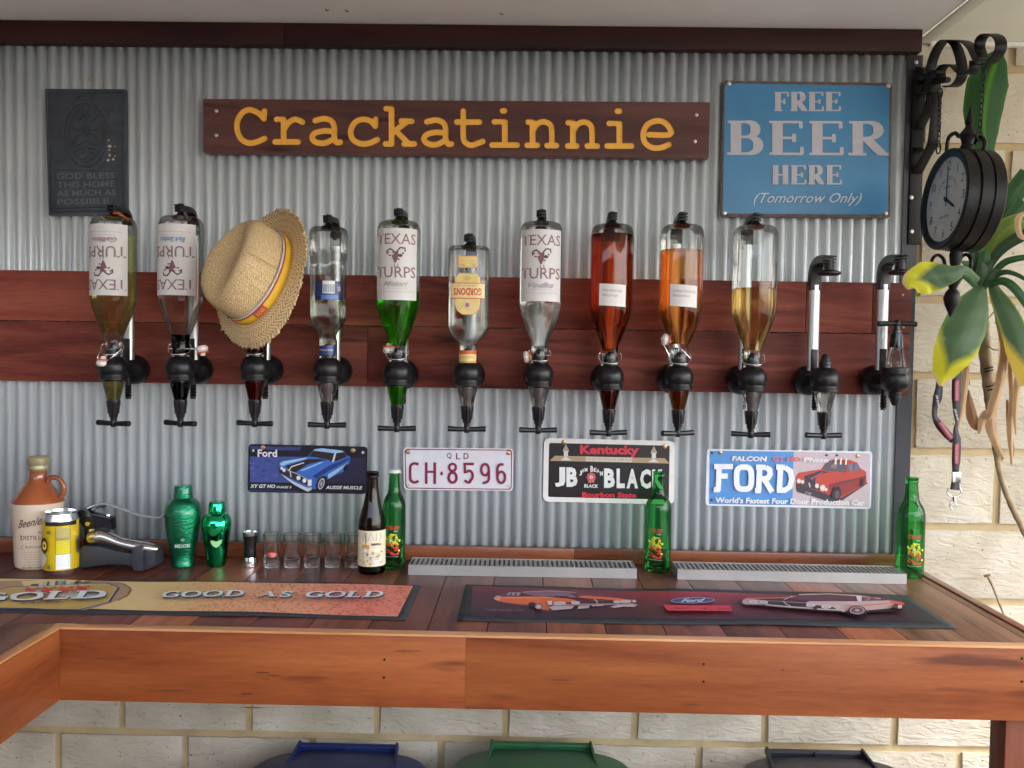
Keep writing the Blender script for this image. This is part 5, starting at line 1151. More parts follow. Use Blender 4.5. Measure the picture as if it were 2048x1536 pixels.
MB().lathe([(0,0),(0.0235,0),(0.0245,.002),(0.0240,.010),(0.0225,.015),(0.0255,hh(1110)),(0.0325,hh(1078)),(0.0375,hh(1045)),(0.0382,hh(1029))], 48, T).build('tumbler', M['foil'], sh1)
MB().lathe([(0.0392,hh(1030)),(0.0392,hh(1026)),(0.038,hh(1020)),(0.0345,hh(1008)),(0.0270,hh(1000)),(0.0205,hh(996)),(0.0205,hh(993))], 48, T).build('strainer_top', M['foil'], sh1)
MB().lathe([(0.0200,hh(997)),(0.0203,hh(994)),(0.0190,hh(975)),(0.0170,hh(971)),(0,hh(970))], 40, T).build('cap', M['foil'], sh1)
p = Print(cyl_map(c, lambda v: 0.0345+ (v-.055)*.1), sh1); p.text('MIDORI', -.017, .054, .014, .046, (0.55,.68,.60), bold=.01); p.line([(-.005,.062),(.0,.066)], .0012, (0.5,.66,.56)); p.line([(-.002,.0595),(.003,.0635)], .0008, (0.5,.66,.56)); p.done(.3)
c = spot(433, 1131); k = px2m(c); sh2 = thing('cocktail_shaker', c, 'shorter cocktail shaker in mirror green with a leaf mark', 'cocktail shaker', 'green cocktail shakers'); T = Matrix.Translation(c)
MB().lathe([(0,0),(0.0170,0),(0.0195,.003),(0.0235,hh(1105)),(0.0290,hh(1070)),(0.0308,hh(1060)),(0.0308,hh(1052))], 48, T).build('tumbler', M['gchrome'], sh2)
MB().lathe([(0.0318,hh(1054)),(0.0318,hh(1051)),(0.0300,hh(1040)),(0.0245,hh(1031)),(0.0180,hh(1028)),(0.0172,hh(1026))], 48, T).build('strainer_top', M['gchrome'], sh2)
MB().lathe([(0.0175,hh(1031)),(0.0177,hh(1028)),(0.0165,hh(1008)),(0.0145,hh(1004.5)),(0,hh(1004))], 40, T).build('cap', M['gchrome'], sh2)
p = Print(cyl_map(c, lambda v: 0.0290), sh2); p.poly([(-.013,.0605),(.012,.0615),(.0095,.054),(.0035,.0475),(-.001,.0455),(-.007,.0485),(-.011,.054)], (0.20,0.52,0.16), 'logo'); p.done(.3)

# jigger
c = spot(500, 1132); k = px2m(c); jg = thing('jigger', c, 'small double-ended spirit measure with black grip and steel ends', 'jigger'); T = Matrix.Translation(c)
q_ = lambda py: (1138-py)/k*.98
MB().lathe([(0,0),(0.0165,0),(0.0170,.002),(0.0125,q_(1117))], 32, T).build('lower_cup', M['chrome'], jg)
MB().lathe([(0.0128,q_(1119)),(0.0140,q_(1116)),(0.0128,q_(1105)),(0.0125,q_(1100)),(0.0138,q_(1085)),(0.0152,q_(1076)),(0.0154,q_(1074))], 32, T).build('grip', M['black'], jg)
MB().lathe([(0.0150,q_(1075)),(0.0160,q_(1070)),(0.0162,q_(1066.5)),(0.0152,q_(1066.5)),(0.0130,q_(1085)),(0,q_(1088))], 32, T).build('upper_cup', M['satin'], jg)

# shot glasses
sg0 = None; marks = [(0.5,.06,.05), None, (0.5,.06,.05), (0.10,.10,.12), (0.55,.55,.55)]
for i, (px, w_, lab) in enumerate(((543, 36, 'shot glass nearest the black jigger, with a red oval mark'), (584, 36, 'plain shot glass, second along from the black jigger'), (624, 36, 'middle shot glass of five, with a faint reddish print'), (665, 36, 'shot glass with small dark print, fourth along from the jigger'), (705, 34, 'shot glass half hidden behind the brown beer bottle'))):
    c = spot(px, 1133); k = px2m(c)
    if sg0 is None:
        sg0 = thing('shot_glass', c, lab, 'shot glass', 'row of five shot glasses'); s_ = 1/k; Hh = 67*s_; r1, r0 = 18*s_, 15.2*s_
        MB().lathe([(0.0001,0),(r0*.92,0),(r0,.0015),(r0,.012),(r1,Hh-.0006),(r1-.0008,Hh),(r1-.0016,Hh-.0006),(r0-.0012,.024),(r0*.6,.0195),(0.0001,.0185)], 40, Matrix.Translation(c)).build('glass', M['shot'], sg0)
        g_ = sg0
    else:
        g_ = thing('shot_glass', c, lab, 'shot glass', 'row of five shot glasses'); q__ = [o for o in sg0.children if o.name.startswith('glass')][0].copy(); COL.objects.link(q__); q__.parent = g_
    if marks[i]:
        p = Print(cyl_map(c, lambda v: (16.8)/k+.0002), g_)
        if i == 0: p.disc(.002,.030,.0095,.0065,marks[i]); p.line([(-.009,.0315),(.008,.0315)], .0010, (0.7,.7,.7)); 
        elif i == 2: p.line([(-.014,.030),(-.0125,.024),(-.0130,.019)], .0022, marks[i]); p.text('shooter',-.007,.036,.008,.033,(0.3,.1,.1))
        elif i == 3: p.text('BAR 51', -.006, .038, .007, .034, marks[i]); p.text('cafe', -.004, .0325, .005, .030, marks[i])
        else: p.line([(-.006,.030),(.0,.036),(.005,.031)], .0008, marks[i])
        p.done(.3)

# beer bottles
def stubby(px, py, wpx, hpx, label, mat, prof_n, group=None, name='beer_bottle'):
    c = spot(px, py - wpx*.09); k = px2m(c); t = thing(name, c, label, 'beer bottle', group); T = Matrix.Translation(c); r_ = wpx/2/k; H_ = hpx/k*.99
    pr_ = [(r*r_, z*H_) for r, z in prof_n]; MB().lathe(pr_, 48, T, cap=False).build('glass', M[mat], t, smooth=60)
    return t, c, r_, H_, k
GB = [(0,.004),(.72,.004),(.86,.0),(.95,.01),(1,.035),(1,.045),(.97,.06),(1,.075),(1,.60),(.985,.64),(.90,.69),(.74,.73),(.60,.76),(.53,.79),(.50,.83),(.435,.93),(.43,.945),(.47,.95),(.47,.965),(.44,.97),(.46,.978),(.47,1.0),(.36,1.0),(.34,.97)]
BB = [(0,.004),(.72,.004),(.88,.0),(.97,.012),(1,.035),(1,.42),(.99,.46),(.93,.53),(.80,.60),(.64,.68),(.52,.76),(.44,.85),(.41,.93),(.41,.945),(.48,.95),(.48,.965),(.44,.97),(.46,.98),(.47,1.0),(.36,1.0),(.34,.97)]
def tooheys(t, c, r_, H_, yaw0):
    fn0 = cyl_map(c, lambda v: r_); p = Print(lambda u, v, l: fn0(u+yaw0*r_, v, l), t)
    RD, YE_ = (0.55,0.035,0.03), (0.62,0.60,0.03)
    p.text('XTRA DRY', -.015, H_*.445, .015, H_*.405, RD, bold=.03); p.text('lime', .002, H_*.40, .011, H_*.383, (0.5,.6,.6), shear=.4)
    rg = random.Random(4)
    for i in range(18): x = rg.uniform(-.014,.007); y = H_*rg.uniform(.24,.345); p.line([(x,y),(x+rg.uniform(-.005,.005),y+rg.uniform(.003,.007)),(x+rg.uniform(.003,.007),y+rg.uniform(-.004,.005))], .0021, YE_); 
    for i in range(16): x = rg.uniform(-.012,.008); y = H_*rg.uniform(.15,.26); p.line([(x,y),(x+rg.uniform(-.005,.005),y+rg.uniform(.002,.005)),(x+.003,y-.001)], .0024, RD)
    p.disc(.0125,H_*.30,.0022,.0026,YE_); p.disc(.012,H_*.20,.0022,.0022,YE_); p.disc(-.003,H_*.30,.0028,.0028,(0.4,.6,.4)); p.text('brewed with natural flavour', -.012, H_*.145, .012, H_*.135, (0.45,.55,.48)); p.done(.3)
GG = 'green glass beer bottles'
t, c, r_, H_, k = stubby(787, 1138, 46, 199, 'green glass beer bottle with white cap standing behind the brown bottle', 'green_glass', GB, GG); tooheys(t, c, r_, H_, -.1)
cm_ = MB(); cm_.lathe([(r_*.58,H_-.006),(r_*.60,H_-.005),(r_*.52,H_-.001),(r_*.46,H_+.0008),(0,H_+.0012)], 42, Matrix.Translation(c), lambda th, z: 1+.035*math.cos(21*th)*(1 if z < H_-.003 else 0)); cm_.build('crown_cap', simple('white_cap', (0.72,.72,.72), rough=.3), t)
t, c, r_, H_, k = stubby(1314, 1145, 52, 201, 'green glass beer bottle between the two steel drip trays', 'green_glass', GB, GG); tooheys(t, c, r_, H_, -.15)
t, c, r_, H_, k = stubby(1818, 1157, 54, 200, 'green glass beer bottle at the end of the counter against the bricks', 'green_glass', GB, GG); tooheys(t, c, r_, H_, .35)
t, c, r_, H_, k = stubby(743, 1149, 55, 206, 'brown glass beer bottle with cream cartoon label', 'brown_glass', BB)
MB().lathe([(0,.006),(r_*.80,.006),(r_*.88,.010),(r_*.90,.02),(r_*.90,.026),(0,.026)], 36, Matrix.Translation(c)).build('dregs', simple('dark_dregs', (0.02,.008,.006), rough=.2), t)
fnb = cyl_map(c, lambda v: r_)
z0, z1 = H_*.085, H_*.435; gm = MB(); gm.add([fnb(-r_*1.5+3*r_*i/16, z, 0) for z in (z0, z1) for i in range(17)], [(i, i+1, 18+i, 17+i) for i in range(16)]); lb_ = gm.build('paper_label', simple('cream_label', (0.72,.66,.50), rough=.5, var=.04), t, smooth=60)
p = Print(lambda u, v, l: fnb(u, z0 + (1-v)*(z1-z0), l), lb_); INK_ = (0.06,.045,.04)
p.line([(-.024,.04),(-.018,.30)], .0007, INK_); p.line([(-.018,.30),(-.017,.05)], .0006, INK_); p.line([(-.017,.04),(-.011,.30)], .0012, INK_); p.line([(-.012,.05),(-.0125,.37)], .0014, INK_)
p.line([(-.008,.28),(-.002,.04),(.004,.27)], .0006, INK_); p.line([(-.006,.18),(.003,.19)], .0005, INK_); p.line([(.009,.05),(.009,.29),(.015,.29),(.020,.22),(.020,.13),(.015,.06),(.009,.05)], .0007, INK_)
p.text("BREWING", -.001, .34, .020, .41, INK_, bold=.03); p.text("pale ale co", .002, .44, .020, .475, (0.4,.35,.3))
OR_ = (0.62,.30,.04); rg = random.Random(8)
p.disc(-.013,.46,.0085,.085,OR_); p.poly([(-.021,.50),(-.019,.40),(-.015,.37),(-.010,.39),(-.006,.38),(-.005,.47),(-.008,.60),(-.018,.60)], OR_); p.disc(-.0125,.55,.0062,.075,(0.55,.52,.46)); p.disc(-.0125,.55,.0040,.045,(0.68,.66,.6))
for i in range(26):
    x, y = rg.uniform(-.023,.021), rg.uniform(.56,.95); p.disc(x, y, rg.uniform(.001,.0035), rg.uniform(.012,.045), rg.choice([OR_,(0.55,.38,.16),(0.66,.6,.48),(0.25,.16,.10),(0.70,.55,.25)]), 8); 
for i in range(9): x, y = rg.uniform(-.022,.018), rg.uniform(.5,.9); p.line([(x,y),(x+rg.uniform(-.005,.005),y+rg.uniform(-.08,.08)),(x+rg.uniform(0,.006),y+.02)], .0005, INK_)
p.grid(.001,.73,.016,.84,(0.70,.69,.66),4); p.text('330ml', .003,.76,.014,.80,(0.3,.3,.3)); p.done(.5)

# drip trays
def tray(fl, fr, h_px, bl, label, nsl):
    a = onz(*fl, ZT); b = onz(*fr, ZT); k = px2m((a+b)/2); L_ = (b-a).length; dr = (b-a).normalized(); H_ = h_px/k; D_ = bl
    t = thing('drip_tray', (a+b)/2, label, 'drip tray', 'steel drip trays')
    up = V3(0,0,1); bk = up.cross(dr).normalized(); bk = bk if bk.y > 0 else -bk
    def q(x, y, z): return a + dr*x + bk*y + up*z
    th = .0016
    mb = MB()
    def bx(x0,y0,z0,x1,y1,z1, m=None):
        m = m or mb; vs = [q(x,y,z) for z in (z0,z1) for (x,y) in ((x0,y0),(x1,y0),(x1,y1),(x0,y1))]
        m.add(vs, [(3,2,1,0),(4,5,6,7),(0,1,5,4),(1,2,6,5),(2,3,7,6),(3,0,4,7)]); return m
    bx(0,0,0,L_,th,H_); bx(0,D_-th,0,L_,D_,H_); bx(0,th,0,th,D_-th,H_); bx(L_-th,th,0,L_,D_-th,H_); bx(th,th,0,L_-th,D_-th,th)
    mb.build('tray_frame', M['stainless'], t, smooth=30)
    fr_ = MB(); bx(.0045,.0045,.004,L_-.0045,D_-.0045,.006,fr_); fr_.build('well', M['slot'], t, smooth=0)
    rim = MB(); zz = H_-.0004
    bx(th+.0001,th+.0001,H_-.003,L_-th-.0001,.0075,zz,rim); rim.build('grille_edge', M['stainless'], t, smooth=0)
    rim = MB(); bx(th+.0001,D_-.0075,H_-.003,L_-th-.0001,D_-th-.0001,zz,rim); rim.build('grille_edge', M['stainless'], t, smooth=0)
    pitch = (L_-2*th-.004)/nsl; bar = MB(); bx(th+.002+pitch*.42,.0078,H_-.003,th+.002+pitch*.98,D_-.0078,zz-.0002,bar); b0 = bar.build('grille_slat', M['stainless'], t, smooth=0)
    for i in range(1, nsl):
        o = b0.copy(); COL.objects.link(o); o.parent = t; o.location = dr*(pitch*i)
    return t
tray((816.5,1150), (1273.5,1157.5), 20.5, .072, 'long stainless drip tray with slotted grille, beside the brown beer bottle', 46)
tray((1355,1159), (1813,1168.5), 20.5, .072, 'long stainless drip tray with slotted grille, under the long blue and pink plate', 46)

# bar mats, printed rubber
def mat_q(corners, label, dark=(0.016,0.020,0.026), seed=1):
    q = [onz(x, y, ZT) for x, y in corners]
    t = thing('bar_mat', (q[0]+q[1]+q[2]+q[3])/4, label, 'bar mat', 'printed bar mats')
    rg = random.Random(seed); ph = [rg.uniform(0, 6) for _ in range(4)]
    def lift(P): return 0.0028 + 0.0011*math.sin(P.x*9+ph[0]) + 0.0007*math.sin(P.x*21+P.y*14+ph[1])
    nx, ny = 60, 6; vs = []
    for j in range(ny+1):
        for i in range(nx+1):
            u, v = i/nx, j/ny; P = q[0]*(1-u)*(1-v)+q[1]*u*(1-v)+q[2]*u*v+q[3]*(1-u)*v; wv = .0016*math.sin(u*17+ph[2])*(1 if v in (0,1) else 0); vs.append(P + V3(0, wv, lift(P)))
    mb = MB(); mb.add(vs, [(j*(nx+1)+i, (j+1)*(nx+1)+i, (j+1)*(nx+1)+i+1, j*(nx+1)+i+1) for j in range(ny) for i in range(nx)])
    o = mb.build('rubber_mat', simple('mat_rubber_%d' % seed, dark, rough=.62, var=.12, scale=30, bump=.2, bscale=500), t, smooth=60, uv=[(i/nx, j/ny) for j in range(ny+1) for i in range(nx+1)])
    s_ = o.modifiers.new('thickness', 'SOLIDIFY'); s_.thickness = .0024; s_.offset = -1
    def fn(ox, oy, s):
        def f(u, v, l):
            P = onz(ox+u/s, oy+v/s, ZT); return P + V3(0, 0, lift(P) + .0004 + .00012*l)
        return f
    return t, fn
def subdiv(pts, n=14):
    out = []
    for a, b in zip(pts, pts[1:]+pts[:1]):
        for i in range(n): out.append((a[0]+(b[0]-a[0])*i/n, a[1]+(b[1]-a[1])*i/n))
    return out
def panel(pr, q4, nu_, nv_, mat, name='printed_panel', uvm=True):
    mb = MB(); vs = []; uvs = []
    for j in range(nv_+1):
        for i in range(nu_+1):
            u, v = i/nu_, j/nv_; x = q4[0][0]*(1-u)*(1-v)+q4[1][0]*u*(1-v)+q4[2][0]*u*v+q4[3][0]*(1-u)*v; y = q4[0][1]*(1-u)*(1-v)+q4[1][1]*u*(1-v)+q4[2][1]*u*v+q4[3][1]*(1-u)*v
            vs.append(pr.fn(x, y, pr.layer)); uvs.append((u, v))
    mb.add(vs, [(j*(nu_+1)+i, (j+1)*(nu_+1)+i, (j+1)*(nu_+1)+i+1, j*(nu_+1)+i+1) for j in range(nv_) for i in range(nu_)]); pr.layer += 1
    return mb.build(name, mat, pr.parent, smooth=60, uv=uvs)
def print_mat(name, stops, axis='X', stops2=None, fleck=None, vary=.15):
    """printed picture background: colours laid out across the print"""
    m, n, l, b = _new(name); S(b, 'Roughness', .55); uv = n.new('ShaderNodeUVMap'); sp = n.new('ShaderNodeSeparateXYZ'); l.new(uv.outputs[0], sp.inputs[0])
    no = n.new('ShaderNodeTexNoise'); no.inputs['Scale'].default_value = 5; no.inputs['Detail'].default_value = 4; l.new(uv.outputs[0], no.inputs['Vector'])
    a = n.new('ShaderNodeMath'); a.operation = 'MULTIPLY_ADD'; a.inputs[1].default_value = vary; l.new(no.outputs['Fac'], a.inputs[0]); l.new(sp.outputs[axis], a.inputs[2])
    r = ramp(n, stops); l.new(a.outputs[0], r.inputs[0]); col = r.outputs[0]
    if stops2:
        a2 = n.new('ShaderNodeMath'); a2.operation = 'MULTIPLY_ADD'; a2.inputs[1].default_value = .3; l.new(no.outputs['Fac'], a2.inputs[0]); l.new(sp.outputs['Y'], a2.inputs[2])
        r2 = ramp(n, stops2); l.new(a2.outputs[0], r2.inputs[0]); mx = n.new('ShaderNodeMix'); mx.data_type = 'RGBA'; mx.blend_type = 'MULTIPLY'; mx.inputs['Factor'].default_value = 1
        l.new(col, mx.inputs['A']); l.new(r2.outputs[0], mx.inputs['B']); col = mx.outputs['Result']
    if fleck:
        tc = n.new('ShaderNodeTexCoord'); v = n.new('ShaderNodeTexNoise'); v.inputs['Scale'].default_value = 170; v.inputs['Detail'].default_value = 2; l.new(tc.outputs['Object'], v.inputs['Vector'])
        r3 = ramp(n, [(.34, fleck), (.44, (1,1,1)), (.62, (1,1,1)), (.72, (1.15,1.1,1.1))]); l.new(v.outputs['Fac'], r3.inputs[0])
        mk = n.new('ShaderNodeMix'); mk.data_type = 'RGBA'; mk.blend_type = 'MULTIPLY'; r4 = ramp(n, [(.45, (0,0,0)), (.62, (1,1,1))]); l.new(sp.outputs['X'], r4.inputs[0]); l.new(r4.outputs[0], mk.inputs['Factor'])
        l.new(col, mk.inputs['A']); l.new(r3.outputs[0], mk.inputs['B']); col = mk.outputs['Result']
    l.new(col, b.inputs['Base Color']); return m
# the gold mat
t, fnm = mat_q([(-95,1156),(841.5,1171.5),(811,1240.5),(-130,1222)], 'golden beer mat with white lettering reading GOOD AS GOLD', seed=2)
p = Print(fnm(0, 1150, 6.827), t)
panel(p, [(-640,60),(5640,165),(5430,590),(-860,430)], 60, 8, print_mat('gold_print', [(.15,(0.74,.57,.25)),(.50,(0.76,.56,.26)),(.66,(0.78,.42,.21)),(.86,(0.80,.34,.21)),(.98,(0.78,.23,.18))], fleck=(0.45,.28,.18)))
TN, NV = (0.42,.27,.16), (0.03,.04,.10)
p.poly(subdiv([(-500,120),(430,95),(900,85),(1500,100),(1680,125),(1770,170),(1790,220),(1740,290),(1600,370),(1300,470),(1150,500),(900,495),(-500,460)], 4), TN)
p.poly([(1560,105),(1690,128),(1785,180),(1802,225),(1755,295),(1620,370),(1600,360),(1730,285),(1768,225),(1750,180),(1660,132)], (0.26,.13,.07))
p.poly(subdiv([(-500,200),(0,215),(160,180),(700,165),(1250,142),(1500,132),(1640,188),(1505,392),(1100,500),(-500,470)], 4), NV)
p.poly(subdiv([(-500,208),(0,224),(165,188),(700,174),(1250,150),(1490,142),(1612,190),(1488,386),(1080,492),(-500,462)], 4), (0.56,.56,.56)); p.poly(subdiv([(-500,212),(0,230),(170,193),(700,180),(1250,156),(1480,150),(1590,194),(1470,382),(1070,488),(-500,455)], 4), (0.54,.37,.10))
p.poly([(1605,190),(1640,188),(1505,395),(1480,385)], NV)
# skyline and XXXX, GOLD, LAGER
for i, (x, y, w1, hh_) in enumerate(((430,150,120,22),(540,132,50,45),(600,125,36,52),(650,120,30,55),(690,128,60,46),(760,112,44,58),(815,104,30,60),(850,118,60,46),(915,120,50,44),(970,126,60,34),(1030,118,34,36),(1070,108,20,44),(1100,126,60,26),(1160,122,90,20))):
    p.poly([(x,y),(x+w1,y-4),(x+w1-14,y+hh_),(x-14,y+hh_)], [(0.10,.05,.05),(0.60,.64,.68),(0.52,.56,.60),(0.06,.09,.10),(0.55,.60,.62),(0.05,.06,.12),(0.20,.26,.34),(0.10,.12,.2),(0.5,.56,.6),(0.35,.4,.42),(0.08,.08,.12),(0.06,.06,.1),(0.25,.2,.16),(0.2,.15,.12)][i])
p.line([(905,85),(880,118)], 8, NV); p.line([(1060,110),(1015,150)], 10, NV); p.line([(1100,108),(1060,150)], 8, NV)
p.text('QUEENSLAND', 460, 186, 1140, 212, (0.42,.16,.05), bold=.01, shear=.6)
XR_ = (0.55,.045,.06)
for i in range(4):
    x = 330 + 232*i; y = 232 - 8*i
    p.line([(x+20,y),(x+150,y+50)], 62, XR_, 'lettering'); p.line([(x+205,y-14),(x-50,y+62)], 16, XR_, 'lettering')
GLW = (0.76,.80,.84)
def goldtext(p, ch, u0, u1, v0, v1, sh_, T_, t_, skew=0, edge=NV):
    serif(p, ch, u0+8, v0+7, u1+8, v1+7, edge, T=T_*1.12, t=t_*1.9, widths={'G':1.1,'O':1.25,'L':.95,'D':1.25,'A':1.2,'S':.9}, gap=.10, shear=sh_, skew=skew, name='letter')
    serif(p, ch, u0, v0, u1, v1, GLW, T=T_, t=t_, widths={'G':1.1,'O':1.25,'L':.95,'D':1.25,'A':1.2,'S':.9}, gap=.10, shear=sh_, skew=skew, name='letter')
goldtext(p, 'GOLD', -330, 1420, 300, 405, .75, .92, .13, skew=-.022)
p.text('LAGER', 262, 420, 840, 450, (0.16,.09,.04), bold=.02, shear=.7, skew=-14)
p.fn = fnm(0, 1080, 4.096)
goldtext(p, 'GOOD', 1315, 1985, 455, 503, .7, .70, .12, skew=.006)
p.fn = fnm(440, 1080, 4.096); goldtext(p, 'AS', 300, 585, 467, 512, .7, .70, .12); goldtext(p, 'GOLD', 690, 1325, 470, 518, .7, .70, .12)
p.done(.5)
# the red car mat
t, fnm = mat_q([(931,1171),(1814,1191.5),(1914,1258),(914.5,1242.5)], 'dark red bar mat printed with an orange and a white muscle car', seed=5)
p = Print(fnm(940, 1160, 3.793), t)
panel(p, [(22,58),(3205,148),(3430,330),(2,292)], 70, 8, print_mat('red_print', [(.0,(0.11,.018,.04)),(.3,(0.085,.014,.035)),(.5,(0.16,.015,.03)),(.62,(0.24,.02,.04)),(.85,(0.14,.015,.03)),(1,(0.07,.012,.03))], stops2=[(.12,(1.6,1.4,1.3)),(.42,(0.85,.85,.9)),(1.0,(0.32,.40,.55))], vary=.2))
p.done(.55); OG, OGL, CH_, DKC = (0.70,.13,.04), (0.66,.30,.16), (0.45,.38,.42), (0.035,.012,.02)
p.poly([(180,145),(215,128),(280,105),(480,95),(620,95),(800,105),(1000,120),(1250,160),(1280,205),(1100,225),(640,245),(560,238),(450,215),(250,180),(190,160)], (0.13,.04,.07))
p.poly([(205,145),(380,138),(560,138),(780,158),(820,180),(600,185),(600,240),(540,232),(490,195),(450,200),(250,178),(200,165)], OG); p.poly([(215,140),(560,138),(760,155),(560,150),(300,150)], (0.80,.24,.10))
p.poly([(178,150),(205,130),(240,135),(225,165),(195,165)], (0.62,.30,.18)); p.poly([(275,128),(295,106),(385,108),(372,132)], (0.34,.27,.32)); p.poly([(300,128),(312,110),(322,110),(312,130)], (0.05,.02,.03)); p.poly([(335,130),(345,112),(356,112),(350,131)], (0.05,.02,.03))
p.poly([(400,115),(600,100),(760,112),(810,150),(620,140),(480,135)], (0.22,.12,.18)); p.line([(400,108),(600,97),(800,108)], 6, (0.5,.3,.32))
p.poly([(815,142),(870,132),(1100,148),(1240,165),(1235,178),(1000,160),(850,152)], OG); p.line([(640,140),(740,142)], 5, DKC)
p.poly([(580,190),(830,185),(1255,170),(1262,200),(1200,215),(620,222)], DKC); p.line([(625,205),(1060,200),(1240,195)], 12, (0.36,.22,.27))
p.poly([(595,222),(640,212),(790,215),(770,236),(630,246)], CH_); p.poly([(825,216),(910,212),(900,232),(815,238)], CH_); p.poly([(1065,222),(1120,205),(1270,200),(1250,222),(1160,220),(1100,230)], CH_)
p.line([(925,215),(1010,212)], 8, CH_); p.line([(940,165),(965,180),(962,205)], 10, CH_)
for x, y, rx, ry in ((680,196,46,13),(800,193,34,12),(1115,185,28,10),(1180,184,45,11),(1245,182,14,11)): p.disc(x, y, rx, ry, (0.62,.58,.62), 18); p.disc(x, y, rx*.7, ry*.65, (0.50,.44,.48), 14)
p.poly([(580,185),(622,182),(622,212),(595,215)], (0.6,.55,.58)); p.disc(470,205,28,14,DKC,14); p.disc(518,225,34,23,(0.05,.02,.03),18); p.disc(520,226,26,18,(0.42,.30,.36),16); p.disc(520,226,12,8,(0.55,.45,.5),12)
p.text('CHRYSLER 770', 110, 246, 400, 262, (0.20,.12,.17))
p.done(.55); p.disc(1690,186,166,22,(0.45,.45,.55),26); p.disc(1690,186,160,19,(0.045,.055,.22),26); p.text('Ford', 1598, 174, 1785, 200, (0.60,.62,.70), shear=.5, bold=.02)
p.poly([(1466,216),(1975,232),(1985,272),(1498,262)], (0.56,.03,.06)); p.text('GT', 1740, 246, 1800, 266, DKC, bold=.05); p.text('FALCON', 1560, 238, 1650, 250, DKC, bold=.03); p.text('Cobra', 1875, 246, 1970, 260, DKC, shear=.3)
p.done(.55); p.fn = fnm(1460, 1170, 4.655); WC, WP = (0.50,.36,.38), (0.40,.25,.27)
p.poly([(110,190),(150,172),(540,165),(650,130),(860,125),(1150,145),(1350,165),(1600,200),(1625,225),(1560,285),(1280,290),(1240,330),(1120,325),(1060,298),(800,285),(330,248),(120,235)], DKC)
p.poly([(115,190),(150,172),(320,188),(350,205),(350,228),(150,235),(112,215)], (0.42,.30,.33)); p.line([(150,172),(540,160),(620,145)], 9, (0.5,.14,.12)); p.line([(500,180),(580,145)], 8, (0.55,.4,.38))
p.poly([(640,135),(1160,142),(1180,190),(720,190),(560,175)], (0.10,.03,.055)); p.line([(640,132),(900,128),(1180,142),(1400,170)], 9, (0.58,.36,.30))
p.poly([(700,210),(740,195),(1180,195),(1480,185),(1600,200),(1620,228),(1540,232),(1500,262),(1270,280),(1230,258),(1150,255),(1095,285),(1050,295),(1000,260),(900,240),(720,225)], WC)
p.poly([(1020,235),(1500,205),(1600,215),(1540,232),(1290,252),(1150,248)], (0.62,.36,.32)); p.poly([(1480,190),(1600,200),(1628,228),(1560,236),(1500,215)], (0.60,.09,.06)); p.line([(1050,240),(1300,232),(1500,215)], 6, (0.55,.12,.12))
p.poly([(1170,150),(1225,150),(1225,200),(1190,200)], (0.62,.56,.58)); p.poly([(1232,158),(1330,160),(1400,188),(1240,195)], (0.16,.06,.09)); p.line([(1275,192),(1300,165)], 14, (0.4,.2,.2))
for x, y, rx, ry in ((215,212,40,17),(315,215,38,17),(750,242,44,15),(895,254,48,18),(1000,262,28,15)): p.disc(x, y, rx, ry, (0.60,.54,.58), 18); p.disc(x, y, rx*.65, ry*.6, (0.46,.38,.42), 12)
p.line([(490,205),(520,235),(560,255)], 9, (0.5,.4,.42)); p.line([(350,205),(500,212),(700,222)], 5, (0.32,.2,.24)); p.line([(330,248),(560,266),(770,275)], 13, (0.46,.36,.40)); p.line([(120,233),(280,238)], 9, (0.5,.4,.42)); p.line([(810,282),(1055,292)], 12, (0.56,.46,.48))
p.disc(1180,292,82,42,(0.04,.018,.03),24); p.disc(1182,294,70,36,(0.36,.27,.30),22); p.disc(1182,294,55,27,(0.09,.05,.07),20); p.disc(1182,294,24,12,(0.42,.33,.36),14)
p.poly([(1500,262),(1535,230),(1600,245),(1600,280),(1570,284)], (0.10,.03,.04)); p.disc(1580,262,22,18,(0.58,.45,.46),12); p.done(.55)

# ================================================================== BRACKET CLOCK AT THE END OF THE BAR
XC = 0.872
def cp5(x, y, X=XC): return onx(1780 + x/4.8, 40 + y/4.8, X)
def cp6(x, y, X=XC): return onx(1780 + x/4.52, 340 + y/4.52, X)
XK, yc0 = 0.854, -0.254
zc0 = onx(1876, 407, 0.823).z
br = thing('clock_bracket', V3(XC, -0.01, 2.0), 'black wrought iron wall bracket with flat scrolls holding the clock chains', 'bracket')
SX = (1, 0, 0)
def scroll(pts, hw, th, nm, X=XC, n=5):
    return MB().strap(catmull([cp5(x, y, X) for x, y in pts], n), SX, hw, th).build(nm, M['iron'], br, bevel=.0006, smooth=60)
MB().box((XC-.016, -.0125, zc0-.055), (XC+.012, -.0082, Z_BB-.035)).build('back_plate', M['iron'], br, bevel=.001, smooth=40)
for px, py in ((1832, 125), (1822.5, 395), (1823.5, 463)): screw(br, at(px, py, -.013), .0048, 'zinc')
scroll([(548,635),(600,640),(650,610),(690,540),(690,440),(670,340),(630,240),(570,197),(510,210),(450,290),(410,390),(390,490)], .011, .0025, 'scroll')
scroll([(590,195),(660,198),(730,215),(790,270),(830,350),(870,415),(925,425),(990,390),(1050,310),(1066,230),(1040,165),(980,137),(915,145),(872,190),(860,260),(880,330),(900,352)], .011, .0025, 'scroll')
scroll([(815,390),(810,460),(780,512),(720,518),(670,490),(620,440),(560,430),(510,450),(485,500),(490,560)], .011, .0025, 'scroll')
MB().tube([cp5(255,600), cp5(400,590), cp5(560,575)], .006, 8).build('rod', M['iron'], br, smooth=60)
MB().box((XC-.012, cp5(440,600).y, cp5(440,690).z), (XC+.012, cp5(380,600).y, cp5(440,480).z)).build('collar_block', M['iron'], br, bevel=.003)
scroll([(262,470),(300,455),(340,470),(362,520),(360,600),(330,690),(280,715),(230,700)], .010, .003, 'scroll')
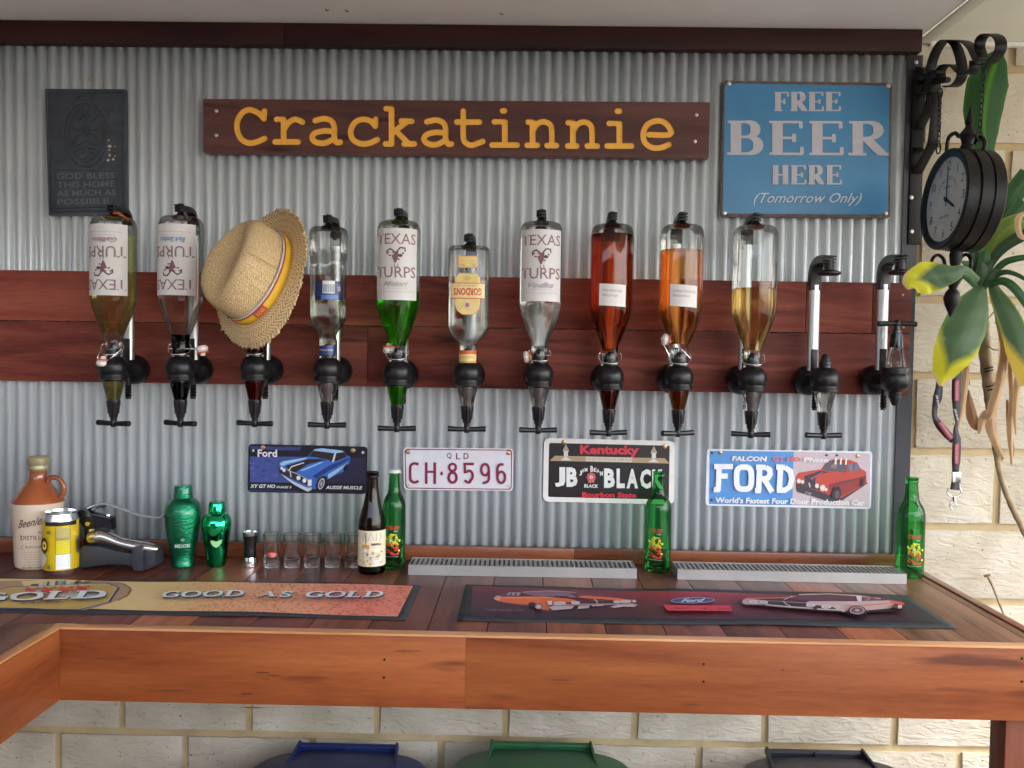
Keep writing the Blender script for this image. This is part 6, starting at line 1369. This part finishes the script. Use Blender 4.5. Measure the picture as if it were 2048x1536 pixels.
scroll([(400,700),(385,800),(350,900),(300,1000),(262,1085),(248,1160),(270,1230),(300,1260)], .011, .003, 'brace_strap')
scroll([(445,690),(440,850),(425,1050),(400,1200),(330,1340),(260,1480),(215,1620)], .011, .003, 'brace_strap')
# clock
def LX(cx): return Matrix.Translation((cx, yc0, zc0)) @ Matrix.Rotation(R(-90), 4, 'Y')    # lathe axis pointing to -X
RC_ = 0.0985
cl = thing('wall_clock', V3(XK, yc0, zc0), 'round black two-sided station clock with white dial hanging on chains', 'clock')
Lx = LX(XK)
MB().lathe([(.082,.0325),(.086,.034),(.0905,.037),(.0965,.037),(RC_,.035),(RC_,.016),(.0955,.0145),(.0955,.011),(RC_+.001,.010),(RC_+.001,-.010),(.0955,-.011),(.0955,-.0145),(RC_,-.016),(RC_,-.035),(.0965,-.037),(.0905,-.037),(.086,-.034),(.082,-.0325)], 72, Lx, cap=False).build('case', M['iron'], cl, smooth=35)
M['dial'] = simple('dial_paper', (0.84, 0.87, 0.85), rough=.45, var=.04)
for sgn in (1, -1): MB().lathe([(0,.0295*sgn),(.084,.0295*sgn)], 64, Lx, cap=False).build('dial', M['dial'], cl, smooth=0)
M['dialglass'] = thin_glass('dial_glass', (.97,.98,.98), (.93,.94,.94), rough=.01)
MB().lathe([(0,.0335),(.0855,.0330)], 64, Lx, cap=False).build('dial_glass', M['dialglass'], cl)
def dial_fn(u, v, l): return Vector((XK - .0296 - .0001*l, yc0 - u*1.0, zc0 - v))  # u to the right as seen from -X side
# seen from -X looking +X, right-hand side is -Y
p = Print(dial_fn, cl); DI = (0.035,.035,.04)
for hnum in range(1, 13):
    a = R(30*hnum); x, y = .0660*math.sin(a), -.0660*math.cos(a); s_ = str(hnum); wn = {'1': .0028, '11': .0085, '10': .0150, '12': .0140}.get(s_, .0090)
    p.text(s_, x-wn/2, y-.0085, x+wn/2, y+.0085, DI)
for ch, a in zip('GRAND CENTRAL', [(-62+124*i/12) for i in range(13)]):
    if ch == ' ': continue
    a = R(a); x, y = .042*math.sin(a), -.042*math.cos(a); cu_ = Print(lambda u, v, l, a=a, x=x, y=y: dial_fn(x+u*math.cos(a)-v*math.sin(a), y+u*math.sin(a)+v*math.cos(a), l), cl); cu_.layer = 2
    cu_.text(ch, -.0026, -.0036, .0026, .0036, (0.12,.12,.13)); cu_.done()
p.text('TERMINAL', -.016, -.027, .016, -.0215, (0.12,.12,.13)); p.text('NEW YORK', -.019, .031, .019, .037, (0.12,.12,.13))
for i in range(60):
    a = R(6*i); q1 = .0785; q2 = .0755 if i % 5 else .073; p.line([(q1*math.sin(a), -q1*math.cos(a)), (q2*math.sin(a), -q2*math.cos(a))], .0006 if i % 5 else .0012, DI, 'minute_marking', bump=False)
p.layer += 2
def hand(a, L_, wd, nm):
    a = R(a); d = (math.sin(a), -math.cos(a)); pts = [(-.012*d[0], -.012*d[1]), (L_*.75*d[0], L_*.75*d[1]), (L_*d[0], L_*d[1])]
    mb = MB(); n_ = (-d[1], d[0]); W = [wd*.4, wd*.5, .0002]
    top = [dial_fn(x+n_[0]*w2, y+n_[1]*w2, 12) for (x, y), w2 in zip(pts, W)] + [dial_fn(x-n_[0]*w2, y-n_[1]*w2, 12) for (x, y), w2 in reversed(list(zip(pts, W)))]
    slab(top, (-1, 0, 0), .0006).build(nm, M['iron'], cl, smooth=0)
hand(-4, .066, .0030, 'minute_hand'); hand(118, .044, .0060, 'hour_hand')
p.done()
MB().lathe([(0,.0325),(.004,.0325),(.004,.0300)], 16, Lx).build('hand_boss', M['iron'], cl)
MB().tube(catmull([cp5(x-34, y) for x, y in ((540,1300),(540,1220),(552,1120),(610,1078),(655,1110),(700,1060),(742,1032),(775,1090),(785,1190),(795,1275),(835,1322),(885,1280),(910,1190),(880,1120),(835,1130),(812,1180))], 4), .0042, 8).build('top_scroll_rod', M['iron'], cl, smooth=60)
MB().lathe([(0.012,0),(.014,.006),(.010,.014),(.012,.022),(.0165,.030),(.013,.038),(.0075,.046),(.006,.052),(.0085,.056),(.006,.066),(0,.096)], 18, Matrix.Translation((XK, yc0, zc0+RC_-.002))).build('finial', M['iron'], cl)
MB().tube(catmull([cp6(x+32, y) for x, y in ((500,860),(480,800),(430,765),(385,790),(372,850),(395,880),(430,865))], 4), .0036, 8).build('bottom_scroll_rod', M['iron'], cl, smooth=60)
MB().tube(catmull([cp6(x+32, y) for x, y in ((600,860),(640,790),(690,760),(735,800),(735,870),(700,905),(660,890))], 4), .0036, 8).build('bottom_scroll_rod', M['iron'], cl, smooth=60)
MB().lathe([(0,-.136),(.003,-.130),(.012,-.112),(.016,-.098),(.013,-.086),(.007,-.078),(.010,-.070),(.016,-.058),(.014,-.044),(.008,-.036),(.011,-.026),(.013,-.012),(.010,0)], 20, Matrix.Translation((XK, yc0, zc0-RC_+.004))).build('pendant', M['iron'], cl)
cl.rotation_euler.y = R(3.8)
# chains
def chain(p0, p1, label, lk=.0135):
    t = thing('chain', p0, label, 'chain', 'chains holding the clock'); L_ = (p1-p0).length; n = max(2, int(L_/(lk*.78))); dr = (p1-p0).normalized()
    def link(c, sc, rot):
        a = dr.orthogonal().normalized(); a.rotate(Matrix.Rotation(rot, 3, dr)); mb = MB(); pts = [c + dr*(lk*.5*sc*math.cos(q*math.pi/6)) + a*(lk*.30*sc*math.sin(q*math.pi/6)) for q in range(13)]
        return mb.tube(pts, .0011*(1 if sc < 1.2 else 1.4), 6)
    for i in range(n+1):
        c = p0.lerp(p1, i/n); sc = 1.6 if i in (0, n) else 1.0
        link(c, sc, 0.5 + (math.pi/2)*(i % 2)).build('chain_link', M['iron'], t, smooth=60)
    return t
chain(cp5(480,700), cp5(465,1235), 'short black chain nearer the bricks between bracket and clock')
chain(cp5(905,430), cp5(860,1110), 'black chain in front of the upright green leaf')

# ------------------------------------------------------------------ lanyard hanging from the clock
ln = thing('lanyard', cp6(600, 1000), 'black lanyard with dark red printed patches and a metal clip hanging below the clock', 'lanyard')
def cp7(x, y, X=.868): return onx(1780 + x/3.84, 660 + y/3.84, X)
M['webbing'] = simple('black_webbing', (0.022,.018,.024), rough=.6, var=.15, scale=200); M['patch'] = simple('maroon_print', (0.24,.035,.06), rough=.55, var=.1)
def ribbon(pts, hws, nm='strap', mat='webbing', face=(0,1,0), lift=0.0):
    """flat webbing facing the room, width in the picture's direction"""
    P3 = catmull([Vector(q) for q in pts], 5); k = len(P3); mb = MB(); vs = []
    for i, q in enumerate(P3):
        t_ = (P3[min(i+1,k-1)]-P3[max(i-1,0)]).normalized(); sd = t_.cross(Vector(face)).normalized(); f_ = i/(k-1)*(len(hws)-1); a = int(min(f_, len(hws)-2)); hw = hws[a]*(1-(f_-a))+hws[a+1]*(f_-a)
        vs += [q - sd*hw + Vector((0,-lift,0)), q + sd*hw + Vector((0,-lift+.0015,0))]
    mb.add(vs, [(2*i, 2*i+1, 2*i+3, 2*i+2) for i in range(k-1)]); o = mb.build(nm, M[mat], ln, smooth=60); s_ = o.modifiers.new('t','SOLIDIFY'); s_.thickness = .0008
    return o
YL_ = -.15
def lp(x, y, dy=0): return at(1780+x/3.84, 660+y/3.84, YL_+dy)
ribbon([lp(440,-60), lp(400,150), lp(378,330), lp(378,440,.002), lp(365,520), lp(345,600), lp(345,670), lp(380,730), lp(430,790), lp(490,850,-.004)], [.006,.006,.005,.008,.010,.006,.0055,.009,.009,.008])
ribbon([lp(545,200), lp(520,300), lp(510,400), lp(510,520), lp(512,620), lp(512,710), lp(505,780), lp(520,850)], [.008,.009,.0098,.0098,.0080,.0030,.006,.008])
ribbon([lp(512,820,-.004), lp(512,900,-.004), lp(508,1000,-.004), lp(503,1090,-.004)], [.0085,.0095,.0092,.0070])
for a, b in (((512,385),(510,550)), ((375,705),(470,840)), ((510,875),(508,1035))):
    ribbon([lp(*a,-.006), lp((a[0]+b[0])/2,(a[1]+b[1])/2,-.006), lp(*b,-.006)], [.0055,.0058,.0055], 'printed_patch', 'patch')
for (x, y, ang) in ((365,545,80),(508,650,75)):
    p = Print(lambda u, v, l, x=x, y=y, ang=ang: lp(x + u*math.cos(R(ang)) - v*math.sin(R(ang)), y + u*math.sin(R(ang)) + v*math.cos(R(ang)), -.003-.0002*l), ln); p.text('JIM BEAM', -48, -10, 48, 10, (0.5,.5,.5), bold=.02, shear=.3); p.done()
for (x, y) in ((510,470),(508,955)):
    p = Print(lambda u, v, l, x=x, y=y: lp(x - v, y + u, -.0085-.0002*l), ln); p.text('THE BOURBON', -70, -8, 70, 8, (0.50,.30,.32), bold=.01); p.done()
MB().box(tuple(lp(470,1168)-V3(0,.006,0)), tuple(lp(536,1090)+V3(0,-.001,0))).build('buckle', M['satin'], ln, bevel=.0008)
ribbon([lp(503,1160,-.002), lp(500,1200,-.002), lp(496,1228,-.002)], [.0085,.0095,.0105])
MB().tube(catmull([lp(x,y) for x,y in ((445,1215),(440,1250),(465,1275),(500,1280),(535,1270),(548,1240),(535,1212))],4), .0017, 7).build('ring', M['chrome'], ln, smooth=60)
MB().tube(catmull([lp(x,y) for x,y in ((490,1278),(488,1300),(475,1322),(460,1345),(470,1372),(492,1374),(510,1350),(500,1325),(492,1305))],4), .0015, 7).build('hook', M['chrome'], ln, smooth=60)
MB().lathe([(.0028,-.006),(.004,-.004),(.004,.004),(.0028,.006)], 12, Matrix.Translation(lp(491,1296))).build('swivel', M['chrome'], ln)

# ================================================================== PLANT
def leaf_mat(name, mid, edge, stripe, tip=None, tip_at=.75, brown=None, brown_at=.92):
    m, n, l, b = _new(name); S(b, 'Roughness', .55); S(b, 'Specular IOR Level', .3)
    uv = n.new('ShaderNodeUVMap'); sp = n.new('ShaderNodeSeparateXYZ'); l.new(uv.outputs[0], sp.inputs[0])
    tc = n.new('ShaderNodeTexCoord'); no = n.new('ShaderNodeTexNoise'); no.inputs['Scale'].default_value = 35; no.inputs['Detail'].default_value = 4; l.new(tc.outputs['Object'], no.inputs['Vector'])
    mp = n.new('ShaderNodeMapping'); mp.inputs['Scale'].default_value = (28, 1.5, 1); l.new(uv.outputs[0], mp.inputs['Vector']); n3 = n.new('ShaderNodeTexNoise'); n3.inputs['Scale'].default_value = 2; n3.inputs['Detail'].default_value = 2; l.new(mp.outputs[0], n3.inputs['Vector'])
    ax = n.new('ShaderNodeMath'); ax.operation = 'MULTIPLY_ADD'; ax.inputs[1].default_value = 2; ax.inputs[2].default_value = -1; l.new(sp.outputs['X'], ax.inputs[0])
    ab = n.new('ShaderNodeMath'); ab.operation = 'ABSOLUTE'; l.new(ax.outputs[0], ab.inputs[0]); ad = n.new('ShaderNodeMath'); ad.operation = 'MULTIPLY_ADD'; ad.inputs[1].default_value = .22; l.new(n3.outputs['Fac'], ad.inputs[0]); l.new(ab.outputs[0], ad.inputs[2])
    r = ramp(n, [(.10, stripe), (.34, mid), (.90, mid), (1.05, edge)]); l.new(ad.outputs[0], r.inputs[0]); col = r.outputs[0]
    def blend(colin, c2, at_, wd):
        s_ = n.new('ShaderNodeMath'); s_.operation = 'MULTIPLY_ADD'; s_.inputs[1].default_value = .28; l.new(ad.outputs[0], s_.inputs[0]); l.new(sp.outputs['Y'], s_.inputs[2])
        s2 = n.new('ShaderNodeMath'); s2.operation = 'MULTIPLY_ADD'; s2.inputs[1].default_value = .12; l.new(no.outputs['Fac'], s2.inputs[0]); l.new(s_.outputs[0], s2.inputs[2])
        r2 = n.new('ShaderNodeMapRange'); r2.inputs['From Min'].default_value = at_+.1; r2.inputs['From Max'].default_value = at_+.1+wd; l.new(s2.outputs[0], r2.inputs['Value'])
        mx = n.new('ShaderNodeMix'); mx.data_type = 'RGBA'; l.new(r2.outputs[0], mx.inputs['Factor']); l.new(colin, mx.inputs['A']); mx.inputs['B'].default_value = (*c2, 1); return mx.outputs['Result']
    if tip: col = blend(col, tip, tip_at, .14)
    if brown: col = blend(col, brown, brown_at, .06)
    l.new(col, b.inputs['Base Color'])
    tl = n.new('ShaderNodeBsdfTranslucent'); l.new(col, tl.inputs[0]); ms = n.new('ShaderNodeMixShader'); ms.inputs[0].default_value = .22
    out = n['Material Output']; l.new(b.outputs[0], ms.inputs[1]); l.new(tl.outputs[0], ms.inputs[2]); l.new(ms.outputs[0], out.inputs['Surface'])
    bp = n.new('ShaderNodeBump'); bp.inputs['Strength'].default_value = .25; bp.inputs['Distance'].default_value = .001; l.new(n3.outputs['Fac'], bp.inputs['Height']); l.new(bp.outputs[0], b.inputs['Normal'])
    return m
G1 = leaf_mat('leaf_green', (0.020,.085,.020), (0.035,.12,.02), (0.10,.28,.02)); G3 = leaf_mat('leaf_dull_green', (0.035,.070,.038), (0.05,.10,.04), (0.05,.10,.05))
GY = leaf_mat('leaf_yellow_tip', (0.062,.118,.052), (0.11,.18,.05), (0.08,.135,.06), (0.62,.60,.03), .68, (0.60,.42,.25), 1.02)
GY2 = leaf_mat('leaf_yellow_tip_side', (0.062,.118,.055), (0.22,.28,.05), (0.08,.13,.06), (0.62,.46,.06), .80, (0.55,.38,.2), 1.12)
GM = leaf_mat('leaf_mid_green', (0.032,.090,.036), (0.055,.14,.03), (0.06,.14,.05)); GO = leaf_mat('leaf_olive', (0.13,.19,.03), (0.2,.26,.04), (0.16,.22,.05))
DB = leaf_mat('leaf_dead_tan', (0.50,.33,.18), (0.55,.38,.22), (0.38,.22,.11)); DB2 = leaf_mat('leaf_dead_brown', (0.30,.15,.07), (0.40,.21,.1), (0.2,.1,.05))
Yp = -.10
plant = thing('potted_plant', V3(1.28, -.35, 0), 'leggy dracaena with drooping yellow-tipped and dead brown leaves before the brick wall', 'plant')
def leaf(pts, wid, mat, dys=None, nm='leaf', cup=.25, twist=0.0, wave=0.0):
    """pts: photo pixels along the midrib, wid: full width in pixels at each, dys: depth offsets"""
    dys = dys or [0]*len(pts); P3 = [at(x, y, Yp+d) for (x, y), d in zip(pts, dys)]; C3 = catmull(P3, 5); k = len(C3); vs = []; uvs = []; N = 6
    for i, q in enumerate(C3):
        f_ = i/(k-1)*(len(wid)-1); a = int(min(f_, len(wid)-2)); hw = (wid[a]*(1-(f_-a))+wid[a+1]*(f_-a))/2/ (F_PX/(2+q.y))
        t_ = (C3[min(i+1,k-1)]-C3[max(i-1,0)]).normalized(); fc = Vector((0.15, 1, 0)); fc.rotate(Matrix.Rotation(twist*i/k, 3, t_)); sd = t_.cross(fc).normalized(); nn = sd.cross(t_).normalized()
        for j in range(N+1):
            s_ = j/N*2-1; vs.append(q + sd*hw*s_ + nn*(-hw*cup*(1-abs(s_)) + wave*hw*math.sin(i*1.1+j*1.3))); uvs.append((j/N, i/(k-1)))
    mb = MB(); mb.add(vs, [(i*(N+1)+j, i*(N+1)+j+1, (i+1)*(N+1)+j+1, (i+1)*(N+1)+j) for i in range(k-1) for j in range(N)])
    return mb.build(nm, mat, plant, smooth=80, uv=uvs)
# upright leaf behind the clock chain, and its lower sheath
leaf([(1972,320),(1966,270),(1966,220),(1976,165),(1992,120),(2003,98)], [24,56,74,78,44,2], G1, [.0,.0,.0,-.01,-.01,0])
leaf([(1975,300),(1992,350),(2000,400),(1996,440),(1985,470)], [24,34,30,26,10], G1, [.02]*5)
leaf([(1990,505),(1996,460),(2010,420),(2030,385),(2060,350)], [22,26,34,40,44], GM, [0,-.02,-.03,-.04,-.05]); leaf([(1988,520),(2004,470),(2022,440),(2050,405)], [16,22,30,36], GM, [-.01,-.03,-.05,-.06])
leaf([(1960,545),(1982,500),(2000,470),(2026,450),(2060,438)], [26,40,46,40,30], GO, [-.01,-.03,-.05,-.06,-.06])
leaf([(1968,555),(1985,520),(2010,492),(2048,470),(2080,462)], [16,18,22,24,20], G3, [-.01,-.03,-.05,-.07,-.08]); leaf([(1975,560),(2005,528),(2030,518),(2070,512)], [12,14,13,10], GM, [-.02,-.05,-.07,-.09])
leaf([(1978,562),(2005,545),(2030,548),(2062,565)], [10,11,9,7], G3, [-.02,-.06,-.08,-.1]); leaf([(1975,572),(2000,562),(2022,570),(2048,600),(2070,640)], [12,16,18,18,12], GM, [-.02,-.05,-.07,-.08,-.08])
leaf([(2048,425),(2036,440),(2040,470),(2060,480)], [7.2,13.0,10.1,5.8], DB, [-.09]*4)
# heart of the rosette
rg = random.Random(21)
for i, (dx, dy_, wd) in enumerate(((-34,-62,22),(-22,-88,26),(-8,-96,28),(8,-84,26),(20,-64,22),(30,-46,18),(-44,-40,18),(0,-60,24))):
    leaf([(1963,585),(1963+dx*.3,585+dy_*.45),(1963+dx*.75,585+dy_*.85),(1963+dx*1.15,585+dy_)], [20,wd,wd*.85,4], G3 if i % 3 else GM, [0,-.02-.004*i,-.03-.004*i,-.035-.004*i])
# big drooping leaves
leaf([(1958,560),(1930,540),(1905,548),(1875,553),(1850,556),(1822,566),(1814,578)], [10,16,34,56,66,44,6], GY, [-.15,-.19,-.20,-.20,-.20,-.20,-.20], wave=.05)
leaf([(1965,575),(1950,610),(1932,650),(1914,690),(1900,720),(1886,752),(1882,772)], [22,62,84,84,68,40,8], GY, [-.03,-.07,-.10,-.12,-.12,-.11,-.11], wave=.04)
leaf([(1985,570),(2000,600),(2022,645),(2040,700),(2058,770)], [18,34,46,54,40], GY2, [-.02,-.05,-.07,-.09,-.10])
# dead hanging leaves
leaf([(1958,600),(1940,680),(1930,760),(1922,820),(1914,862)], [4.3,10.1,15.8,14.4,2.2], DB, [0,-.01,-.02,-.02,-.02], cup=.5); leaf([(1925,640),(1916,690),(1930,720),(1938,770)], [4.3,8.6,8.6,4.3], DB2, [-.02]*4)
leaf([(1985,590),(2003,640),(2010,700),(2000,760),(1985,815),(1975,840)], [8.6,24.5,18.7,17.3,20.2,7.2], DB, [0,-.02,-.03,-.04,-.04,-.03], cup=.6, wave=.08); leaf([(2016,640),(2014,700),(2006,760)], [5.8,10.1,4.3], DB2, [-.04]*3)
leaf([(1936,780),(1942,825),(1950,850),(1962,862)], [5.8,21.6,18.7,2.9], DB2, [-.01]*4, cup=.5, wave=.1); leaf([(1958,868),(1966,838),(1978,832),(1985,870),(2000,905),(2008,918)], [5.8,17.3,24.5,18.7,10.1,4.3], DB, [-.02]*6, cup=.5, wave=.08)
leaf([(2020,720),(2026,800),(2020,860),(2024,930)], [10.1,15.8,14.4,2.9], DB, [-.03]*4, cup=.6, wave=.1); leaf([(2014,800),(2018,850),(2024,900),(2022,928)], [4.3,10.1,8.6,2.9], DB2, [-.02]*4); leaf([(2044,700),(2036,760),(2030,820),(2032,870)], [11.5,14.4,11.5,2.9], DB, [-.05]*4, cup=.5)
# canes
M['cane'] = simple('cane_bark', (0.34,.25,.15), rough=.75, var=.3, scale=40, bump=.5, bscale=90)
def cane(pts, rr, nm='stem'):
    c3 = catmull([at(x, y, Yp+d) for x, y, d in pts], 6); k = len(c3); r2 = []
    for i in range(k):
        f_ = i/(k-1)*(len(rr)-1); a = int(min(f_, len(rr)-2)); r2.append((rr[a]*(1-(f_-a))+rr[a+1]*(f_-a))*(1+.10*(i % 3 == 0)))
    return MB().tube(c3, r2, 12).build(nm, M['cane'], plant, smooth=60)
cane([(1962,575,0),(1964,620,.01),(1968,680,.01),(1974,740,.01),(1980,800,.01),(1985,850,.01),(1992,900,0),(2004,960,-.02),(2022,1010,-.05),(2048,1062,-.08),(2090,1150,-.12),(2140,1300,-.18)], [.011,.0125,.0125,.0125,.011,.0085,.007,.006,.006,.0065,.008,.010])
c3 = [at(2140,1300,Yp-.18), V3(1.27,-.33,.75), V3(1.28,-.35,.38)]; MB().tube(catmull(c3,6), [.010]*6+[.013]*7, 10).build('stem', M['cane'], plant, smooth=60)
for (a, b) in (((1975,690),(1998,700)), ((1958,650),(1942,640)), ((1985,770),(2000,742)), ((1968,640),(1990,620))): MB().tube(catmull([at(a[0],a[1],Yp), at((a[0]+b[0])/2,(a[1]+b[1])/2+4,Yp-.01), at(b[0],b[1],Yp-.02)],3), .0012, 5).build('rootlet', M['cane'], plant, smooth=60)
for (x, y) in ((1977,736),(1977,742),(1981,772),(1984,779)): MB().tube([at(x-9,y+2,Yp-.014), at(x,y,Yp-.018), at(x+9,y-2,Yp-.014)], .0016, 6).build('bark_ring', M['iron'], plant)
MB().lathe([(0,0),(.13,0),(.135,.01),(.165,.34),(.175,.35),(.175,.375),(.160,.375),(.158,.35),(0,.35)], 40, Matrix.Translation((1.28,-.35,0))).build('pot', simple('terracotta', (0.42,.16,.08), rough=.8, var=.15), plant)
tw2 = thing('twig', at(2010,1232,-.02), 'thin dry twig leaning on the brick wall above the counter end', 'twig')
MB().tube(catmull([at(1975,1151,.02), at(1985,1172,.0), at(1996,1200,-.02), at(2010,1236,-.06), at(2026,1290,-.1), at(2060,1400,-.14)],4), [.0036]*4+[.0026]*17, 8).build('stick', M['cane'], tw2, smooth=60)
MB().tube([at(1968,1152,.02), at(1980,1150,.018)], .003, 7).build('broken_end', simple('broken_wood', (0.20,.09,.04), rough=.8), tw2)

# ================================================================== WHEELIE BINS UNDER THE COUNTER
def bin_(px0, px1, hx0, hx1, top_py, label, col, yb):
    """lid outline px0..px1 at the picture's foot, handle bar hx0..hx1 at top_py"""
    zt_ = at((hx0+hx1)/2, top_py, yb).z; xa, xb = at(hx0, top_py, yb).x, at(hx1, top_py, yb).x; xm = (xa+xb)/2; wl = (at(px1, 1536, yb-.12).x - at(px0, 1536, yb-.12).x)
    t = thing('wheelie_bin', V3(xm, yb-.25, 0), label, 'bin', 'bins under the counter'); m = simple('bin_'+label.split()[0], col, rough=.42, var=.12, scale=20, bump=.06)
    W = wl*.56
    # domed lid: rounded plan, rising to the back
    vs = []; N = 44; rings = [(1.0, -.055), (1.0, -.012), (.985, -.004), (.955, .0), (.70, .004), (.4, .006)]
    for s_, z in rings:
        for i in range(N):
            a = 2*math.pi*i/N; ca, sa = math.cos(a), math.sin(a); e = 2/4.5; x = (abs(ca)**e)*(1 if ca > 0 else -1)*W*s_; y = (abs(sa)**e)*(1 if sa > 0 else -1)*.27*s_; vs.append((xm+x, yb-.285+y, zt_-.009+z + .004*(y/.27) - .010*(x/W)**2))
    mb = MB(); mb.add(vs, [(j*N+i, j*N+(i+1) % N, (j+1)*N+(i+1) % N, (j+1)*N+i) for j in range(len(rings)-1) for i in range(N)] + [tuple((len(rings)-1)*N+i for i in range(N))]); mb.build('lid', m, t, smooth=60)
    MB().lathe([(.0,0),(.20,0),(.235,zt_-.09),(.0,zt_-.09)], 4, Matrix.Translation((xm, yb-.29, .02)) @ Matrix.Scale(min(1.15, W/.19), 4, (1,0,0)) @ Matrix.Rotation(R(45), 4, 'Z')).build('bin_body', m, t, bevel=.015)
    hh_ = .026
    MB().box((xa, yb-.012, zt_-hh_), (xb, yb-.004, zt_)).build('handle_panel', m, t, bevel=.003)
    MB().tube([V3(xa-.004, yb-.008, zt_-.003), V3(xb+.004, yb-.008, zt_-.003)], .0065, 10).build('hinge_bar', m, t)
    for x in (xa, xb): MB().strap([V3(x, yb-.006, zt_-.002), V3(x+(.004 if x == xb else -.004), yb-.05, zt_-.010), V3(x+(.012 if x == xb else -.012), yb-.13, zt_-.020), V3(x+(.02 if x == xb else -.02), yb-.24, zt_-.028)], (0,0,1), .010, .006).build('lid_rib', m, t, bevel=.001)
    MB().box((xm-.003, yb-.020, zt_-hh_), (xm+.003, yb-.004, zt_+.001)).build('centre_rib', m, t)
    for sx in (-1, 1): MB().lathe([(0,-.02),(.085,-.02),(.1,-.012),(.1,.012),(.085,.02),(0,.02)], 24, Matrix.Translation((xm+sx*(W*.8), yb-.06, .1)) @ Matrix.Rotation(R(90), 4, 'Y')).build('wheel', M['black'], t)
    return t
bin_(504, 848, 602, 795, 1487, 'dark blue wheelie bin lid, leftmost of the three bins below the counter', (0.008,.020,.10), .0)
bin_(908, 1258, 985, 1180, 1484, 'green wheelie bin lid in the middle of the three bins below the counter', (0.018,.11,.04), .0)
bin_(1475, 1815, 1532, 1722, 1499, 'dark grey wheelie bin lid, nearest the post, below the counter', (0.02,.019,.028), .0)

# ================================================================== AROUND THE CAMERA (out of view, seen only as light and reflections)
fn_ = thing('fence', (0, -12, 0), 'cream steel sheet fence at the far side of the garden', 'fence')
for i in range(12): MB().box((-14.4+2.4*i+.01, -12.02, .02), (-14.4+2.4*(i+1)-.01, -11.98, 1.6)).build('panel', simple('fence_cream', (0.45,.42,.34), rough=.5, var=.08) if i == 0 else bpy.data.materials['fence_cream'], fn_, smooth=0)
hw_ = thing('wall', (-2.5, 0, 0), kind='structure'); MB().box((-2.7, -3.4, 0), (-2.5, .25, 2.6)).build('house_wall', simple('side_wall_paint', (0.24,.25,.27), rough=.7), hw_, smooth=0)
hd = MB(); hd.box((-16,-8.2,0),(0.8,-7.0,2.9)); hd = hd.build('blocker', simple('blocker_green', (0.035,.06,.025), rough=.8, var=.4, scale=6, bump=.8, bscale=20), None, bevel=.1); tag(hd, 'added unseen dark green hedge across the garden', 'blocker')  # made-up block out of view, darkens the left so light comes from the right
gw = thing('bounce_blocker', (2.5, -2, 0), 'added unseen low wall on the open side, blocking light bounced off the ground', 'wall'); MB().box((2.42,-4.2,0),(2.56,0.04,.95)).build('blocker_body', simple('render_grey', (0.22,.21,.19), rough=.8), gw, bevel=.01)  # made-up low wall out of view, keeps ground bounce off the bricks below
rt = thing('bar_counter', (-1.4, -3.0, 0), 'added unseen return leg of the bar, shading the space under the counter', 'bar counter')  # made-up second counter out of view, keeps low light off the bricks
MB().box((-2.4, -3.0, 0), (1.0, -2.75, 1.0)).build('shade_panel', M['post'], rt, smooth=0); MB().box((-2.45, -3.05, 1.0), (1.05, -2.5, 1.05)).build('top', M['upstand'], rt, bevel=.003)
MB().box((-1.55, -2.3, 0), (-1.50, YF, ZB)).build('shade_panel', M['post'], counter, smooth=0)  # unseen panel below the left leg, added to shade the low bricks
